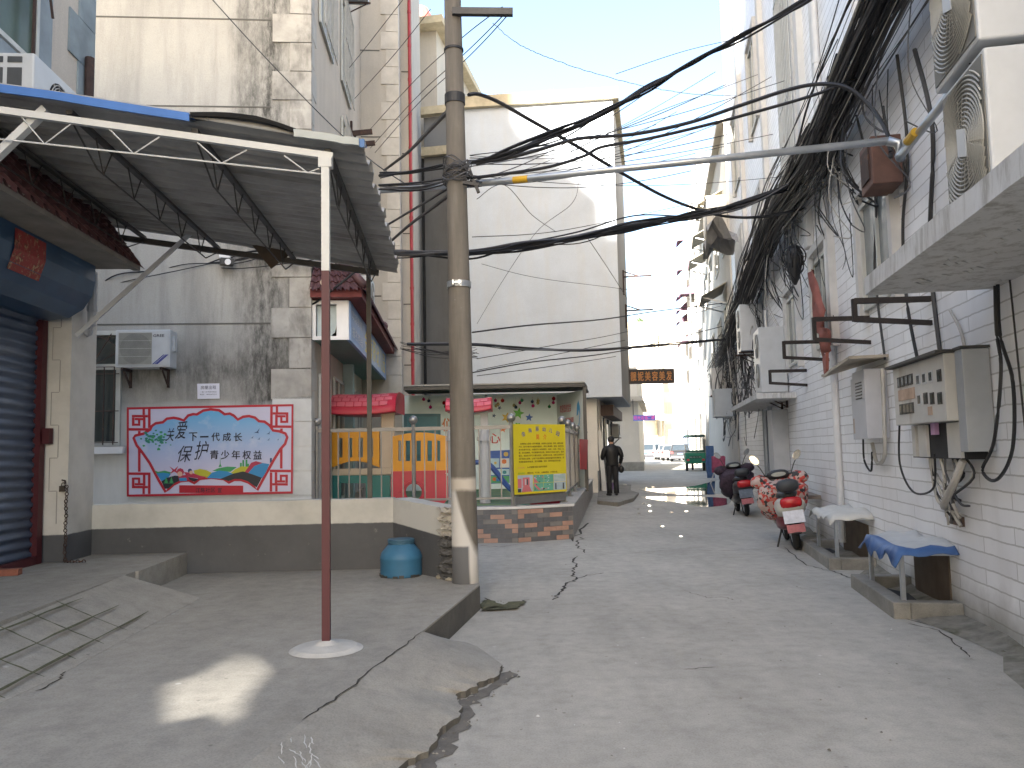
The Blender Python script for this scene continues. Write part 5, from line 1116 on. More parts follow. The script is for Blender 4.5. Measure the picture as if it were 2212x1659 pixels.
for (x0, y0, x1, y1, h) in ((78, 375, 2102, 323, 28), (78, 1464, 2102, 1412, 28)): m.poly([pq(x0, y0 + h, .0215), pq(x1, y1 + h, .0215), pq(x1, y1, .0215), pq(x0, y0, .0215)])
pb = m.build('board', [M('poster_white', (.58, .55, .68), .45, .03, 3), m_pr], pn)
m = MB(); rv_, uv_ = (q_tr - q_tl).normalized(), V((0, 0, 1))
def pr_(x0, y0, x1, y1, d=.0225): m.poly([pq(x0, y1, d), pq(x1, y1, d), pq(x1, y0, d), pq(x0, y0, d)])
def key(fx, fy):
    X = (lambda x: x) if not fx else (lambda x: 2179 - x)
    for (x0, y0, x1, y1) in ((313, 403, 345, 640), (78, 640, 345, 672), (245, 403, 275, 475), (115, 475, 312, 505), (115, 505, 147, 610), (147, 582, 218, 610), (190, 540, 218, 582), (150, 512, 250, 540), (250, 505, 282, 640)):
        sh_ = -53 * ((X((x0 + x1) / 2)) - 52) / 2075
        if fy: y0, y1 = 1865 - y1, 1865 - y0
        a, b = sorted((X(x0), X(x1))); pr_(a, y0 + sh_ + (0 if not fx else 0), b, y1 + sh_)
for fx in (0, 1):
    for fy in (0, 1): key(fx, fy)
pr_(190, 672, 222, 1180); pr_(1962, 630, 1994, 1130); pr_(700, 1345, 1500, 1440, .0228)
m.build('fret_pattern', m_pr, pn)
fan = [(120, 760), (150, 715), (250, 690), (330, 640), (348, 598), (400, 560), (490, 545), (540, 500), (630, 487), (700, 500), (750, 520), (800, 460), (870, 440), (910, 445), (990, 395), (1090, 378), (1200, 390), (1270, 440), (1330, 430), (1390, 460), (1430, 505), (1490, 470), (1570, 460), (1650, 480), (1700, 525), (1770, 530), (1840, 580), (1880, 640), (1960, 650), (2040, 680), (2068, 740), (2040, 830), (1980, 900), (1900, 1030), (1800, 1210), (1690, 1410), (1630, 1370), (1560, 1320), (1470, 1290), (1390, 1290), (1320, 1325), (1250, 1280), (1100, 1265), (960, 1280), (890, 1335), (820, 1300), (720, 1310), (640, 1350), (580, 1405), (520, 1440), (430, 1290), (320, 1080), (230, 950), (160, 860)]
def inset(P, k):
    out = []
    for i, (x, y) in enumerate(P):
        a, b = P[i - 1], P[(i + 1) % len(P)]; dx, dy = b[0] - a[0], b[1] - a[1]; l = math.hypot(dx, dy); out.append((x - dy / l * k, y + dx / l * k))
    return out
m = MB(); m.poly([pq(x, y, .024) for x, y in fan[::-1]]); m.build('fan_border', m_pr, pn)
m_ps, nt, bs = nodes('poster_sky'); co, z = zsep(nt); zl = pq(1000, 1150).z; zh = pq(1000, 450).z
mr = N(nt, 'MapRange'); nt.links.new(z, mr.inputs[0]); mr.inputs[1].default_value = zl; mr.inputs[2].default_value = zh
cl = noise(nt, co, 3.2, 5); nt.links.new(mix(nt, ramp(nt, cl, [(.55, 0), (.7, .5)]), ramp(nt, mr.outputs[0], [(0, (.55, .52, .66)), (.45, (.36, .46, .66)), (1, (.13, .40, .66))]), (.58, .60, .68)), bs.inputs['Base Color']); bs.inputs['Roughness'].default_value = .45
m = MB(); m.poly([pq(x, y, .0255) for x, y in inset(fan, 34)[::-1]]); m.build('fan_picture', m_ps, pn)
m = MB()
def hill(c, P, d): m.cur = c; m.poly([pq(x, y, d) for x, y in P[::-1]])
hill(0, [(395, 1160), (440, 1180), (520, 1165), (620, 1190), (560, 1210), (420, 1200)], .0265)
hill(1, [(418, 1200), (500, 1190), (600, 1205), (560, 1260), (480, 1295)], .027)
hill(2, [(880, 1160), (960, 1140), (1040, 1155), (1120, 1195), (1040, 1250), (900, 1235)], .0265)
hill(0, [(1110, 1165), (1190, 1130), (1300, 1110), (1420, 1115), (1340, 1175), (1230, 1170)], .0262)
hill(2, [(1330, 1200), (1400, 1140), (1480, 1105), (1570, 1110), (1520, 1180), (1400, 1210)], .0268)
hill(3, [(1520, 1175), (1600, 1060), (1660, 1040), (1740, 1060), (1690, 1110), (1580, 1200)], .0268)
hill(1, [(1560, 1190), (1640, 1100), (1740, 1062), (1830, 1075), (1790, 1170), (1740, 1250), (1640, 1230)], .0274)
hill(1, [(1045, 1255), (1110, 1185), (1200, 1160), (1300, 1170), (1380, 1200), (1220, 1262)], .0274)
hill(3, [(760, 1180), (860, 1190), (960, 1225), (1050, 1240), (960, 1262), (800, 1240)], .027)
hill(4, [(480, 1298), (560, 1250), (650, 1225), (770, 1235), (950, 1268), (890, 1300), (820, 1272), (720, 1282), (640, 1322), (570, 1385), (525, 1390)], .0278)
hill(4, [(1215, 1262), (1380, 1195), (1500, 1168), (1620, 1205), (1735, 1245), (1672, 1365), (1630, 1340), (1560, 1292), (1470, 1262), (1390, 1262), (1320, 1290)], .0278)
for x in (540, 605):
    for k_ in range(4): hill(0, [(x - 8 - 9 * k_, 1262 + k_ * 20), (x, 1236 + k_ * 20), (x + 8 + 9 * k_, 1262 + k_ * 20)], .0285 + k_ * .0002)
for x, h in ((1470, 50), (1500, 85), (1540, 90), (1560, 40)): hill(0, [(x - 12, 1112), (x - 12, 1112 - h), (x + 12, 1112 - h), (x + 12, 1112)], .0262)
hill(0, [(1190, 1115), (1206, 1080), (1211, 985), (1216, 1080), (1232, 1112)], .0262); hill(5, [(1835, 1065), (1835, 1000), (1860, 1000), (1860, 1040)], .0262)
rb = random.Random(2)
for i in range(60):
    x, y = rb.gauss(400, 90), rb.gauss(770, 60)
    if 200 < x < 640 and 650 < y < 900: r_ = rb.uniform(10, 24); a = rb.uniform(0, 3); hill(6 if i % 3 else 0, [(x + r_ * math.cos(a + t) * (1.3 if t % 2 < .8 else .8), y + r_ * .8 * math.sin(a + t)) for t in (0, 1.2, 2.4, 3.6, 4.8)], .0265 + i * 1e-5)
for (x, y, k_) in ((1670, 670, 1.6), (1815, 690, 1.1), (1610, 745, .8), (1695, 760, .8), (1815, 770, .8), (1935, 770, .6)): hill(5, [(x - 25 * k_, y + 12 * k_), (x, y), (x + 22 * k_, y - 28 * k_), (x + 10 * k_, y + 2 * k_), (x + 14 * k_, y + 14 * k_), (x, y + 10 * k_)], .0265)
# two children with a pinwheel, drawn as plain shapes
disc = lambda c, x, y, r, d: hill(c, [(x + r * math.cos(t * .785), y + r * math.sin(t * .785)) for t in range(8)], d)
hill(3, [(580, 1110), (640, 1150), (690, 1105), (665, 1160), (690, 1205), (640, 1175), (585, 1205), (620, 1160)], .029); disc(3, 715, 1180, 48, .029); disc(7, 710, 1205, 34, .0295); disc(5, 835, 1165, 28, .029); disc(7, 850, 1185, 24, .0295); hill(3, [(690, 1225), (800, 1215), (830, 1280), (700, 1290)], .0288); hill(1, [(700, 1255), (790, 1250), (800, 1290), (710, 1295)], .0298)
m.build('print', [M('print_%s' % i, c, .45, .04, 3) for i, c in zip('abcdefgh', [(.05, .30, .10), (.03, .24, .48), (.48, .44, .03), (.42, .03, .07), (.02, .022, .03), (.03, .06, .16), (.03, .20, .14), (.62, .38, .28)])], pn)
m = MB()
def pt(ch, x0, y0, x1, y1, bold=.02, shear=0, d=.031):
    o = pq(x0, y1, d); wd = (pq(x1, y1, d) - o).length; m.text(ch, o, rv_, uv_, wd, (pq(x0, y0, d) - o).length, bold, shear)
pt('关', 530, 635, 640, 800, .0, .3); pt('爱', 648, 550, 800, 768, .01, .3); pt('保', 685, 855, 865, 1060, .0, .3); pt('护', 890, 795, 1070, 1030, .0, .3)
for i, ch in enumerate('下一代成长'): pt(ch, 820 + i * 140, 690 if ch != '一' else 732, 925 + i * 140, 795 if ch != '一' else 750, .035)
for i, ch in enumerate('青少年权益'): pt(ch, 1082 + i * 136, 910, 1190 + i * 136, 1020, .035)
pt('江陈社区', 905, 1378, 1150, 1438, .03, 0, .0235); pt('宣', 1180, 1376, 1232, 1434, .03, 0, .0235)
m.build('lettering', m_ink, pn)
pp_ = thing('rent_notice', 'small white paper notice pasted above the red framed banner', 'notice', B.onS(450, 862, 13.2))
P = [B.onS(u, v, 13.205) for u, v in ((426.5, 862), (474.5, 861), (474, 828), (426, 829))]
m = MB(); m.prism(P, B.f * -.002); m.build('paper', m_paper, pp_)
m = MB(); o_ = P[0] - B.f * .004; wd = (P[1] - P[0]).length; m.text('房屋出租', o_ + rv_ * wd * .14 + uv_ * .155, rv_, uv_, wd * .7, .06); m.text('一室一厅中装无阳台', o_ + rv_ * wd * .12 + uv_ * .10, rv_, uv_, wd * .74, .025); m.text('电话：18955470211', o_ + rv_ * wd * .12 + uv_ * .06, rv_, uv_, wd * .74, .025); m.build('lettering', M('grey_ink', (.08, .08, .12), .6), pp_)
# small things on the platform and the stained wall
bk = thing('plastic_drum', 'upturned cut blue plastic drum standing against the grey low wall', 'drum', gnd(867, 1249, ZP))
q = gnd(867, 1243, ZP); R_ = .215
m = MB(); m.lathe(q, [(R_ * .98, .0), (R_ * 1.0, .03), (R_, .17), (R_ * 1.02, .18), (R_ * 1.01, .20), (R_ * .94, .245), (R_ * .62, .325), (R_ * .60, .33)], 36); m.build('drum', M('faded_blue_drum', (.04, .15, .27), .55, .12, 5, .1, c2=(.20, .28, .33), amt=.36, sc2=5), bk, smooth=True)
m = MB(); m.lathe(q, [(R_ * .60, .33), (R_ * .65, .335), (R_ * .65, .342), (R_ * .61, .346), (R_ * .65, .352), (R_ * .65, .36), (R_ * .61, .364), (R_ * .65, .37), (R_ * .64, .378), (.01, .38)], 36); m.build('threaded_neck', M('neck_blue', (.05, .13, .20), .5), bk, smooth=False)
m = MB()
for i in range(22):
    a = 2 * math.pi * i / 22; 
    if i % 3: m.box(q + V((math.cos(a) * R_ * 1.0, math.sin(a) * R_ * 1.0, .012)), .05, .02, .02 + .012 * (i % 2), a + 1.57)
m.build('ragged_rim', m_metald, bk)
ch = thing('chain', 'rusty iron chain with padlock hanging from the white shop pillar', 'chain', B(8.55, -4.0, ZS))
m = MB(); c0 = B.onS(141, 1045, 8.56)
m.tube([B.onS(134, 1037, 8.6), B.onS(140, 1038, 8.56), c0], .008, 5)
for i in range(24):
    z = c0.z - .03 - i * .037
    if z < ZS + .02: break
    m.ring(V((c0.x + .02 + .004 * math.sin(i), c0.y - .01, z)), (1, 0, 0) if i % 2 else (0, 1, 0), .017, .005, 10, 4)
for i in range(7): m.ring(V((c0.x + .04 + .03 * i, c0.y - .02 - .01 * (i % 2), ZS + .012)), (0, 0, 1) if i % 2 else (0, 1, .3), .017, .005, 10, 4)
m.build('links', m_rust, ch)
m = MB(); m.box(c0 + V((-.02, -.02, -.05)), .05, .025, .06); m.ring(c0 + V((-.01, -.02, -.01)), (0, 1, 0), .02, .005, 12, 4); m.build('padlock', M('padlock_metal', (.12, .10, .08), .4, metal=.8), ch)
m = MB(); m.box(gnd(18, 1243, ZS) + V((0, 0, .03)), .2, .1, .06, .2); solo(m, 'brick', M('loose_red_brick', (.24, .09, .06), .9, .2, 9, .2), 'loose red brick lying by the shop shutter', 'brick', bevel=.006)
# red couplet paper on the shutter box
m = MB(); 
def sb(s, z): 
    Lx = -3.642 if z > 3.3 else -3.642 - (3.3 - z) * .32
    return B(s, Lx, z)
P = [sb(6.9, 3.47), sb(7.42, 3.47), sb(7.42, 3.3), sb(7.42, 3.12), sb(6.9, 3.12), sb(6.9, 3.3)]
m.add(P, [(0, 1, 2, 5), (5, 2, 3, 4)]); m.add([p - B.r * .002 for p in P], [(5, 2, 1, 0), (4, 3, 2, 5)])
m_cp, nt, bs = nodes('faded_red_paper'); co = N(nt, 'TexCoord').outputs['Object']; nt.links.new(mix(nt, ramp(nt, noise(nt, co, 14, 8, .8), [(.5, 0), (.6, .9)]), (.26, .02, .02), mix(nt, ramp(nt, noise(nt, co, 30, 4), [(.5, 0), (.55, 1)]), (.05, .04, .02), (.42, .30, .16))), bs.inputs['Base Color'])
solo(m, 'couplet_paper', m_cp, 'torn red paper pasted on the blue shutter box', 'paper')
fl = thing('flood_lamp', 'small white flood lamp tangled in wires on the stained wall', 'lamp', B.onS(492, 570, 13.0))
m = MB(); q = B.onS(490, 566, 13.05); m.box(q, .2, .16, .1, .5); m.build('housing', m_metald, fl); m = MB(); m.box(q + V((-.02, -.03, .08)), .17, .1, .05, .2); m.cyl(q + V((.05, -.09, -.02)), q + V((.05, -.1, -.02)), .05, n=12); m.build('lamp_head', m_white, fl)
# ------------------------------------------------------------------ overhead cables
def cable(label, pts, r=.012, mat=None, group=None, n=10, name='cable', wob=0):
    P = spline([at(u, v, y) for u, v, y in pts], n)
    if wob: P = [p + V((random.uniform(-wob, wob), 0, random.uniform(-wob, wob))) for p in P]
    m = MB(); m.tube(P, r, 5); return solo(m, name, mat or m_black, label, 'cable', group)
def bundle(label, pts, n, spread, r=(.006, .014), mats=None, group=None):
    t = thing('cable_bundle', label, 'cable bundle', at(*pts[0]), group); rb = random.Random(label)
    base_ = [at(u, v, y) for u, v, y in pts]; m = MB()
    for k in range(n):
        P = [p + V((rb.gauss(0, spread * .4), rb.gauss(0, spread), rb.gauss(0, spread))) * (1 if 0 < i < len(base_) - 1 else .8) for i, p in enumerate(base_)]
        m.cur = 0 if rb.random() < .8 else 1; m.tube(spline(P, 8), rb.uniform(*r), 4, False)
    m.build('strand', mats or [m_black, m_grey], t); return t
bundle('thick black cable bundle climbing from the pole to the upper right', [(1030, 352, 7.9), (1100, 330, 8), (1210, 288, 8.2), (1300, 245, 8.3), (1400, 190, 8.4), (1500, 135, 8.4), (1600, 80, 8.4), (1735, 5, 8.3), (1800, -35, 8.2)], 9, .022)
bundle('wide sagging bundle of black cables across the alley at mid height', [(700, 545, 10.5), (860, 546, 10.2), (1015, 548, 9.8), (1130, 533, 9.8), (1250, 511, 9.8), (1370, 487, 10), (1500, 466, 10.6), (1600, 440, 11), (1700, 405, 11.5)], 16, .035)
bundle('lower bundle of black cables crossing in front of the white building', [(880, 742, 13), (1030, 745, 13), (1120, 752, 13.4), (1250, 757, 14), (1380, 750, 15), (1480, 742, 17), (1565, 733, 20)], 8, .018, (.006, .013))
bundle('cable bundle from the pole to the left behind the awning', [(820, 378, 8.8), (900, 368, 8.5), (975, 352, 8.1), (1000, 350, 8)], 5, .018, (.008, .016))
bundle('second cable bundle left of the pole, just below the first', [(820, 404, 8.8), (900, 400, 8.5), (975, 387, 8.1), (1000, 385, 8)], 6, .02, (.005, .012), [m_black, m_grey])
bundle('tangle of thin wires sagging along the stained wall under the awning', [(205, 640, 12.9), (260, 610, 12.9), (400, 585, 12.9), (520, 560, 12.9), (620, 545, 12.8), (760, 555, 12.6)], 10, .09, (.006, .012))
bundle('thin wires strung between the grey block and the pole', [(866, 750, 16), (930, 755, 15), (985, 760, 14), (1030, 763, 13)], 7, .07, (.004, .008), [m_black, m_paleb])
cable('thick black cable looping from the pole over to the metal pipe elbow', [(1010, 350, 7.9), (1080, 345, 8), (1160, 325, 8), (1250, 300, 8), (1370, 290, 8), (1490, 265, 8), (1600, 228, 8), (1700, 195, 7.9), (1770, 182, 7.8), (1830, 190, 7.6), (1880, 230, 7.4), (1915, 285, 7.2), (1925, 340, 7.1)], .021)
cable('thick black cable just under the looping one', [(1010, 385, 7.9), (1060, 380, 8), (1180, 362, 8), (1260, 338, 8), (1300, 318, 8), (1400, 300, 8), (1520, 272, 8), (1640, 240, 8), (1760, 205, 8), (1850, 170, 8)], .018)
cable('single heavy cable dropping from the pole top across the sky', [(1012, 205, 7.9), (1035, 204, 8), (1080, 222, 8.1), (1150, 262, 8.3), (1250, 318, 8.7), (1340, 372, 9.2), (1430, 422, 10), (1500, 450, 10.6), (1570, 468, 11), (1650, 468, 11.5), (1740, 450, 12)], .021)
cable('heavy cable from the pole down left to the beige wing', [(990, 222, 8), (960, 248, 9), (920, 290, 11), (880, 330, 14), (830, 368, 17)], .028)
cable('dark cable running down left under the mid bundle', [(985, 410, 8), (940, 445, 9), (880, 490, 10.5), (800, 560, 12), (700, 640, 13), (625, 692, 13.1)], .02)
cable('second dark cable beside the one under the mid bundle', [(985, 395, 8), (930, 430, 9), (860, 472, 11), (780, 520, 12.4)], .016)
for i, pts in enumerate([[(1085, 15, 9), (1000, 80, 11), (900, 170, 15), (790, 290, 20)], [(1100, 20, 9), (1010, 110, 11), (900, 210, 15), (800, 320, 20)], [(1105, 24, 9), (1015, 120, 11), (905, 222, 15), (810, 330, 20)], [(870, 0, 14), (800, 90, 16), (730, 180, 18), (660, 290, 19)], [(930, 20, 13), (850, 120, 16), (760, 220, 19), (690, 300, 20)]]):
    cable('thin wire slanting across the beige wing towards the crossarm', pts, .007, m_black, 'thin wires slanting across the beige wing')
cable('thin wire slanting down right over the upper stained wall', [(455, -5, 12.8), (560, 110, 12.6), (700, 255, 12.4), (800, 345, 11.8), (880, 400, 10)], .009)
cable('wavy thin wire hanging alone across the open sky', [(1065, 50, 16), (1120, 95, 16), (1200, 130, 17), (1290, 160, 18), (1400, 188, 19), (1500, 203, 20), (1600, 207, 22)], .008, m_grey, None, 14, wob=.012)
for i, pts in enumerate([[(1030, 430, 12), (1090, 400, 13), (1150, 465, 16), (1200, 500, 20)], [(1250, 390, 20), (1235, 440, 20), (1160, 500, 22), (1090, 600, 24), (1030, 700, 24)], [(1040, 570, 20), (1160, 600, 20), (1350, 625, 22), (1580, 660, 26)], [(1270, 515, 14), (1320, 590, 17), (1390, 700, 22)], [(1030, 800, 14), (1180, 770, 15), (1350, 735, 18)], [(1030, 775, 14), (1200, 745, 15), (1360, 715, 18), (1560, 660, 24)], [(1030, 812, 14), (1200, 790, 15), (1330, 770, 18)], [(1330, 160, 14), (1480, 110, 15), (1610, 80, 16)], [(1230, 330, 12), (1400, 250, 14), (1560, 190, 16), (1640, 160, 17)], [(1230, 345, 12), (1400, 300, 14), (1600, 250, 16)], [(1020, 512, 12), (1200, 500, 14), (1400, 460, 17), (1560, 425, 20)]]):
    cable('thin dark wire crossing the alley against the white building', pts, .0065, m_black, 'thin wires crossing against the white building')
cable('dark cable rising right past the white building corner', [(1020, 718, 13), (1150, 702, 14), (1300, 690, 17), (1420, 672, 20), (1560, 655, 24)], .014)
cable('dark cable drooping low right across the white building', [(1020, 805, 13), (1150, 782, 14), (1300, 765, 16), (1400, 745, 19), (1560, 705, 24)], .011)
# grey steel pipe from the wing to the tiled wall
gp_ = thing('steel_pipe', 'long grey steel conduit crossing the alley with yellow tape marks', 'pipe', at(1000, 400, 8.15))
e0, e1, e2 = at(815, 412, 9.0), A(7.12, 2.03, 4.08), A(4.6, 2.03, 3.88); mid = at(1005, 400, 8.15)
m = MB(); m.tube([e0, mid, e1], .033, 10); m.tube([e1 + (e1 - mid).normalized() * -.03, e1 + A.r * .05 - V((0, 0, .03)), e1 + A.r * .06 - V((0, 0, .14)), e1 + A.r * .04 - A.f * .08 - V((0, 0, .18))], .042, 10); m.tube([e1 + A.r * .04 - A.f * .05 - V((0, 0, .17)), e2 - V((0, 0, .0))], .034, 10); m.build('conduit', m_galv, gp_, smooth=True)
m = MB(); 
for a, b in ((mid.lerp(e1, .135), mid.lerp(e1, .175)), (e1.lerp(e2, .17) - V((0, 0, .14)), e1.lerp(e2, .25) - V((0, 0, .125)))): m.tube([a, b], .0355, 10)
m.build('yellow_tape', M('yellow_tape', (.55, .33, .02), .5), gp_)
# the great tangle of cables along the tiled wall
rb = random.Random(21); m = MB()
spine = [(3.4, 2.1, 5.75), (5.5, 2.1, 5.55), (9.2, 2.15, 5.5), (11.1, 2.18, 5.45), (14.6, 2.15, 5.65), (18.6, 2.15, 5.3), (22.8, 2.15, 4.9), (27, 2.1, 4.6), (34, 2.1, 4.6)]
for k in range(210):
    a = rb.randint(0, 4); b = rb.randint(a + 2, 8); off = (rb.gauss(0, .13), rb.gauss(0, .20)); P = []
    for s, L, z in spine[a:b + 1]: P.append(A(s + rb.uniform(-.4, .4), min(L + off[0] * .6 + rb.gauss(0, .06), LW - .04), z + off[1] + rb.gauss(0, .09)))
    m.cur = 0 if rb.random() < .72 else (1 if rb.random() < .8 else 2); m.tube(spline(P, 7), rb.choice((.005, .007, .01, .013, .016)), 4, False)
for k in range(95):   # loops and drops hanging below the bundle
    i = rb.randint(1, 7); s, L, z = spine[i]; s += rb.uniform(-1.5, 1.5); z0 = z - rb.uniform(0, .35); dr = rb.uniform(.3, 1.9) if i > 2 else rb.uniform(.4, 1.3); L = LW - rb.uniform(.05, .3); ds = rb.gauss(0, .6)
    P = [A(s, L, z0), A(s + ds * .3, L - rb.uniform(0, .1), z0 - dr * .6), A(s + ds * .6, LW - .06, z0 - dr), A(s + ds, L, z0 - dr * rb.uniform(.3, 1.2))]
    m.cur = 0 if rb.random() < .6 else (1 if rb.random() < .75 else 2); m.tube(spline(P, 6), rb.choice((.006, .008, .012)), 4, False)
for k in range(120):   # bushy knot further down the alley
    s, L, z = rb.uniform(19, 31), LW - abs(rb.gauss(0, .22)) - .05, rb.uniform(2.7, 4.9); P = [A(s, L, z)]
    for j in range(4): P.append(P[-1] + A.f * rb.gauss(0, .5) + A.r * rb.gauss(0, .08) + V((0, 0, rb.gauss(-.1, .35))))
    P = [p - A.r * max(0, p.dot(A.r) - LW + .04) for p in P]
    m.cur = rb.choice((0, 1, 1, 2)); m.tube(spline(P, 5), rb.choice((.008, .012, .016)), 4, False)
tag(m.build('cable_tangle', [m_black, m_grey, m_paleb]), 'great tangle of black cables hung along the white tiled wall', 'cable tangle', None, 'stuff')
m = MB(); m.lathe(A(13.2, 2.2, 4.35), [(.02, -.30), (.07, -.2), (.12, .0), (.13, .14), (.09, .28), (.02, .34)], 14)
for i in range(14): a = rb.uniform(0, 6.28); m.ring(A(13.2, 2.2, 4.42 + rb.uniform(-.15, .15)), (math.cos(a), math.sin(a), rb.uniform(-.2, .2)), rb.uniform(.1, .19), .01, 16, 4)
solo(m, 'cable_coil', m_black, 'dark wrapped cable coil hanging from the tangle above the windows', 'cable coil')
def wallcable(label, pts, r=.012, mat=None, group='cables hanging on the tiled wall'):
    m = MB(); m.tube(spline([A(*p) for p in pts], 8), r, 5); return solo(m, 'cable', mat or m_black, label, 'cable', group)
wallcable('dark cable dropping down the tiles behind the ledge corner', [(7.9, 2.35, 5.2), (8.0, 2.42, 4.3), (8.3, 2.42, 3.6), (8.35, 2.43, 2.9), (8.0, 2.4, 2.2)], .016)
wallcable('dark cable hanging straight down into the meter cabinet', [(7.4, 2.35, 5.0), (7.3, 2.42, 4.2), (7.6, 2.43, 3.2), (7.5, 2.43, 2.2)], .02)
wallcable('long dark cable drooping past the red cloth', [(9.3, 2.3, 5.2), (9.2, 2.42, 4.2), (9.4, 2.42, 3.4), (9.2, 2.42, 2.4)], .014)
wallcable('large black cable loop hanging right of the meter cabinet', [(6.25, 2.42, 2.62), (6.28, 2.42, 2.3), (6.2, 2.4, 2.0), (6.35, 2.38, 1.5), (6.55, 2.36, 1.28), (6.3, 2.36, 1.22), (6.05, 2.38, 1.45), (6.02, 2.4, 1.9), (6.22, 2.42, 2.25), (6.2, 2.42, 2.62)], .013)
wallcable('thin cable loop under the meter cabinet', [(8.0, 2.2, 1.7), (8.15, 2.22, 1.3), (7.9, 2.25, 1.05), (7.5, 2.3, 1.1), (7.4, 2.3, 1.4)], .01)
wallcable('pale cable running down from the ledge to the meter cabinet', [(7.2, 2.43, 2.6), (7.0, 2.43, 2.4), (6.95, 2.44, 2.2)], .014, m_paleb)
wallcable('thin cable ending on the bare tiles near the picture edge', [(6.05, 2.44, 2.62), (6.0, 2.44, 1.8), (5.95, 2.44, 1.1)], .007)
# ------------------------------------------------------------------ fittings on the tiled wall
mc = thing('meter_cabinet', 'long white electricity meter cabinet with small dark windows on the tiled wall', 'meter cabinet', A(7.3, 2.3, 1.4))
m_cab = M('cabinet_white', (.52, .51, .48), .5, .08, 4, c2=(.30, .235, .17), amt=.44, sc2=3, st2=(1, 1, .4))
m = MB(); m.fb(A, 6.68, 8.05, 2.18, LW - .005, 1.66, 2.19); m.build('casing', m_cab, mc, bevel=.008)
m = MB(); m.fb(A, 6.66, 8.1, 2.12, LW - .005, 2.192, 2.215); m.build('rain_cover', m_metald, mc)
m = MB(); m.fb(A, 6.68, 8.0, 2.30, LW - .005, 1.36, 1.655); m.build('fuse_box', m_dark, mc)
for s0, s1 in ((6.7, 6.98), (7.5, 7.72), (7.8, 7.9)):
    m = MB(); m.fb(A, s0, s1, 2.27, 2.295, 1.37, 1.65); m.build('fuse_door', m_cab, mc)
m = MB(); m.fb(A, 7.22, 7.32, 2.255, 2.29, 1.56, 1.66); m.build('pink_label', M('pink_sticker', (.5, .3, .5), .6), mc)
for i, (s, z, c_) in enumerate([(6.78, 2.02, 0), (6.98, 2.03, 1), (7.14, 2.03, 1), (7.3, 2.03, 1), (6.8, 1.84, 0), (6.98, 1.85, 0), (7.14, 1.86, 0), (7.3, 1.86, 1), (7.52, 1.8, 0), (7.62, 1.8, 0), (7.72, 1.8, 0), (7.84, 1.8, 0), (7.5, 2.05, 0), (7.62, 2.05, 0), (7.74, 2.05, 0), (7.86, 2.05, 0)]):
    m = MB(); m.fb(A, s - .045, s + .045, 2.172, 2.18, z - .045, z + .05); w_ = m.build('meter_window', m_acw if c_ else m_metald, mc)
    m = MB(); m.fb(A, s - .033, s + .033, 2.169, 2.1719, z - .033, z + .036); m.build('pane', m_glass, w_)
m = MB(); m.fb(A, 7.42, 7.9, 2.174, 2.18, 1.88, 1.98); m.fb(A, 7.0, 7.1, 2.174, 2.18, 1.72, 1.79); m.build('faded_notice', M('faded_notice', (.42, .30, .22), .7, .2, 9), mc)
gbx = thing('steel_box', 'plain grey steel box at the near end of the meter cabinet', 'box', A(6.5, 2.4, 1.3))
m = MB(); m.fb(A, 6.52, 6.675, 2.26, LW - .005, 1.42, 2.2); m.build('casing', M('grey_box', (.36, .38, .40), .55, .1, 3, c2=(.28, .22, .18), amt=.36, sc2=4), gbx, bevel=.006)
m = MB(); m.fb(A, 6.51, 6.678, 2.25, LW - .003, 2.202, 2.222); m.build('dark_trim', m_metald, gbx)
rb = random.Random(13); m = MB()
for i in range(14):
    s = rb.uniform(6.8, 7.8); P = [A(s, 2.33, 1.38), A(s + rb.gauss(0, .05), 2.34, 1.22), A(7.35 + rb.gauss(0, .12), 2.36, 1.02 + rb.uniform(-.1, .1)), A(7.3 + rb.gauss(0, .2), 2.38, .82 + rb.uniform(-.05, .25))]
    m.cur = rb.choice((0, 1, 2, 2)); m.tube(spline(P, 6), rb.choice((.006, .01, .016)), 5, False)
m.build('dangling_wire', [m_black, m_grey, m_paleb], mc)
m = MB(); m.tube(spline([A(6.75, 2.3, 1.35), A(6.9, 2.26, 1.15), A(7.25, 2.3, .98), A(7.4, 2.36, .96), A(7.4, 2.38, 1.1)], 8), .03, 8); m.build('flexible_conduit', m_paleb, mc)
m = MB(); m.fb(A, 7.28, 7.56, 2.44, 2.47, .79, .87); solo(m, 'wall_vent', M('brown_vent', (.13, .09, .07), .8), 'small brown vent low on the tiles under the meter cabinet', 'vent')
pcb = thing('fuse_cabinet', 'narrow pale grey fuse cabinet with louvres left of the meter cabinet', 'cabinet', A(9.8, 2.35, 1.5))
m = MB(); m.fb(A, 9.3, 9.85, 2.22, LW - .005, 1.55, 2.32); m.fb(A, 9.86, 10.3, 2.3, LW - .005, 1.55, 2.28); m.build('casing', M('pale_cabinet', (.46, .47, .50), .5, .06, 4), pcb, bevel=.006)
m = MB()
for i in range(6): m.fb(A, 9.42, 9.7, 2.212, 2.219, 2.0 + i * .035, 2.012 + i * .035)
m.build('louvre', m_metald, pcb)
m = MB(); m.fb(A, 9.9, 10.05, 2.293, 2.299, 1.7, 2.0); m.fb(A, 10.08, 10.25, 2.293, 2.299, 1.62, 1.8); m.build('faded_notice', M('old_notice', (.40, .33, .27), .7, .2, 9), pcb)
m = MB(); m.tube(spline([A(9.25, 2.4, 2.3), A(9.22, 2.38, 1.7), A(9.3, 2.38, 1.35), A(9.7, 2.4, 1.28), A(9.85, 2.4, 1.5)], 8), .022, 6); m.build('conduit', m_paleb, pcb)
m = MB(); m.tube(spline([A(10.1, 2.36, 1.55), A(10.1, 2.36, 1.3), A(9.9, 2.38, 1.18), A(9.8, 2.38, 1.4)], 8), .012, 5); m.build('cable_loop', m_black, pcb)
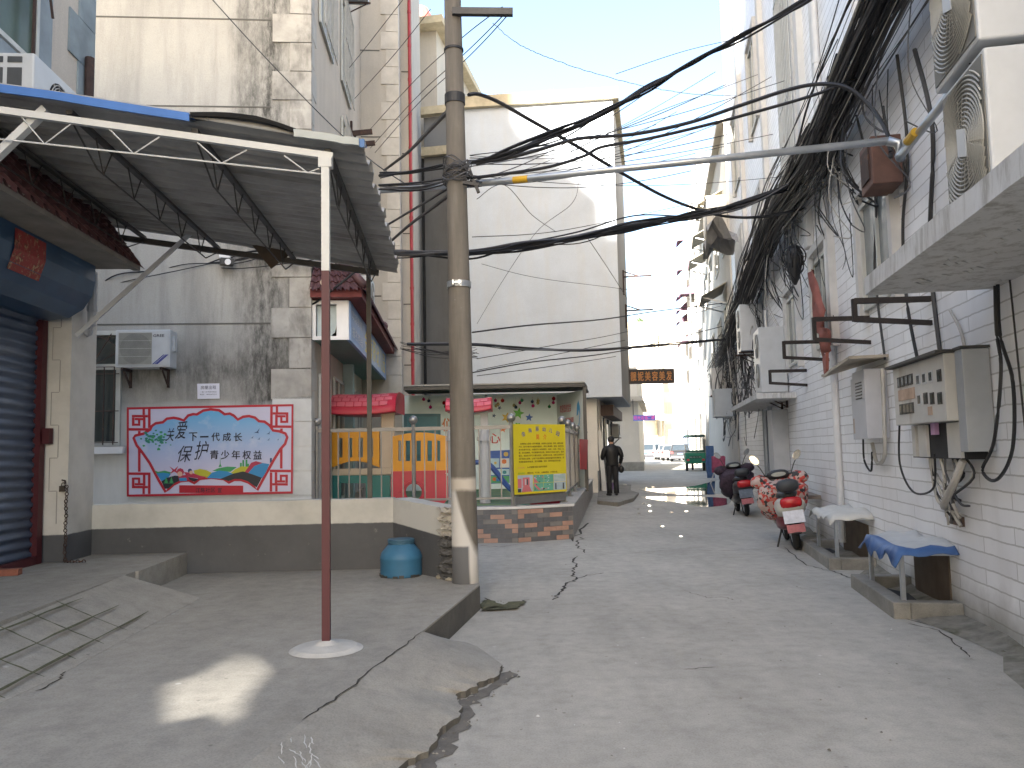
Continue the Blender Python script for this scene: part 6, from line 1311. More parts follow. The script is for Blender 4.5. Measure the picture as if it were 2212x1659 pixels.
m = MB(); m.prism([A(8.95, 2.0, 2.40), A(9.2, 2.46, 2.43), A(10.6, 2.46, 2.46), A(11.0, 2.1, 2.38), A(10.4, 2.12, 2.36), A(10.5, 2.02, 2.33), A(9.8, 1.98, 2.35)], (0, 0, .03)); solo(m, 'wooden_board', M('weathered_board', (.40, .35, .28), .85, .2, 5), 'splintered wooden board resting on the fuse cabinet', 'board')
for i, (s, L, zt, zb, lab) in enumerate(((7.66, 1.78, 2.8, 2.63, 'black iron wall bracket just beneath the concrete ledge corner'), (9.8, 1.82, 2.97, 2.73, 'black iron wall bracket in front of the red cloth'), (12.15, 1.82, 3.0, 2.78, 'black iron wall bracket left of the red cloth'), (14.0, 1.85, 2.75, 2.55, 'black iron wall bracket before the pale cabinet air conditioner'))):
    t = thing('wall_bracket', lab, 'bracket', A(s, LW, zb), 'iron brackets on the tiled wall')
    m = MB(); m.bar(A(s, L, zt), A(s + .1, LW, zt), .05, .05); m.bar(A(s, L, zb), A(s + .1, LW, zb - .05), .04, .045); m.bar(A(s, L, zb - .02), A(s, L, zt + .02), .04, .04); m.build('frame', M('black_iron', (.03, .024, .022), .8, .3, 9), t)
rc = thing('red_cloth', 'torn faded red cloth hanging in the cables before a window', 'cloth', A(11.4, 2.25, 2.8)); m = MB()
secs = [(12.05, 4.0, .04), (11.9, 3.8, .1), (11.7, 3.5, .13), (11.45, 3.28, .2), (11.5, 3.1, .14), (11.2, 3.0, .22), (11.3, 2.85, .2), (11.35, 2.72, .17)]; vs = []
for i, (s, z, wd) in enumerate(secs):
    for j in range(5): vs.append(A(s + (j - 2) * wd * .8 + random.uniform(-.03, .03), 2.22 + .05 * math.sin(j * 2 + i), z + random.uniform(-.04, .04)))
m.add(vs, [(i * 5 + j, i * 5 + j + 1, i * 5 + j + 6, i * 5 + j + 5) for i in range(7) for j in range(4)]); o_ = m.build('cloth', M('faded_red_cloth', (.26, .09, .07), .85, .2, 5), rc, smooth=True); o_.modifiers.new('Solidify', 'SOLIDIFY').thickness = .006
m = MB(); m.hexa([A(11.35, 2.2, 2.42), A(11.2, 2.2, 2.5), A(11.2, 2.24, 2.5), A(11.35, 2.24, 2.42), A(11.4, 2.2, 2.66), A(11.15, 2.2, 2.72), A(11.15, 2.24, 2.72), A(11.4, 2.24, 2.66)]); m.build('cloth_tail', M('faded_red_cloth', (.26, .09, .07), .85, .2, 5), rc)
rbx = thing('junction_box', 'rusty brown junction box behind the steel pipe elbow', 'box', A(8.3, 2.2, 4.0)); m = MB(); m.fb(A, 8.1, 8.55, 2.12, 2.4, 4.02, 4.5); m.build('casing', M('rust_brown_box', (.12, .06, .045), .7, .3, 5), rbx, bevel=.01); m = MB(); m.fb(A, 8.18, 8.47, 2.105, 2.119, 4.1, 4.42); m.build('cover', m_rust, rbx)
G_ = 'air conditioners along the alley wall'
aircon('tall pale cabinet air conditioner standing on the thin concrete shelf', A(16.0, LW - .02, 2.52), A.f, -A.r, .95, .5, 1.28, [(.4, .95, .24), (.4, .36, .24)], True, group=G_)
aircon('tall air conditioner in the cables, above and behind the shelf unit', A(19.2, LW - .02, 3.72), A.f, -A.r, .95, .52, 1.1, [(.4, .8, .22), (.4, .3, .22)], True, group=G_)
aircon('small narrow air conditioner farthest down the tiled wall', A(28.6, LW - .05, 3.3), A.f, -A.r, .9, .6, .95, [(.4, .5, .26)], True, group=G_)
m = MB(); m.fb(A, 15.2, 20.8, 1.75, LW - .003, 2.36, 2.46); solo(m, 'wall_shelf', m_ledge, 'thin concrete shelf below the far air conditioners', 'shelf')
m = MB(); m.fb(A, 23.5, 24.6, 1.55, 2.05, 2.35, 3.15); solo(m, 'steel_box', M('blue_grey_box', (.30, .34, .38), .5, .08, 3), 'blue grey steel cabinet on the far wall over the trike', 'box', bevel=.01)
t = thing('meter_cabinet', 'far grey fuse box with pipes behind the two scooters', 'meter cabinet', A(18, 2.3, 1.0)); m = MB(); m.fb(A, 16.3, 17.0, 2.15, LW - .004, 1.0, 2.2); m.build('casing', M('grey_fuse_box', (.46, .47, .48), .5, .1, 3), t, bevel=.008); m = MB(); m.tube([A(16.6, 2.3, .1), A(16.6, 2.3, 1.0)], .03, 6); m.tube([A(18.3, 2.38, .1), A(18.3, 2.38, 4.5)], .05, 8); m.tube([A(18.9, 2.34, .1), A(18.9, 2.34, 2.3)], .06, 8); m.build('conduit', m_galv, t)
m = MB(); P = []
for i in range(7):
    for j in range(6): P.append(A(20.5 + i * .4 + .1 * math.sin(j * 2), 1.5 + j * .15, 7.0 + .25 * math.sin(i * 1.7 + j) - .12 * abs(j - 2)))
m.add(P, [(i * 6 + j, i * 6 + j + 1, i * 6 + j + 7, i * 6 + j + 6) for i in range(6) for j in range(5)]); m.v = [p + V((-.15, 0, .2)) for p in m.v]
solo(m, 'torn_sheet', M('grey_torn_sheet', (.26, .25, .24), .8, .2, 4), 'torn grey plastic sheet caught in the cables high over the alley', 'sheet')
# well curbs with covered stands
def stand(label, s0, s1, L0, zt, matt, blue, curb_s, curb_label):
    cb = thing('curb', curb_label, 'kerb', A((curb_s[0] + curb_s[1]) / 2, 2.2, 0)); a, b = curb_s; m = MB()
    m.fb(A, a, b, L0 - .1, L0 + .04, -.05, .14); m.fb(A, a, a + .14, L0 + .041, LW - .003, -.05, .139); m.fb(A, b - .14, b, L0 + .041, LW - .003, -.05, .139); m.build('rim', m_conc, cb, bevel=.012)
    m = MB(); m.fb(A, a + .141, b - .141, L0 + .042, LW - .004, -.05, .015); m.build('well', m_void, cb)  # flat black floor; the well's inner darkness is put into its colour
    t = thing('covered_stand', label, 'stand', A((s0 + s1) / 2, (L0 + LW) / 2, .02)); 
    for s in (s0 + .05, s1 - .05):
        m = MB(); m.bar(A(s, L0 + .02, .13), A(s, L0 + .02, zt), .035, .035); m.build('leg', m_galv, t)
    m = MB()
    for x, y in (((s0, L0 + .02), (s1, L0 + .02)), ((s0, L0 + .02), (s0, LW)), ((s1, L0 + .02), (s1, LW))): m.bar(A(*x, zt), A(*y, zt), .03, .03)
    m.build('frame', m_galv, t)
    m = MB(); vs = []; n1, n2 = 14, 9
    for i in range(n1):
        for j in range(n2):
            f, g_ = i / (n1 - 1), j / (n2 - 1); s = s0 - .08 + (s1 - s0 + .16) * f; L = L0 - .07 + (LW - L0 + .06) * g_
            z = zt + .03 + .025 * math.sin(f * 9 + g_ * 5) * math.sin(g_ * 7 + 1) + .05 * g_
            ed = min(f, 1 - f) * (s1 - s0); 
            if j == 0: z -= .09 + .05 * math.sin(i * 1.7) if blue else .05 + .03 * math.sin(i * 2.1)
            if i in (0, n1 - 1): z -= .05
            vs.append(A(s, L, z))
    m.add(vs, [(i * n2 + j, i * n2 + j + 1, (i + 1) * n2 + j + 1, (i + 1) * n2 + j) for i in range(n1 - 1) for j in range(n2 - 1)])
    if blue: m.mi = [1 if k % (n2 - 1) < 2 or k < (n2 - 1) else 0 for k in range(len(m.f))]
    o = m.build('cover_sheet', matt, t, smooth=True); so_ = o.modifiers.new('Solidify', 'SOLIDIFY'); so_.thickness = .008
    return t
m_pl = M('cloudy_plastic_sheet', (.56, .57, .57), .35, .1, 6, c2=(.42, .41, .38), amt=.45, sc2=4); m_bt = M('blue_tarp_edge', (.05, .12, .30), .5, .2, 6)
stand('low stand covered with white plastic and a blue tarp edge', 7.5, 8.65, 2.0, .54, [m_pl, m_bt], True, (7.42, 9.0), 'concrete curb around the dark well under the blue edged stand')
stand('low stand covered with a plain pale sheet beside the red scooter', 10.25, 11.5, 2.02, .60, [M('pale_sheet', (.58, .57, .53), .6, .08, 5)], False, (10.2, 12.3), 'concrete curb around the dark well under the pale sheeted stand')
t = thing('covered_stand', 'low stand with a bare wooden top behind the red scooter', 'stand', A(13.9, 2.2, .05)); m = MB(); m.fb(A, 13.3, 14.5, 1.95, 2.44, .64, .70); m.build('top', M('grey_wood', (.22, .19, .16), .8, .2, 5), t)
for s in (13.35, 14.45): m = MB(); m.bar(A(s, 2.0, .0), A(s, 2.0, .64), .04, .04); m.build('leg', m_metald, t)
m = MB()
for k in range(70):
    s = random.uniform(3.5, 18); q = A(s, LW - abs(random.gauss(0, .07)) - .02, 0); r_ = random.uniform(.01, .04); m.add([q + V((r_ * math.cos(t_) * 1.6, r_ * math.sin(t_) * 1.6, .006 + random.uniform(0, .01))) for t_ in (0, 1.3, 2.6, 3.9, 5.2)], [(0, 1, 2, 3, 4)])
struct(m, 'dirt', m_moss, kind='stuff')
m = MB(); P = []
for i in range(41):
    s = 3 + i * .4; w0 = .16 + .1 * math.sin(i * 1.3) + .06 * math.sin(i * 3.1); P += [A(s, LW - w0 - .12, .003), A(s, LW - w0, .022), A(s, LW + .01, .06 + .02 * math.sin(i * 2.2))]
m.add(P, [(i * 3 + k, i * 3 + k + 1, i * 3 + k + 4, i * 3 + k + 3) for i in range(40) for k in range(2)]); struct(m, 'pavement_wall_foot', M('wall_foot_mortar', (.24, .225, .19), .95, .3, 8, .4, c2=(.11, .105, .07), amt=.5, sc2=3), smooth=True)
# ------------------------------------------------------------------ hanging signs
hs = thing('hanging_sign', 'dark hanging shop sign with orange characters on the white building side', 'sign', at(1407, 829, 31))
P = [at(u, v, 31.0) for u, v in ((1358, 829.5), (1457.5, 827.5), (1456.5, 796), (1357, 797.5))]; rv2 = (P[1] - P[0]).normalized(); w2 = (P[1] - P[0]).length
m = MB(); m.prism(P, (0, .12, 0)); m.build('board', M('dark_brown_sign', (.035, .028, .03), .5), hs)
m = MB(); [m.text(ch_, P[0] + rv2 * w2 * (.045 + i * .155) + V((0, -.008, .11)), rv2, V((0, 0, 1)), w2 * .13, .36, .04) for i, ch_ in enumerate('靓妮美容美发')]; m.build('lettering', M('orange_letters', (.50, .22, .07), .6), hs)
m = MB(); [m.bar(at(1338, v, 31), at(1359, v, 31), .04, .04) for v in (797.5, 829)]; m.build('support_rod', m_metald, hs)
ls = thing('light_sign', 'small blue sign with pink characters at the alley end', 'sign', A(45.2, -.8, 3.2))
P = [A.onS(u, v, 45.0) for u, v in ((1368, 909), (1416, 908), (1416, 896.5), (1368, 897))]; w2 = (P[1] - P[0]).length; rv2 = (P[1] - P[0]).normalized()
m = MB(); m.prism(P, A.f * .1); m.build('board', M('blue_light_board', (.05, .12, .45), .5, em=.05), ls)
m = MB(); m.text('阳光浴池二楼', P[0] + rv2 * .04 + V((0, 0, .05)) - A.f * .006, rv2, V((0, 0, 1)), w2 - .08, (P[3] - P[0]).length - .1, .04); m.build('lettering', M('pink_light_letters', (.6, .08, .3), .5, em=.08), ls)
m = MB(); m.bar(P[2], A(45.3, -1.0, P[2].z + .9), .04, .04); m.bar(P[3], P[3] + V((0, 0, .9)), .04, .04); m.build('support_rod', m_metald, ls)
# ------------------------------------------------------------------ scooters
def wheel(t, y, r=.23, x=0, wd=.09, n='wheel'):
    m = MB(); m.ring((x, y, r), (1, 0, 0), r - wd / 2, wd / 2, 28, 8); w_ = m.build(n, m_rub, t, smooth=True, origin=(0, 0, 0))
    m = MB(); m.lathe((x, y, r), [(r - wd * .8, -wd * .35), (r - wd * .8, wd * .35)], 20, 'X'); m.cyl((x - .06, y, r), (x + .06, y, r), .05); m.build('rim', m_galv, w_); return w_
def loft(m, secs, n=14):   # sections (y, cx, zc, half width, half height, squareness)
    vs = []
    for y, zc, hw, hh, p in secs:
        for k in range(n):
            a = 2 * math.pi * k / n; c, s = math.cos(a), math.sin(a); vs.append(V((hw * math.copysign(abs(c) ** p, c), y, zc + hh * math.copysign(abs(s) ** p, s))))
    k = len(secs); m.add(vs, [(i * n + j, i * n + (j + 1) % n, (i + 1) * n + (j + 1) % n, (i + 1) * n + j) for i in range(k - 1) for j in range(n)] + [tuple(range(n))[::-1], tuple((k - 1) * n + j for j in range(n))])
def scooter(label, body, side, quilt, plate, loc, rot, lean):
    t = thing('scooter', label, 'scooter', (0, 0, 0), 'scooters parked along the tiled wall')
    wheel(t, 0, .25, wd=.11); wheel(t, 1.25)
    m = MB(); loft(m, [(-.36, .66, .10, .06, .7), (-.28, .64, .20, .12, .7), (0, .62, .21, .15, .75), (.35, .56, .16, .18, .8), (.55, .46, .14, .17, .8), (.6, .38, .12, .1, .8)]); loft(m, [(.5, .30, .15, .05, .6), (1.0, .30, .15, .05, .6)]); m.build('body', body, t, smooth=True)
    m = MB(); loft(m, [(-.2, .44, .10, .06, .7), (.1, .40, .19, .11, .7), (.45, .36, .19, .12, .7), (.6, .33, .14, .08, .7)]); m.build('side_panel', side, t, smooth=True)
    m = MB(); m.hexa([V((-.19, 1.0, .3)), V((.19, 1.0, .3)), V((.17, 1.06, .3)), V((-.17, 1.06, .3)), V((-.2, .88, .9)), V((.2, .88, .9)), V((.16, .96, .92)), V((-.16, .96, .92))]); m.build('leg_shield', body, t, bevel=.03)
    m = MB(); m.tube([V((0, 1.25, .23)), V((0, 1.1, .6)), V((0, .92, 1.0))], .028, 8); m.bar((-.06, 1.25, .23), (-.06, 1.13, .55), .03, .03); m.bar((.06, 1.25, .23), (.06, 1.13, .55), .03, .03); m.build('fork', m_metald, t)
    m = MB(); loft(m, [(1.02, .42, .07, .03, .8), (1.2, .50, .08, .03, .8), (1.45, .38, .06, .03, .8)]); m.build('front_fender', side, t, smooth=True)
    m = MB(); loft(m, [(-.22, .79, .10, .035, .8), (.05, .80, .15, .05, .8), (.35, .76, .14, .045, .8), (.6, .74, .10, .04, .8)]); m.build('seat', M('black_vinyl', (.025, .025, .028), .45), t, smooth=True)
    m = MB(); loft(m, [(-.30, .93, .13, .07, .75), (-.25, .93, .16, .095, .75), (-.20, .93, .14, .08, .75)]); m.bar((-.05, -.22, .78), (-.05, -.24, .9), .02, .02); m.bar((.05, -.22, .78), (.05, -.24, .9), .02, .02); m.build('backrest', M('dark_vinyl', (.035, .04, .045), .5), t, smooth=True)
    m = MB(); m.tube(spline([V((-.34, .80, 1.03)), V((-.2, .88, 1.05)), V((0, .92, 1.0)), V((.2, .88, 1.05)), V((.34, .80, 1.03))], 5), .016, 6); hb = m.build('handlebar', m_metald, t)
    m = MB(); loft(m, [(.80, 1.05, .13, .03, .8), (.9, 1.04, .17, .09, .8), (1.02, 1.0, .14, .09, .8), (1.06, .98, .08, .05, .8)]); m.build('dash', m_black, t, smooth=True)
    m = MB(); m.add([V((.11 * math.cos(a * .4), .795, 1.06 + .035 * math.sin(a * .4))) for a in range(16)], [tuple(range(16))]); m.build('display', M('dash_display', (.30, .33, .31), .2), t)
    for s_ in (-1, 1):
        m = MB(); m.tube([V((s_ * .2, .88, 1.06)), V((s_ * .25, .86, 1.18)), V((s_ * .31, .84, 1.28))], .008, 6); mr_ = m.build('mirror', m_metald, t)
        m = MB(); vs = [V((s_ * (.32 + .06 * math.cos(a * .393) + .03 * math.sin(a * .393)), .832, 1.32 + .075 * math.sin(a * .393))) for a in range(16)]; m.add(vs + [p + V((0, .02, 0)) for p in vs], [tuple(range(16)), tuple(range(16, 32))[::-1]] + [(i, (i + 1) % 16, 16 + (i + 1) % 16, 16 + i) for i in range(16)]); m.build('mirror_glass', M('mirror_silver', (.55, .58, .6), .1, metal=.8), mr_)
    m = MB(); loft(m, [(-.39, .70, .11, .05, .6), (-.35, .70, .15, .08, .6), (-.28, .69, .14, .08, .6)]); m.build('tail_light', M('tail_red', (.45, .015, .02), .25), t, smooth=True)
    m = MB(); m.hexa([V((-.14, -.43, .42)), V((.14, -.43, .42)), V((.14, -.42, .42)), V((-.14, -.42, .42)), V((-.14, -.38, .59)), V((.14, -.38, .59)), V((.14, -.37, .59)), V((-.14, -.37, .59))]); pl_ = m.build('number_plate', plate, t)
    m = MB(); m.hexa([V((-.12, -.45, .29)), V((.12, -.45, .29)), V((.12, -.44, .29)), V((-.12, -.44, .29)), V((-.12, -.425, .40)), V((.12, -.425, .40)), V((.12, -.415, .40)), V((-.12, -.415, .40))]); m.build('red_tag', M('red_tag', (.40, .12, .13), .5, .2, 20), pl_)
    m = MB(); loft(m, [(-.45, .28, .07, .015, .8), (-.36, .42, .08, .02, .8), (-.2, .5, .08, .02, .8)]); m.build('mudguard', m_rub, t, smooth=True)
    m = MB(); loft(m, [(.62, .80, .30, .07, .7), (.72, .72, .38, .22, .6), (.85, .68, .32, .31, .6), (1.0, .66, .33, .33, .6), (1.12, .62, .30, .30, .7), (1.2, .55, .2, .2, .8)], 20)
    for p in m.v: p.x += .025 * math.sin(p.z * 17 + p.y * 9); p.y += .02 * math.sin(p.z * 13 + p.x * 11)
    for s_ in (-1, 1): m.tube([V((s_ * .12, 1.0, .9)), V((s_ * .2, .96, .93)), V((s_ * .29, .9, .97)), V((s_ * .36, .84, .97)), V((s_ * .40, .80, .95))], [.10, .12, .115, .095, .05], 12)
    m.build('quilt', quilt, t, smooth=True)
    m = MB(); m.bar((-.12, .35, .3), (-.24, .30, .01), .02, .02); m.build('side_stand', m_metald, t)
    t.location = loc; t.rotation_euler = (0, R(lean), rot); return t
m_q, nt, bs = nodes('floral_quilt'); co = N(nt, 'TexCoord').outputs['Object']; vo = N(nt, 'TexVoronoi'); vo.inputs['Scale'].default_value = 24; nt.links.new(co, vo.inputs['Vector'])
sc_ = N(nt, 'SeparateColor'); nt.links.new(vo.outputs['Color'], sc_.inputs[0])
rp_ = N(nt, 'ValToRGB'); rp_.color_ramp.interpolation = 'CONSTANT'; e = rp_.color_ramp.elements
while len(e) < 5: e.new(.5)
for x, (p, c) in zip(e, ((0, (.48, .36, .32)), (.3, (.50, .06, .05)), (.5, (.05, .05, .05)), (.68, (.50, .40, .36)), (.85, (.55, .16, .12)))): x.position = p; x.color = (*c, 1)
nt.links.new(sc_.outputs[0], rp_.inputs[0]); nt.links.new(rp_.outputs[0], bs.inputs['Base Color']); bs.inputs['Roughness'].default_value = .8
m_q2 = M('purple_quilt', (.045, .028, .045), .75, .5, 22)
scooter('white and dark red scooter wrapped in a floral red quilt', M('cream_plastic', (.50, .48, .43), .35, .05), M('dark_red_plastic', (.14, .02, .03), .35), m_q, M('white_plate', (.62, .64, .70), .5, .15, 18), A(12.15, 1.86, 0), -AZA - R(2.5), -7)
scooter('dark purple scooter with purple quilt and red tail light', M('dark_plastic', (.04, .035, .04), .35), M('black_plastic', (.02, .02, .022), .3), m_q2, M('blue_plate', (.10, .13, .17), .5, .3, 18), A(17.6, 1.72, .02), -AZA + R(3), -6)
# ------------------------------------------------------------------ far vehicles
def car(label, col, loc, rot, L=4.3, Wd=1.75, Hh=1.48, kind='hatch'):
    t = thing('parked_car', label, 'car', (0, 0, 0), 'cars parked at the alley end'); h = Wd / 2
    paint = M('car_paint', col, .5, .03, 2, spec=.12)
    pf = [(0, .42), (.02, .75), (.10, .92), (1.0, .98), (3.0, .95), (3.9, .80), (L - .03, .62), (L, .38), (L - .1, .25), (.08, .25)]
    m = MB(); m.prism([V((-h, y, z)) for y, z in pf][::-1], (Wd, 0, 0)); m.build('body', paint, t, bevel=.06)
    y0, y1, y2, y3 = (.12, .42, 2.3, 3.1) if kind != 'sedan' else (.55, 1.05, 2.4, 3.1); i1 = h - .06; i2 = h - .2
    m = MB(); m.hexa([V((-i1, y0, .93)), V((i1, y0, .93)), V((i1, y3, .93)), V((-i1, y3, .93)), V((-i2, y1, Hh)), V((i2, y1, Hh)), V((i2, y2, Hh)), V((-i2, y2, Hh))]); m.build('cabin', paint, t, bevel=.05)
    gl = M('car_glass', (.03, .04, .05), .35, spec=.15)
    def panel(P, nm, off):
        m = MB(); m.prism([V(p) for p in P], off); m.build(nm, gl, t)
    lp = lambda a, b, f: V(a).lerp(V(b), f)
    a, b, c, d = V((-i1, y0, .93)), V((i1, y0, .93)), V((i2, y1, Hh)), V((-i2, y1, Hh))
    panel([a.lerp(b, .08).lerp(d.lerp(c, .08), .12), a.lerp(b, .92).lerp(d.lerp(c, .92), .12), a.lerp(b, .92).lerp(d.lerp(c, .92), .88), a.lerp(b, .08).lerp(d.lerp(c, .08), .88)], 'rear_window', (0, -.012, 0))
    for s_ in (-1, 1):
        a, b, c, d = V((s_ * i1, y0, .93)), V((s_ * i1, y3, .93)), V((s_ * i2, y2, Hh)), V((s_ * i2, y1, Hh))
        panel([a.lerp(b, .1).lerp(d.lerp(c, .06), .12), a.lerp(b, .93).lerp(d.lerp(c, .95), .12), a.lerp(b, .93).lerp(d.lerp(c, .95), .85), a.lerp(b, .1).lerp(d.lerp(c, .06), .85)], 'side_window', (s_ * .012, 0, 0))
        m = MB(); m.box((s_ * (h - .16), -.005, .80), .22, .06, .2); m.build('tail_light', M('tail_lamp', (.30, .02, .02), .3), t)
        m = MB(); m.box((s_ * (h + .08), y3 - .3, 1.0), .16, .1, .12); m.build('side_mirror', paint, t, bevel=.02)
        for y in (.8, L - .85):
            m = MB(); m.lathe((s_ * (h - .09), y, .31), [(.2, -.1), (.3, -.09), (.31, 0), (.3, .09), (.2, .1)], 22, 'X'); w_ = m.build('wheel', m_rub, t); m = MB(); m.lathe((s_ * (h + .005), y, .31), [(.19, -.02), (.19, .02)], 16, 'X'); m.build('rim', m_galv, w_)
    m = MB(); m.box((0, -.02, .40), Wd - .1, .12, .26); m.build('bumper', M('dark_bumper', (.04, .04, .045), .5), t, bevel=.03)
    m = MB(); m.box((0, -.085, .68), .44, .02, .13); m.build('number_plate', M('blue_car_plate', (.04, .1, .3), .4), t)
    t.location = loc; t.rotation_euler = (0, 0, rot); return t
Z4 = gz(70)
car('dark grey estate car parked behind the green trike', (.022, .022, .024), A(70, 1.55, Z4), -AZA - R(2), 4.3, 1.72, 1.5)
car('beige silver car parked just past the dark estate car', (.17, .16, .145), A(76, .75, Z4), -AZA - R(10), 4.2, 1.7, 1.46)
car('white hatchback half hidden behind the beige silver car', (.34, .345, .35), A(82, .35, Z4), -AZA - R(8), 4.0, 1.7, 1.55)
car('white tall off road car with black rear bumper', (.30, .31, .32), A(84, -1.55, Z4), -AZA - R(28), 4.4, 1.85, 1.72)
car('pale blue saloon at the left end of the parked cars', (.16, .22, .25), A(88, -4.3, Z4), -AZA - R(5), 4.3, 1.75, 1.45, 'sedan')
tr = thing('cargo_trike', 'green three wheeled cargo trike with a dark canopy', 'trike', (0, 0, 0)); m_gr = M('green_paint', (.015, .20, .12), .4, .08, 3)
m = MB(); m.hexa([V((-.5, 0, .42)), V((.5, 0, .42)), V((.5, 1.3, .42)), V((-.5, 1.3, .42)), V((-.52, -.03, .95)), V((.52, -.03, .95)), V((.52, 1.3, .95)), V((-.52, 1.3, .95))]); m.build('cargo_box', m_gr, tr, bevel=.02)
m = MB(); m.hexa([V((-.4, 1.3, .35)), V((.4, 1.3, .35)), V((.3, 2.3, .35)), V((-.3, 2.3, .35)), V((-.42, 1.3, .9)), V((.42, 1.3, .9)), V((.28, 2.35, .95)), V((-.28, 2.35, .95))]); m.build('front_body', m_gr, tr, bevel=.03)
m = MB(); m.box((0, -.04, 1.02), .9, .06, .12); m.box((0, -.045, .72), .6, .03, .14); m.build('rear_panel', M('dark_green_panel', (.01, .08, .05), .5), tr)
m = MB(); [m.text('电动三轮', (-.3, -.064, z), (1, 0, 0), (0, 0, 1), .6, .08) for z in (.98, .68)]; m.build('lettering', M('pale_letters', (.4, .42, .4), .5), tr)
for x in (-.48, .48):
    for y in (.02, 1.9): m = MB(); m.bar((x * (1 if y < 1 else .75), y, .93), (x * .96, y, 1.78), .035, .035); m.build('canopy_post', m_metald, tr)
    m = MB(); m.lathe((x * .9, .35, .26), [(.15, -.06), (.25, -.055), (.26, 0), (.25, .055), (.15, .06)], 20, 'X'); w_ = m.build('wheel', m_rub, tr); m = MB(); m.lathe((x * .9 + math.copysign(.05, x), .35, .26), [(.14, -.02), (.14, .02)], 14, 'X'); m.build('rim', m_galv, w_)
    m = MB(); m.box((x * .8, -.05, .58), .14, .03, .1); m.build('tail_light', m_red, tr)
m = MB(); m.lathe((0, 2.35, .26), [(.15, -.05), (.25, -.045), (.26, 0), (.25, .045), (.15, .05)], 20, 'X'); m.build('wheel', m_rub, tr)
m = MB(); m.hexa([V((-.54, -.08, 1.76)), V((.54, -.08, 1.76)), V((.5, 2.2, 1.76)), V((-.5, 2.2, 1.76)), V((-.48, -.04, 1.88)), V((.48, -.04, 1.88)), V((.44, 2.1, 1.88)), V((-.44, 2.1, 1.88))]); m.build('canopy', M('dark_green_canopy', (.012, .05, .04), .6), tr, bevel=.03)
m = MB(); m.hexa([V((-.4, 2.05, .95)), V((.4, 2.05, .95)), V((.4, 2.07, .95)), V((-.4, 2.07, .95)), V((-.42, 1.85, 1.72)), V((.42, 1.85, 1.72)), V((.42, 1.87, 1.72)), V((-.42, 1.87, 1.72))])
gm, nt, bs = nodes('clear_windscreen'); bs.inputs['Base Color'].default_value = (.8, .85, .85, 1); bs.inputs['Transmission Weight'].default_value = 1; bs.inputs['Roughness'].default_value = .05; bs.inputs['IOR'].default_value = 1.1; m.build('windscreen', gm, tr)
tr.location = A(42.5, 1.72, gz(42.5)); tr.rotation_euler = (0, 0, -AZA + R(2))
st = thing('clothes_stand', 'folding stand hung with pink cloth near the alley end', 'stand', A(30.2, 2.02, gz(30)))
o = A(30.2, 2.02, gz(30)); m = MB()
for a, b in (((-.3, 0), (.05, 1.0)), ((.3, 0), (-.05, 1.0))):
    for y in (-.15, .15): m.bar(o + A.r * a[0] + A.f * y, o + A.r * b[0] + A.f * y + V((0, 0, b[1])), .025, .025)
m.build('frame', m_galv, st)
m = MB(); vs = []
for i in range(9):
    for j in range(8): f = i / 8; vs.append(o + A.r * (-.24 + .48 * f) + A.f * (-.2 + .03 * math.sin(i * 2 + j)) + V((0, 0, 1.02 - j * .085 - .05 * abs(f - .5) + .02 * math.sin(i * 3))))
m.add(vs, [(i * 8 + j, i * 8 + j + 1, (i + 1) * 8 + j + 1, (i + 1) * 8 + j) for i in range(8) for j in range(7)]); ob = m.build('pink_cloth', M('pink_cloth', (.30, .07, .14), .8, .25, 9), st, smooth=True); ob.modifiers.new('Solidify', 'SOLIDIFY').thickness = .02
m = MB(); vs = []; o = A(33, 1.9, gz(33))
for i in range(6):
    for j in range(9): vs.append(o + A.r * (-.16 + .06 * i + .02 * math.sin(j)) + A.f * (.03 * math.sin(i * 2.2 + j * .5)) + V((0, 0, 1.35 - j * .16)))
m.add(vs, [(i * 9 + j, i * 9 + j + 1, (i + 1) * 9 + j + 1, (i + 1) * 9 + j) for i in range(5) for j in range(8)]); ob = solo(m, 'blue_cloth', M('blue_cloth', (.05, .11, .26), .8, .2, 5), 'long blue cloth hanging beside the pink clothes stand', 'cloth', smooth=True); ob.modifiers.new('Solidify', 'SOLIDIFY').thickness = .015
# ------------------------------------------------------------------ the man on the pavement
mn = thing('person', 'man in a dark leather jacket and black trousers standing with his back turned', 'person', (0, 0, 0))
m_skin = M('skin', (.34, .20, .14), .55, .05, 6); m_jk = M('black_leather', (.005, .0052, .006), .55, .3, 8, .2); m_tr = M('black_trousers', (.012, .012, .014), .8, .2, 8)
vs, es, rr = [], [], []
def jt(p, r, link=None):
    vs.append(V(p)); rr.append(r)
    if link is not None: es.append((link, len(vs) - 1))
    return len(vs) - 1
pv = jt((0, 0, .95), .11); sp1 = jt((0, 0, 1.15), .11, pv); sp2 = jt((0, 0, 1.36), .12, sp1); nk = jt((0, .01, 1.46), .055, sp2); hd = jt((-.005, .03, 1.535), .07, nk); h2 = jt((-.01, .035, 1.60), .088, hd); h3 = jt((-.01, .03, 1.66), .072, h2)
jt((-.03, .125, 1.565), .018, h2); jt((.08, .03, 1.575), .02, h2); jt((-.1, .03, 1.575), .02, h2)
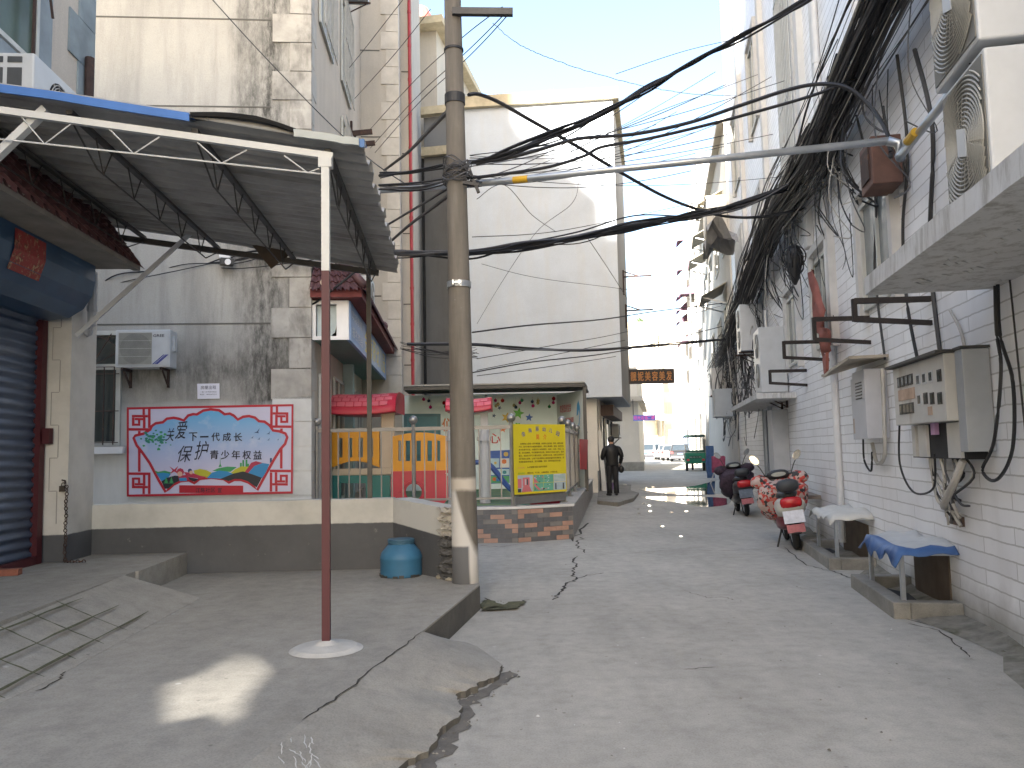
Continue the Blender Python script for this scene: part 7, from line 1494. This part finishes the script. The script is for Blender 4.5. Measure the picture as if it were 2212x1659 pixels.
for s_, el_, wr, pm_ in ((1, (.28, -.05, 1.14), (.25, .03, .93), (.245, .055, .865)), (-1, (-.28, .02, 1.13), (-.22, .22, 1.06), (-.2, .29, 1.06))):
    sh_ = jt((s_ * .17, 0, 1.38), .055, sp2); e_ = jt(el_, .042, sh_); w_ = jt(wr, .028, e_); p_ = jt(pm_, .034, w_); d = (V(pm_) - V(wr)).normalized(); sd = V((0, 1, 0)) if s_ > 0 else V((0, 0, 1))
    for k, (o2, ln) in enumerate(((-.026, .06), (-.009, .075), (.009, .072), (.026, .055))): f1_ = jt(V(pm_) + sd * o2 + d * .04, .010, p_); f2_ = jt(V(pm_) + sd * o2 + d * (.04 + ln * .6) - V((s_ * .008, 0, 0)), .009, f1_); jt(V(pm_) + sd * o2 + d * (.04 + ln) - V((s_ * .02, 0, 0)), .008, f2_)
    th_ = jt(V(pm_) + sd * .035 - V((s_ * .012, 0, 0)), .011, p_); jt(V(pm_) + sd * .05 + d * .035 - V((s_ * .02, 0, 0)), .009, th_)
for s_ in (-1, 1):
    h_ = jt((s_ * .09, 0, .90), .085, pv); k_ = jt((s_ * .10, .015, .50), .058, h_); a_ = jt((s_ * .10, -.02, .09), .042, k_); jt((s_ * .115, .12, .05), .035, a_)
me = bpy.data.meshes.new('body'); me.from_pydata(vs, es, []); me.materials.append(m_skin); bo = bpy.data.objects.new('body', me); COL.objects.link(bo); bo.parent = mn
sk = bo.modifiers.new('Skin', 'SKIN'); sk.use_smooth_shade = True
if not me.skin_vertices: me.attributes.new
for i, s_ in enumerate(me.skin_vertices[0].data if me.skin_vertices else []): s_.radius = (rr[i], rr[i]); s_.use_root = i == 0
su = bo.modifiers.new('Subdivision', 'SUBSURF'); su.levels = 1; su.render_levels = 1
def eloft(m, secs, n=18):
    P = []
    for x, y, z, a, b in secs: P += [V((x + a * math.cos(2 * math.pi * k / n), y + b * math.sin(2 * math.pi * k / n), z)) for k in range(n)]
    k = len(secs); m.add(P, [(i * n + j, i * n + (j + 1) % n, (i + 1) * n + (j + 1) % n, (i + 1) * n + j) for i in range(k - 1) for j in range(n)] + [tuple(range(n))[::-1], tuple((k - 1) * n + j for j in range(n))])
m = MB(); eloft(m, [(0, 0, .86, .175, .125), (0, 0, .89, .19, .135), (0, .005, .97, .185, .135), (0, 0, 1.10, .19, .135), (0, -.01, 1.25, .215, .145), (0, -.01, 1.36, .215, .135), (0, -.005, 1.42, .17, .11), (0, .0, 1.455, .09, .08), (0, .005, 1.49, .075, .07)])
for s_, P in ((1, [(.07, -.005, 1.355), (.19, -.015, 1.345), (.268, -.045, 1.15), (.262, -.01, 1.02), (.252, .03, .93)]), (-1, [(-.07, -.005, 1.355), (-.19, -.01, 1.345), (-.268, .01, 1.15), (-.25, .12, 1.08), (-.22, .21, 1.06)])): m.tube(spline(P, 4), [(.05 + .03 * i / 4) if i < 4 else .08 - .033 * ((i - 4) / 12) for i in range(17)], 12)
m.build('jacket', m_jk, mn, smooth=True, origin=(0, 0, 0))
m = MB()
for s_ in (-1, 1): m.tube([V((s_ * .075, 0, .93)), V((s_ * .09, 0, .80)), V((s_ * .098, .012, .50)), V((s_ * .10, -.01, .25)), V((s_ * .10, -.015, .07))], [.105, .102, .078, .072, .078], 14)
m.build('trousers', m_tr, mn, smooth=True, origin=(0, 0, 0))
for s_ in (-1, 1):
    m = MB(); loft(m, [(-.09, .04, .035, .03, .8), (-.03, .05, .042, .045, .8), (.08, .04, .048, .035, .8), (.16, .03, .04, .025, .8), (.19, .025, .02, .015, .8)]); m.v = [p + V((s_ * .105 + s_ * p.y * .12, 0, .0)) for p in m.v]; m.build('shoe', m_black, mn, smooth=True, origin=(0, 0, 0))
m = MB(); m.ball((-.01, .018, 1.62), .098, 10, 1.02); m.v = [p for p in m.v]; 
for p in m.v:
    if p.y > .06 and p.z < 1.64: p.y = .06
    if p.z < 1.55: p.z = 1.55 + (p.z - 1.55) * .3
m.build('hair', M('black_hair', (.012, .011, .011), .6, .2, 20), mn, smooth=True, origin=(0, 0, 0))
mn.location = A(23.3, -1.42, .15); mn.rotation_euler = (0, 0, -AZA + R(18))
bgp = thing('shoulder_bag', 'small dark pouch held at the right hip of the standing man', 'bag', mn.location + V((.26, -.02, .6))); q = mn.location + Matrix.Rotation(-AZA + R(18), 3, 'Z') @ V((.26, -.02, .75))
m = MB(); m.ball(q, .085, 8, 1.25); m.build('pouch', m_jk, bgp, smooth=True); m = MB(); m.tube([q + V((-.03, 0, .09)), q + V((-.02, .02, .17)), q + V((.03, 0, .09))], .008, 5); m.build('strap', m_jk, bgp)
bsk = thing('basin', 'small mauve plastic tub beside the shop doorway', 'tub', A(26.6, -1.75, .15)); m = MB(); m.lathe(A(26.6, -1.75, .15), [(.14, 0), (.19, .22), (.2, .23), (.18, .23)], 18); m.build('tub', M('mauve_plastic', (.22, .14, .28), .5), bsk)
m = MB(); m.bar(A(25.95, -1.85, .1), A(26.3, -2.0, 2.1), .14, .08); solo(m, 'plank', M('pale_plank', (.50, .49, .46), .7, .1, 4), 'long pale plank leaning on the shop wall behind the fence', 'plank')

m = MB(); rb = random.Random(31)
for k in range(150):
    if k < 60: q = gut[rb.randint(0, 6)].lerp(gut[rb.randint(0, 6)], .5) if 0 else gut[rb.randint(0, 7)] + V((rb.gauss(0, .05), rb.gauss(0, .09), 0))
    elif k < 110: q = gnd(rb.uniform(1100, 2000), rb.uniform(1150, 1650), 0)
    else: q = gnd(rb.uniform(1040, 1090), rb.uniform(1300, 1320), 0)
    r_ = rb.uniform(.004, .011); m.cur = rb.choice((0, 0, 1, 2)) if 60 <= k < 110 else rb.choice((0, 1)); a0 = rb.uniform(0, 6)
    m.add([q + V((r_ * math.cos(a0 + t_) * rb.uniform(.6, 1.4), r_ * math.sin(a0 + t_) * rb.uniform(.6, 1.4), .006)) for t_ in (0, 1.25, 2.5, 3.8, 5)] + [q + V((0, 0, .006 + r_ * .8))], [(0, 1, 5), (1, 2, 5), (2, 3, 5), (3, 4, 5), (4, 0, 5)])
struct(m, 'debris', [m_conc, m_gutter, M('white_speck', (.6, .6, .58), .8)], kind='stuff')

rb = random.Random(77)
for i in range(14):
    v0, v1 = rb.uniform(335, 410), rb.uniform(150, 430); u1 = rb.uniform(1380, 1720); sg_ = rb.uniform(6, 26)
    pts = [(1015, v0, 7.95)] + [(1015 + (u1 - 1015) * f, v0 + (v1 - v0) * f ** 1.25 + sg_ * math.sin(math.pi * f), 7.95 + rb.uniform(2, 4) * f) for f in (.25, .5, .75, 1)]
    cable('thin wire fanning right from the wire wrapped middle of the pole', pts, rb.choice((.004, .005, .006)), rb.choice((m_black, m_black, m_grey)), 'thin wires fanning right from the pole')
m = MB()
for i in range(16):
    u, v = 590 + rb.uniform(0, 90), 1588 + rb.uniform(0, 60); ribbon(m, [gnd(u, v, ZP), gnd(u + rb.uniform(-12, 25), v + rb.uniform(8, 34), ZP)], .006, .004, .004)
struct(m, 'pavement_chalk_marks', M('chalk', (.50, .49, .46), .9))
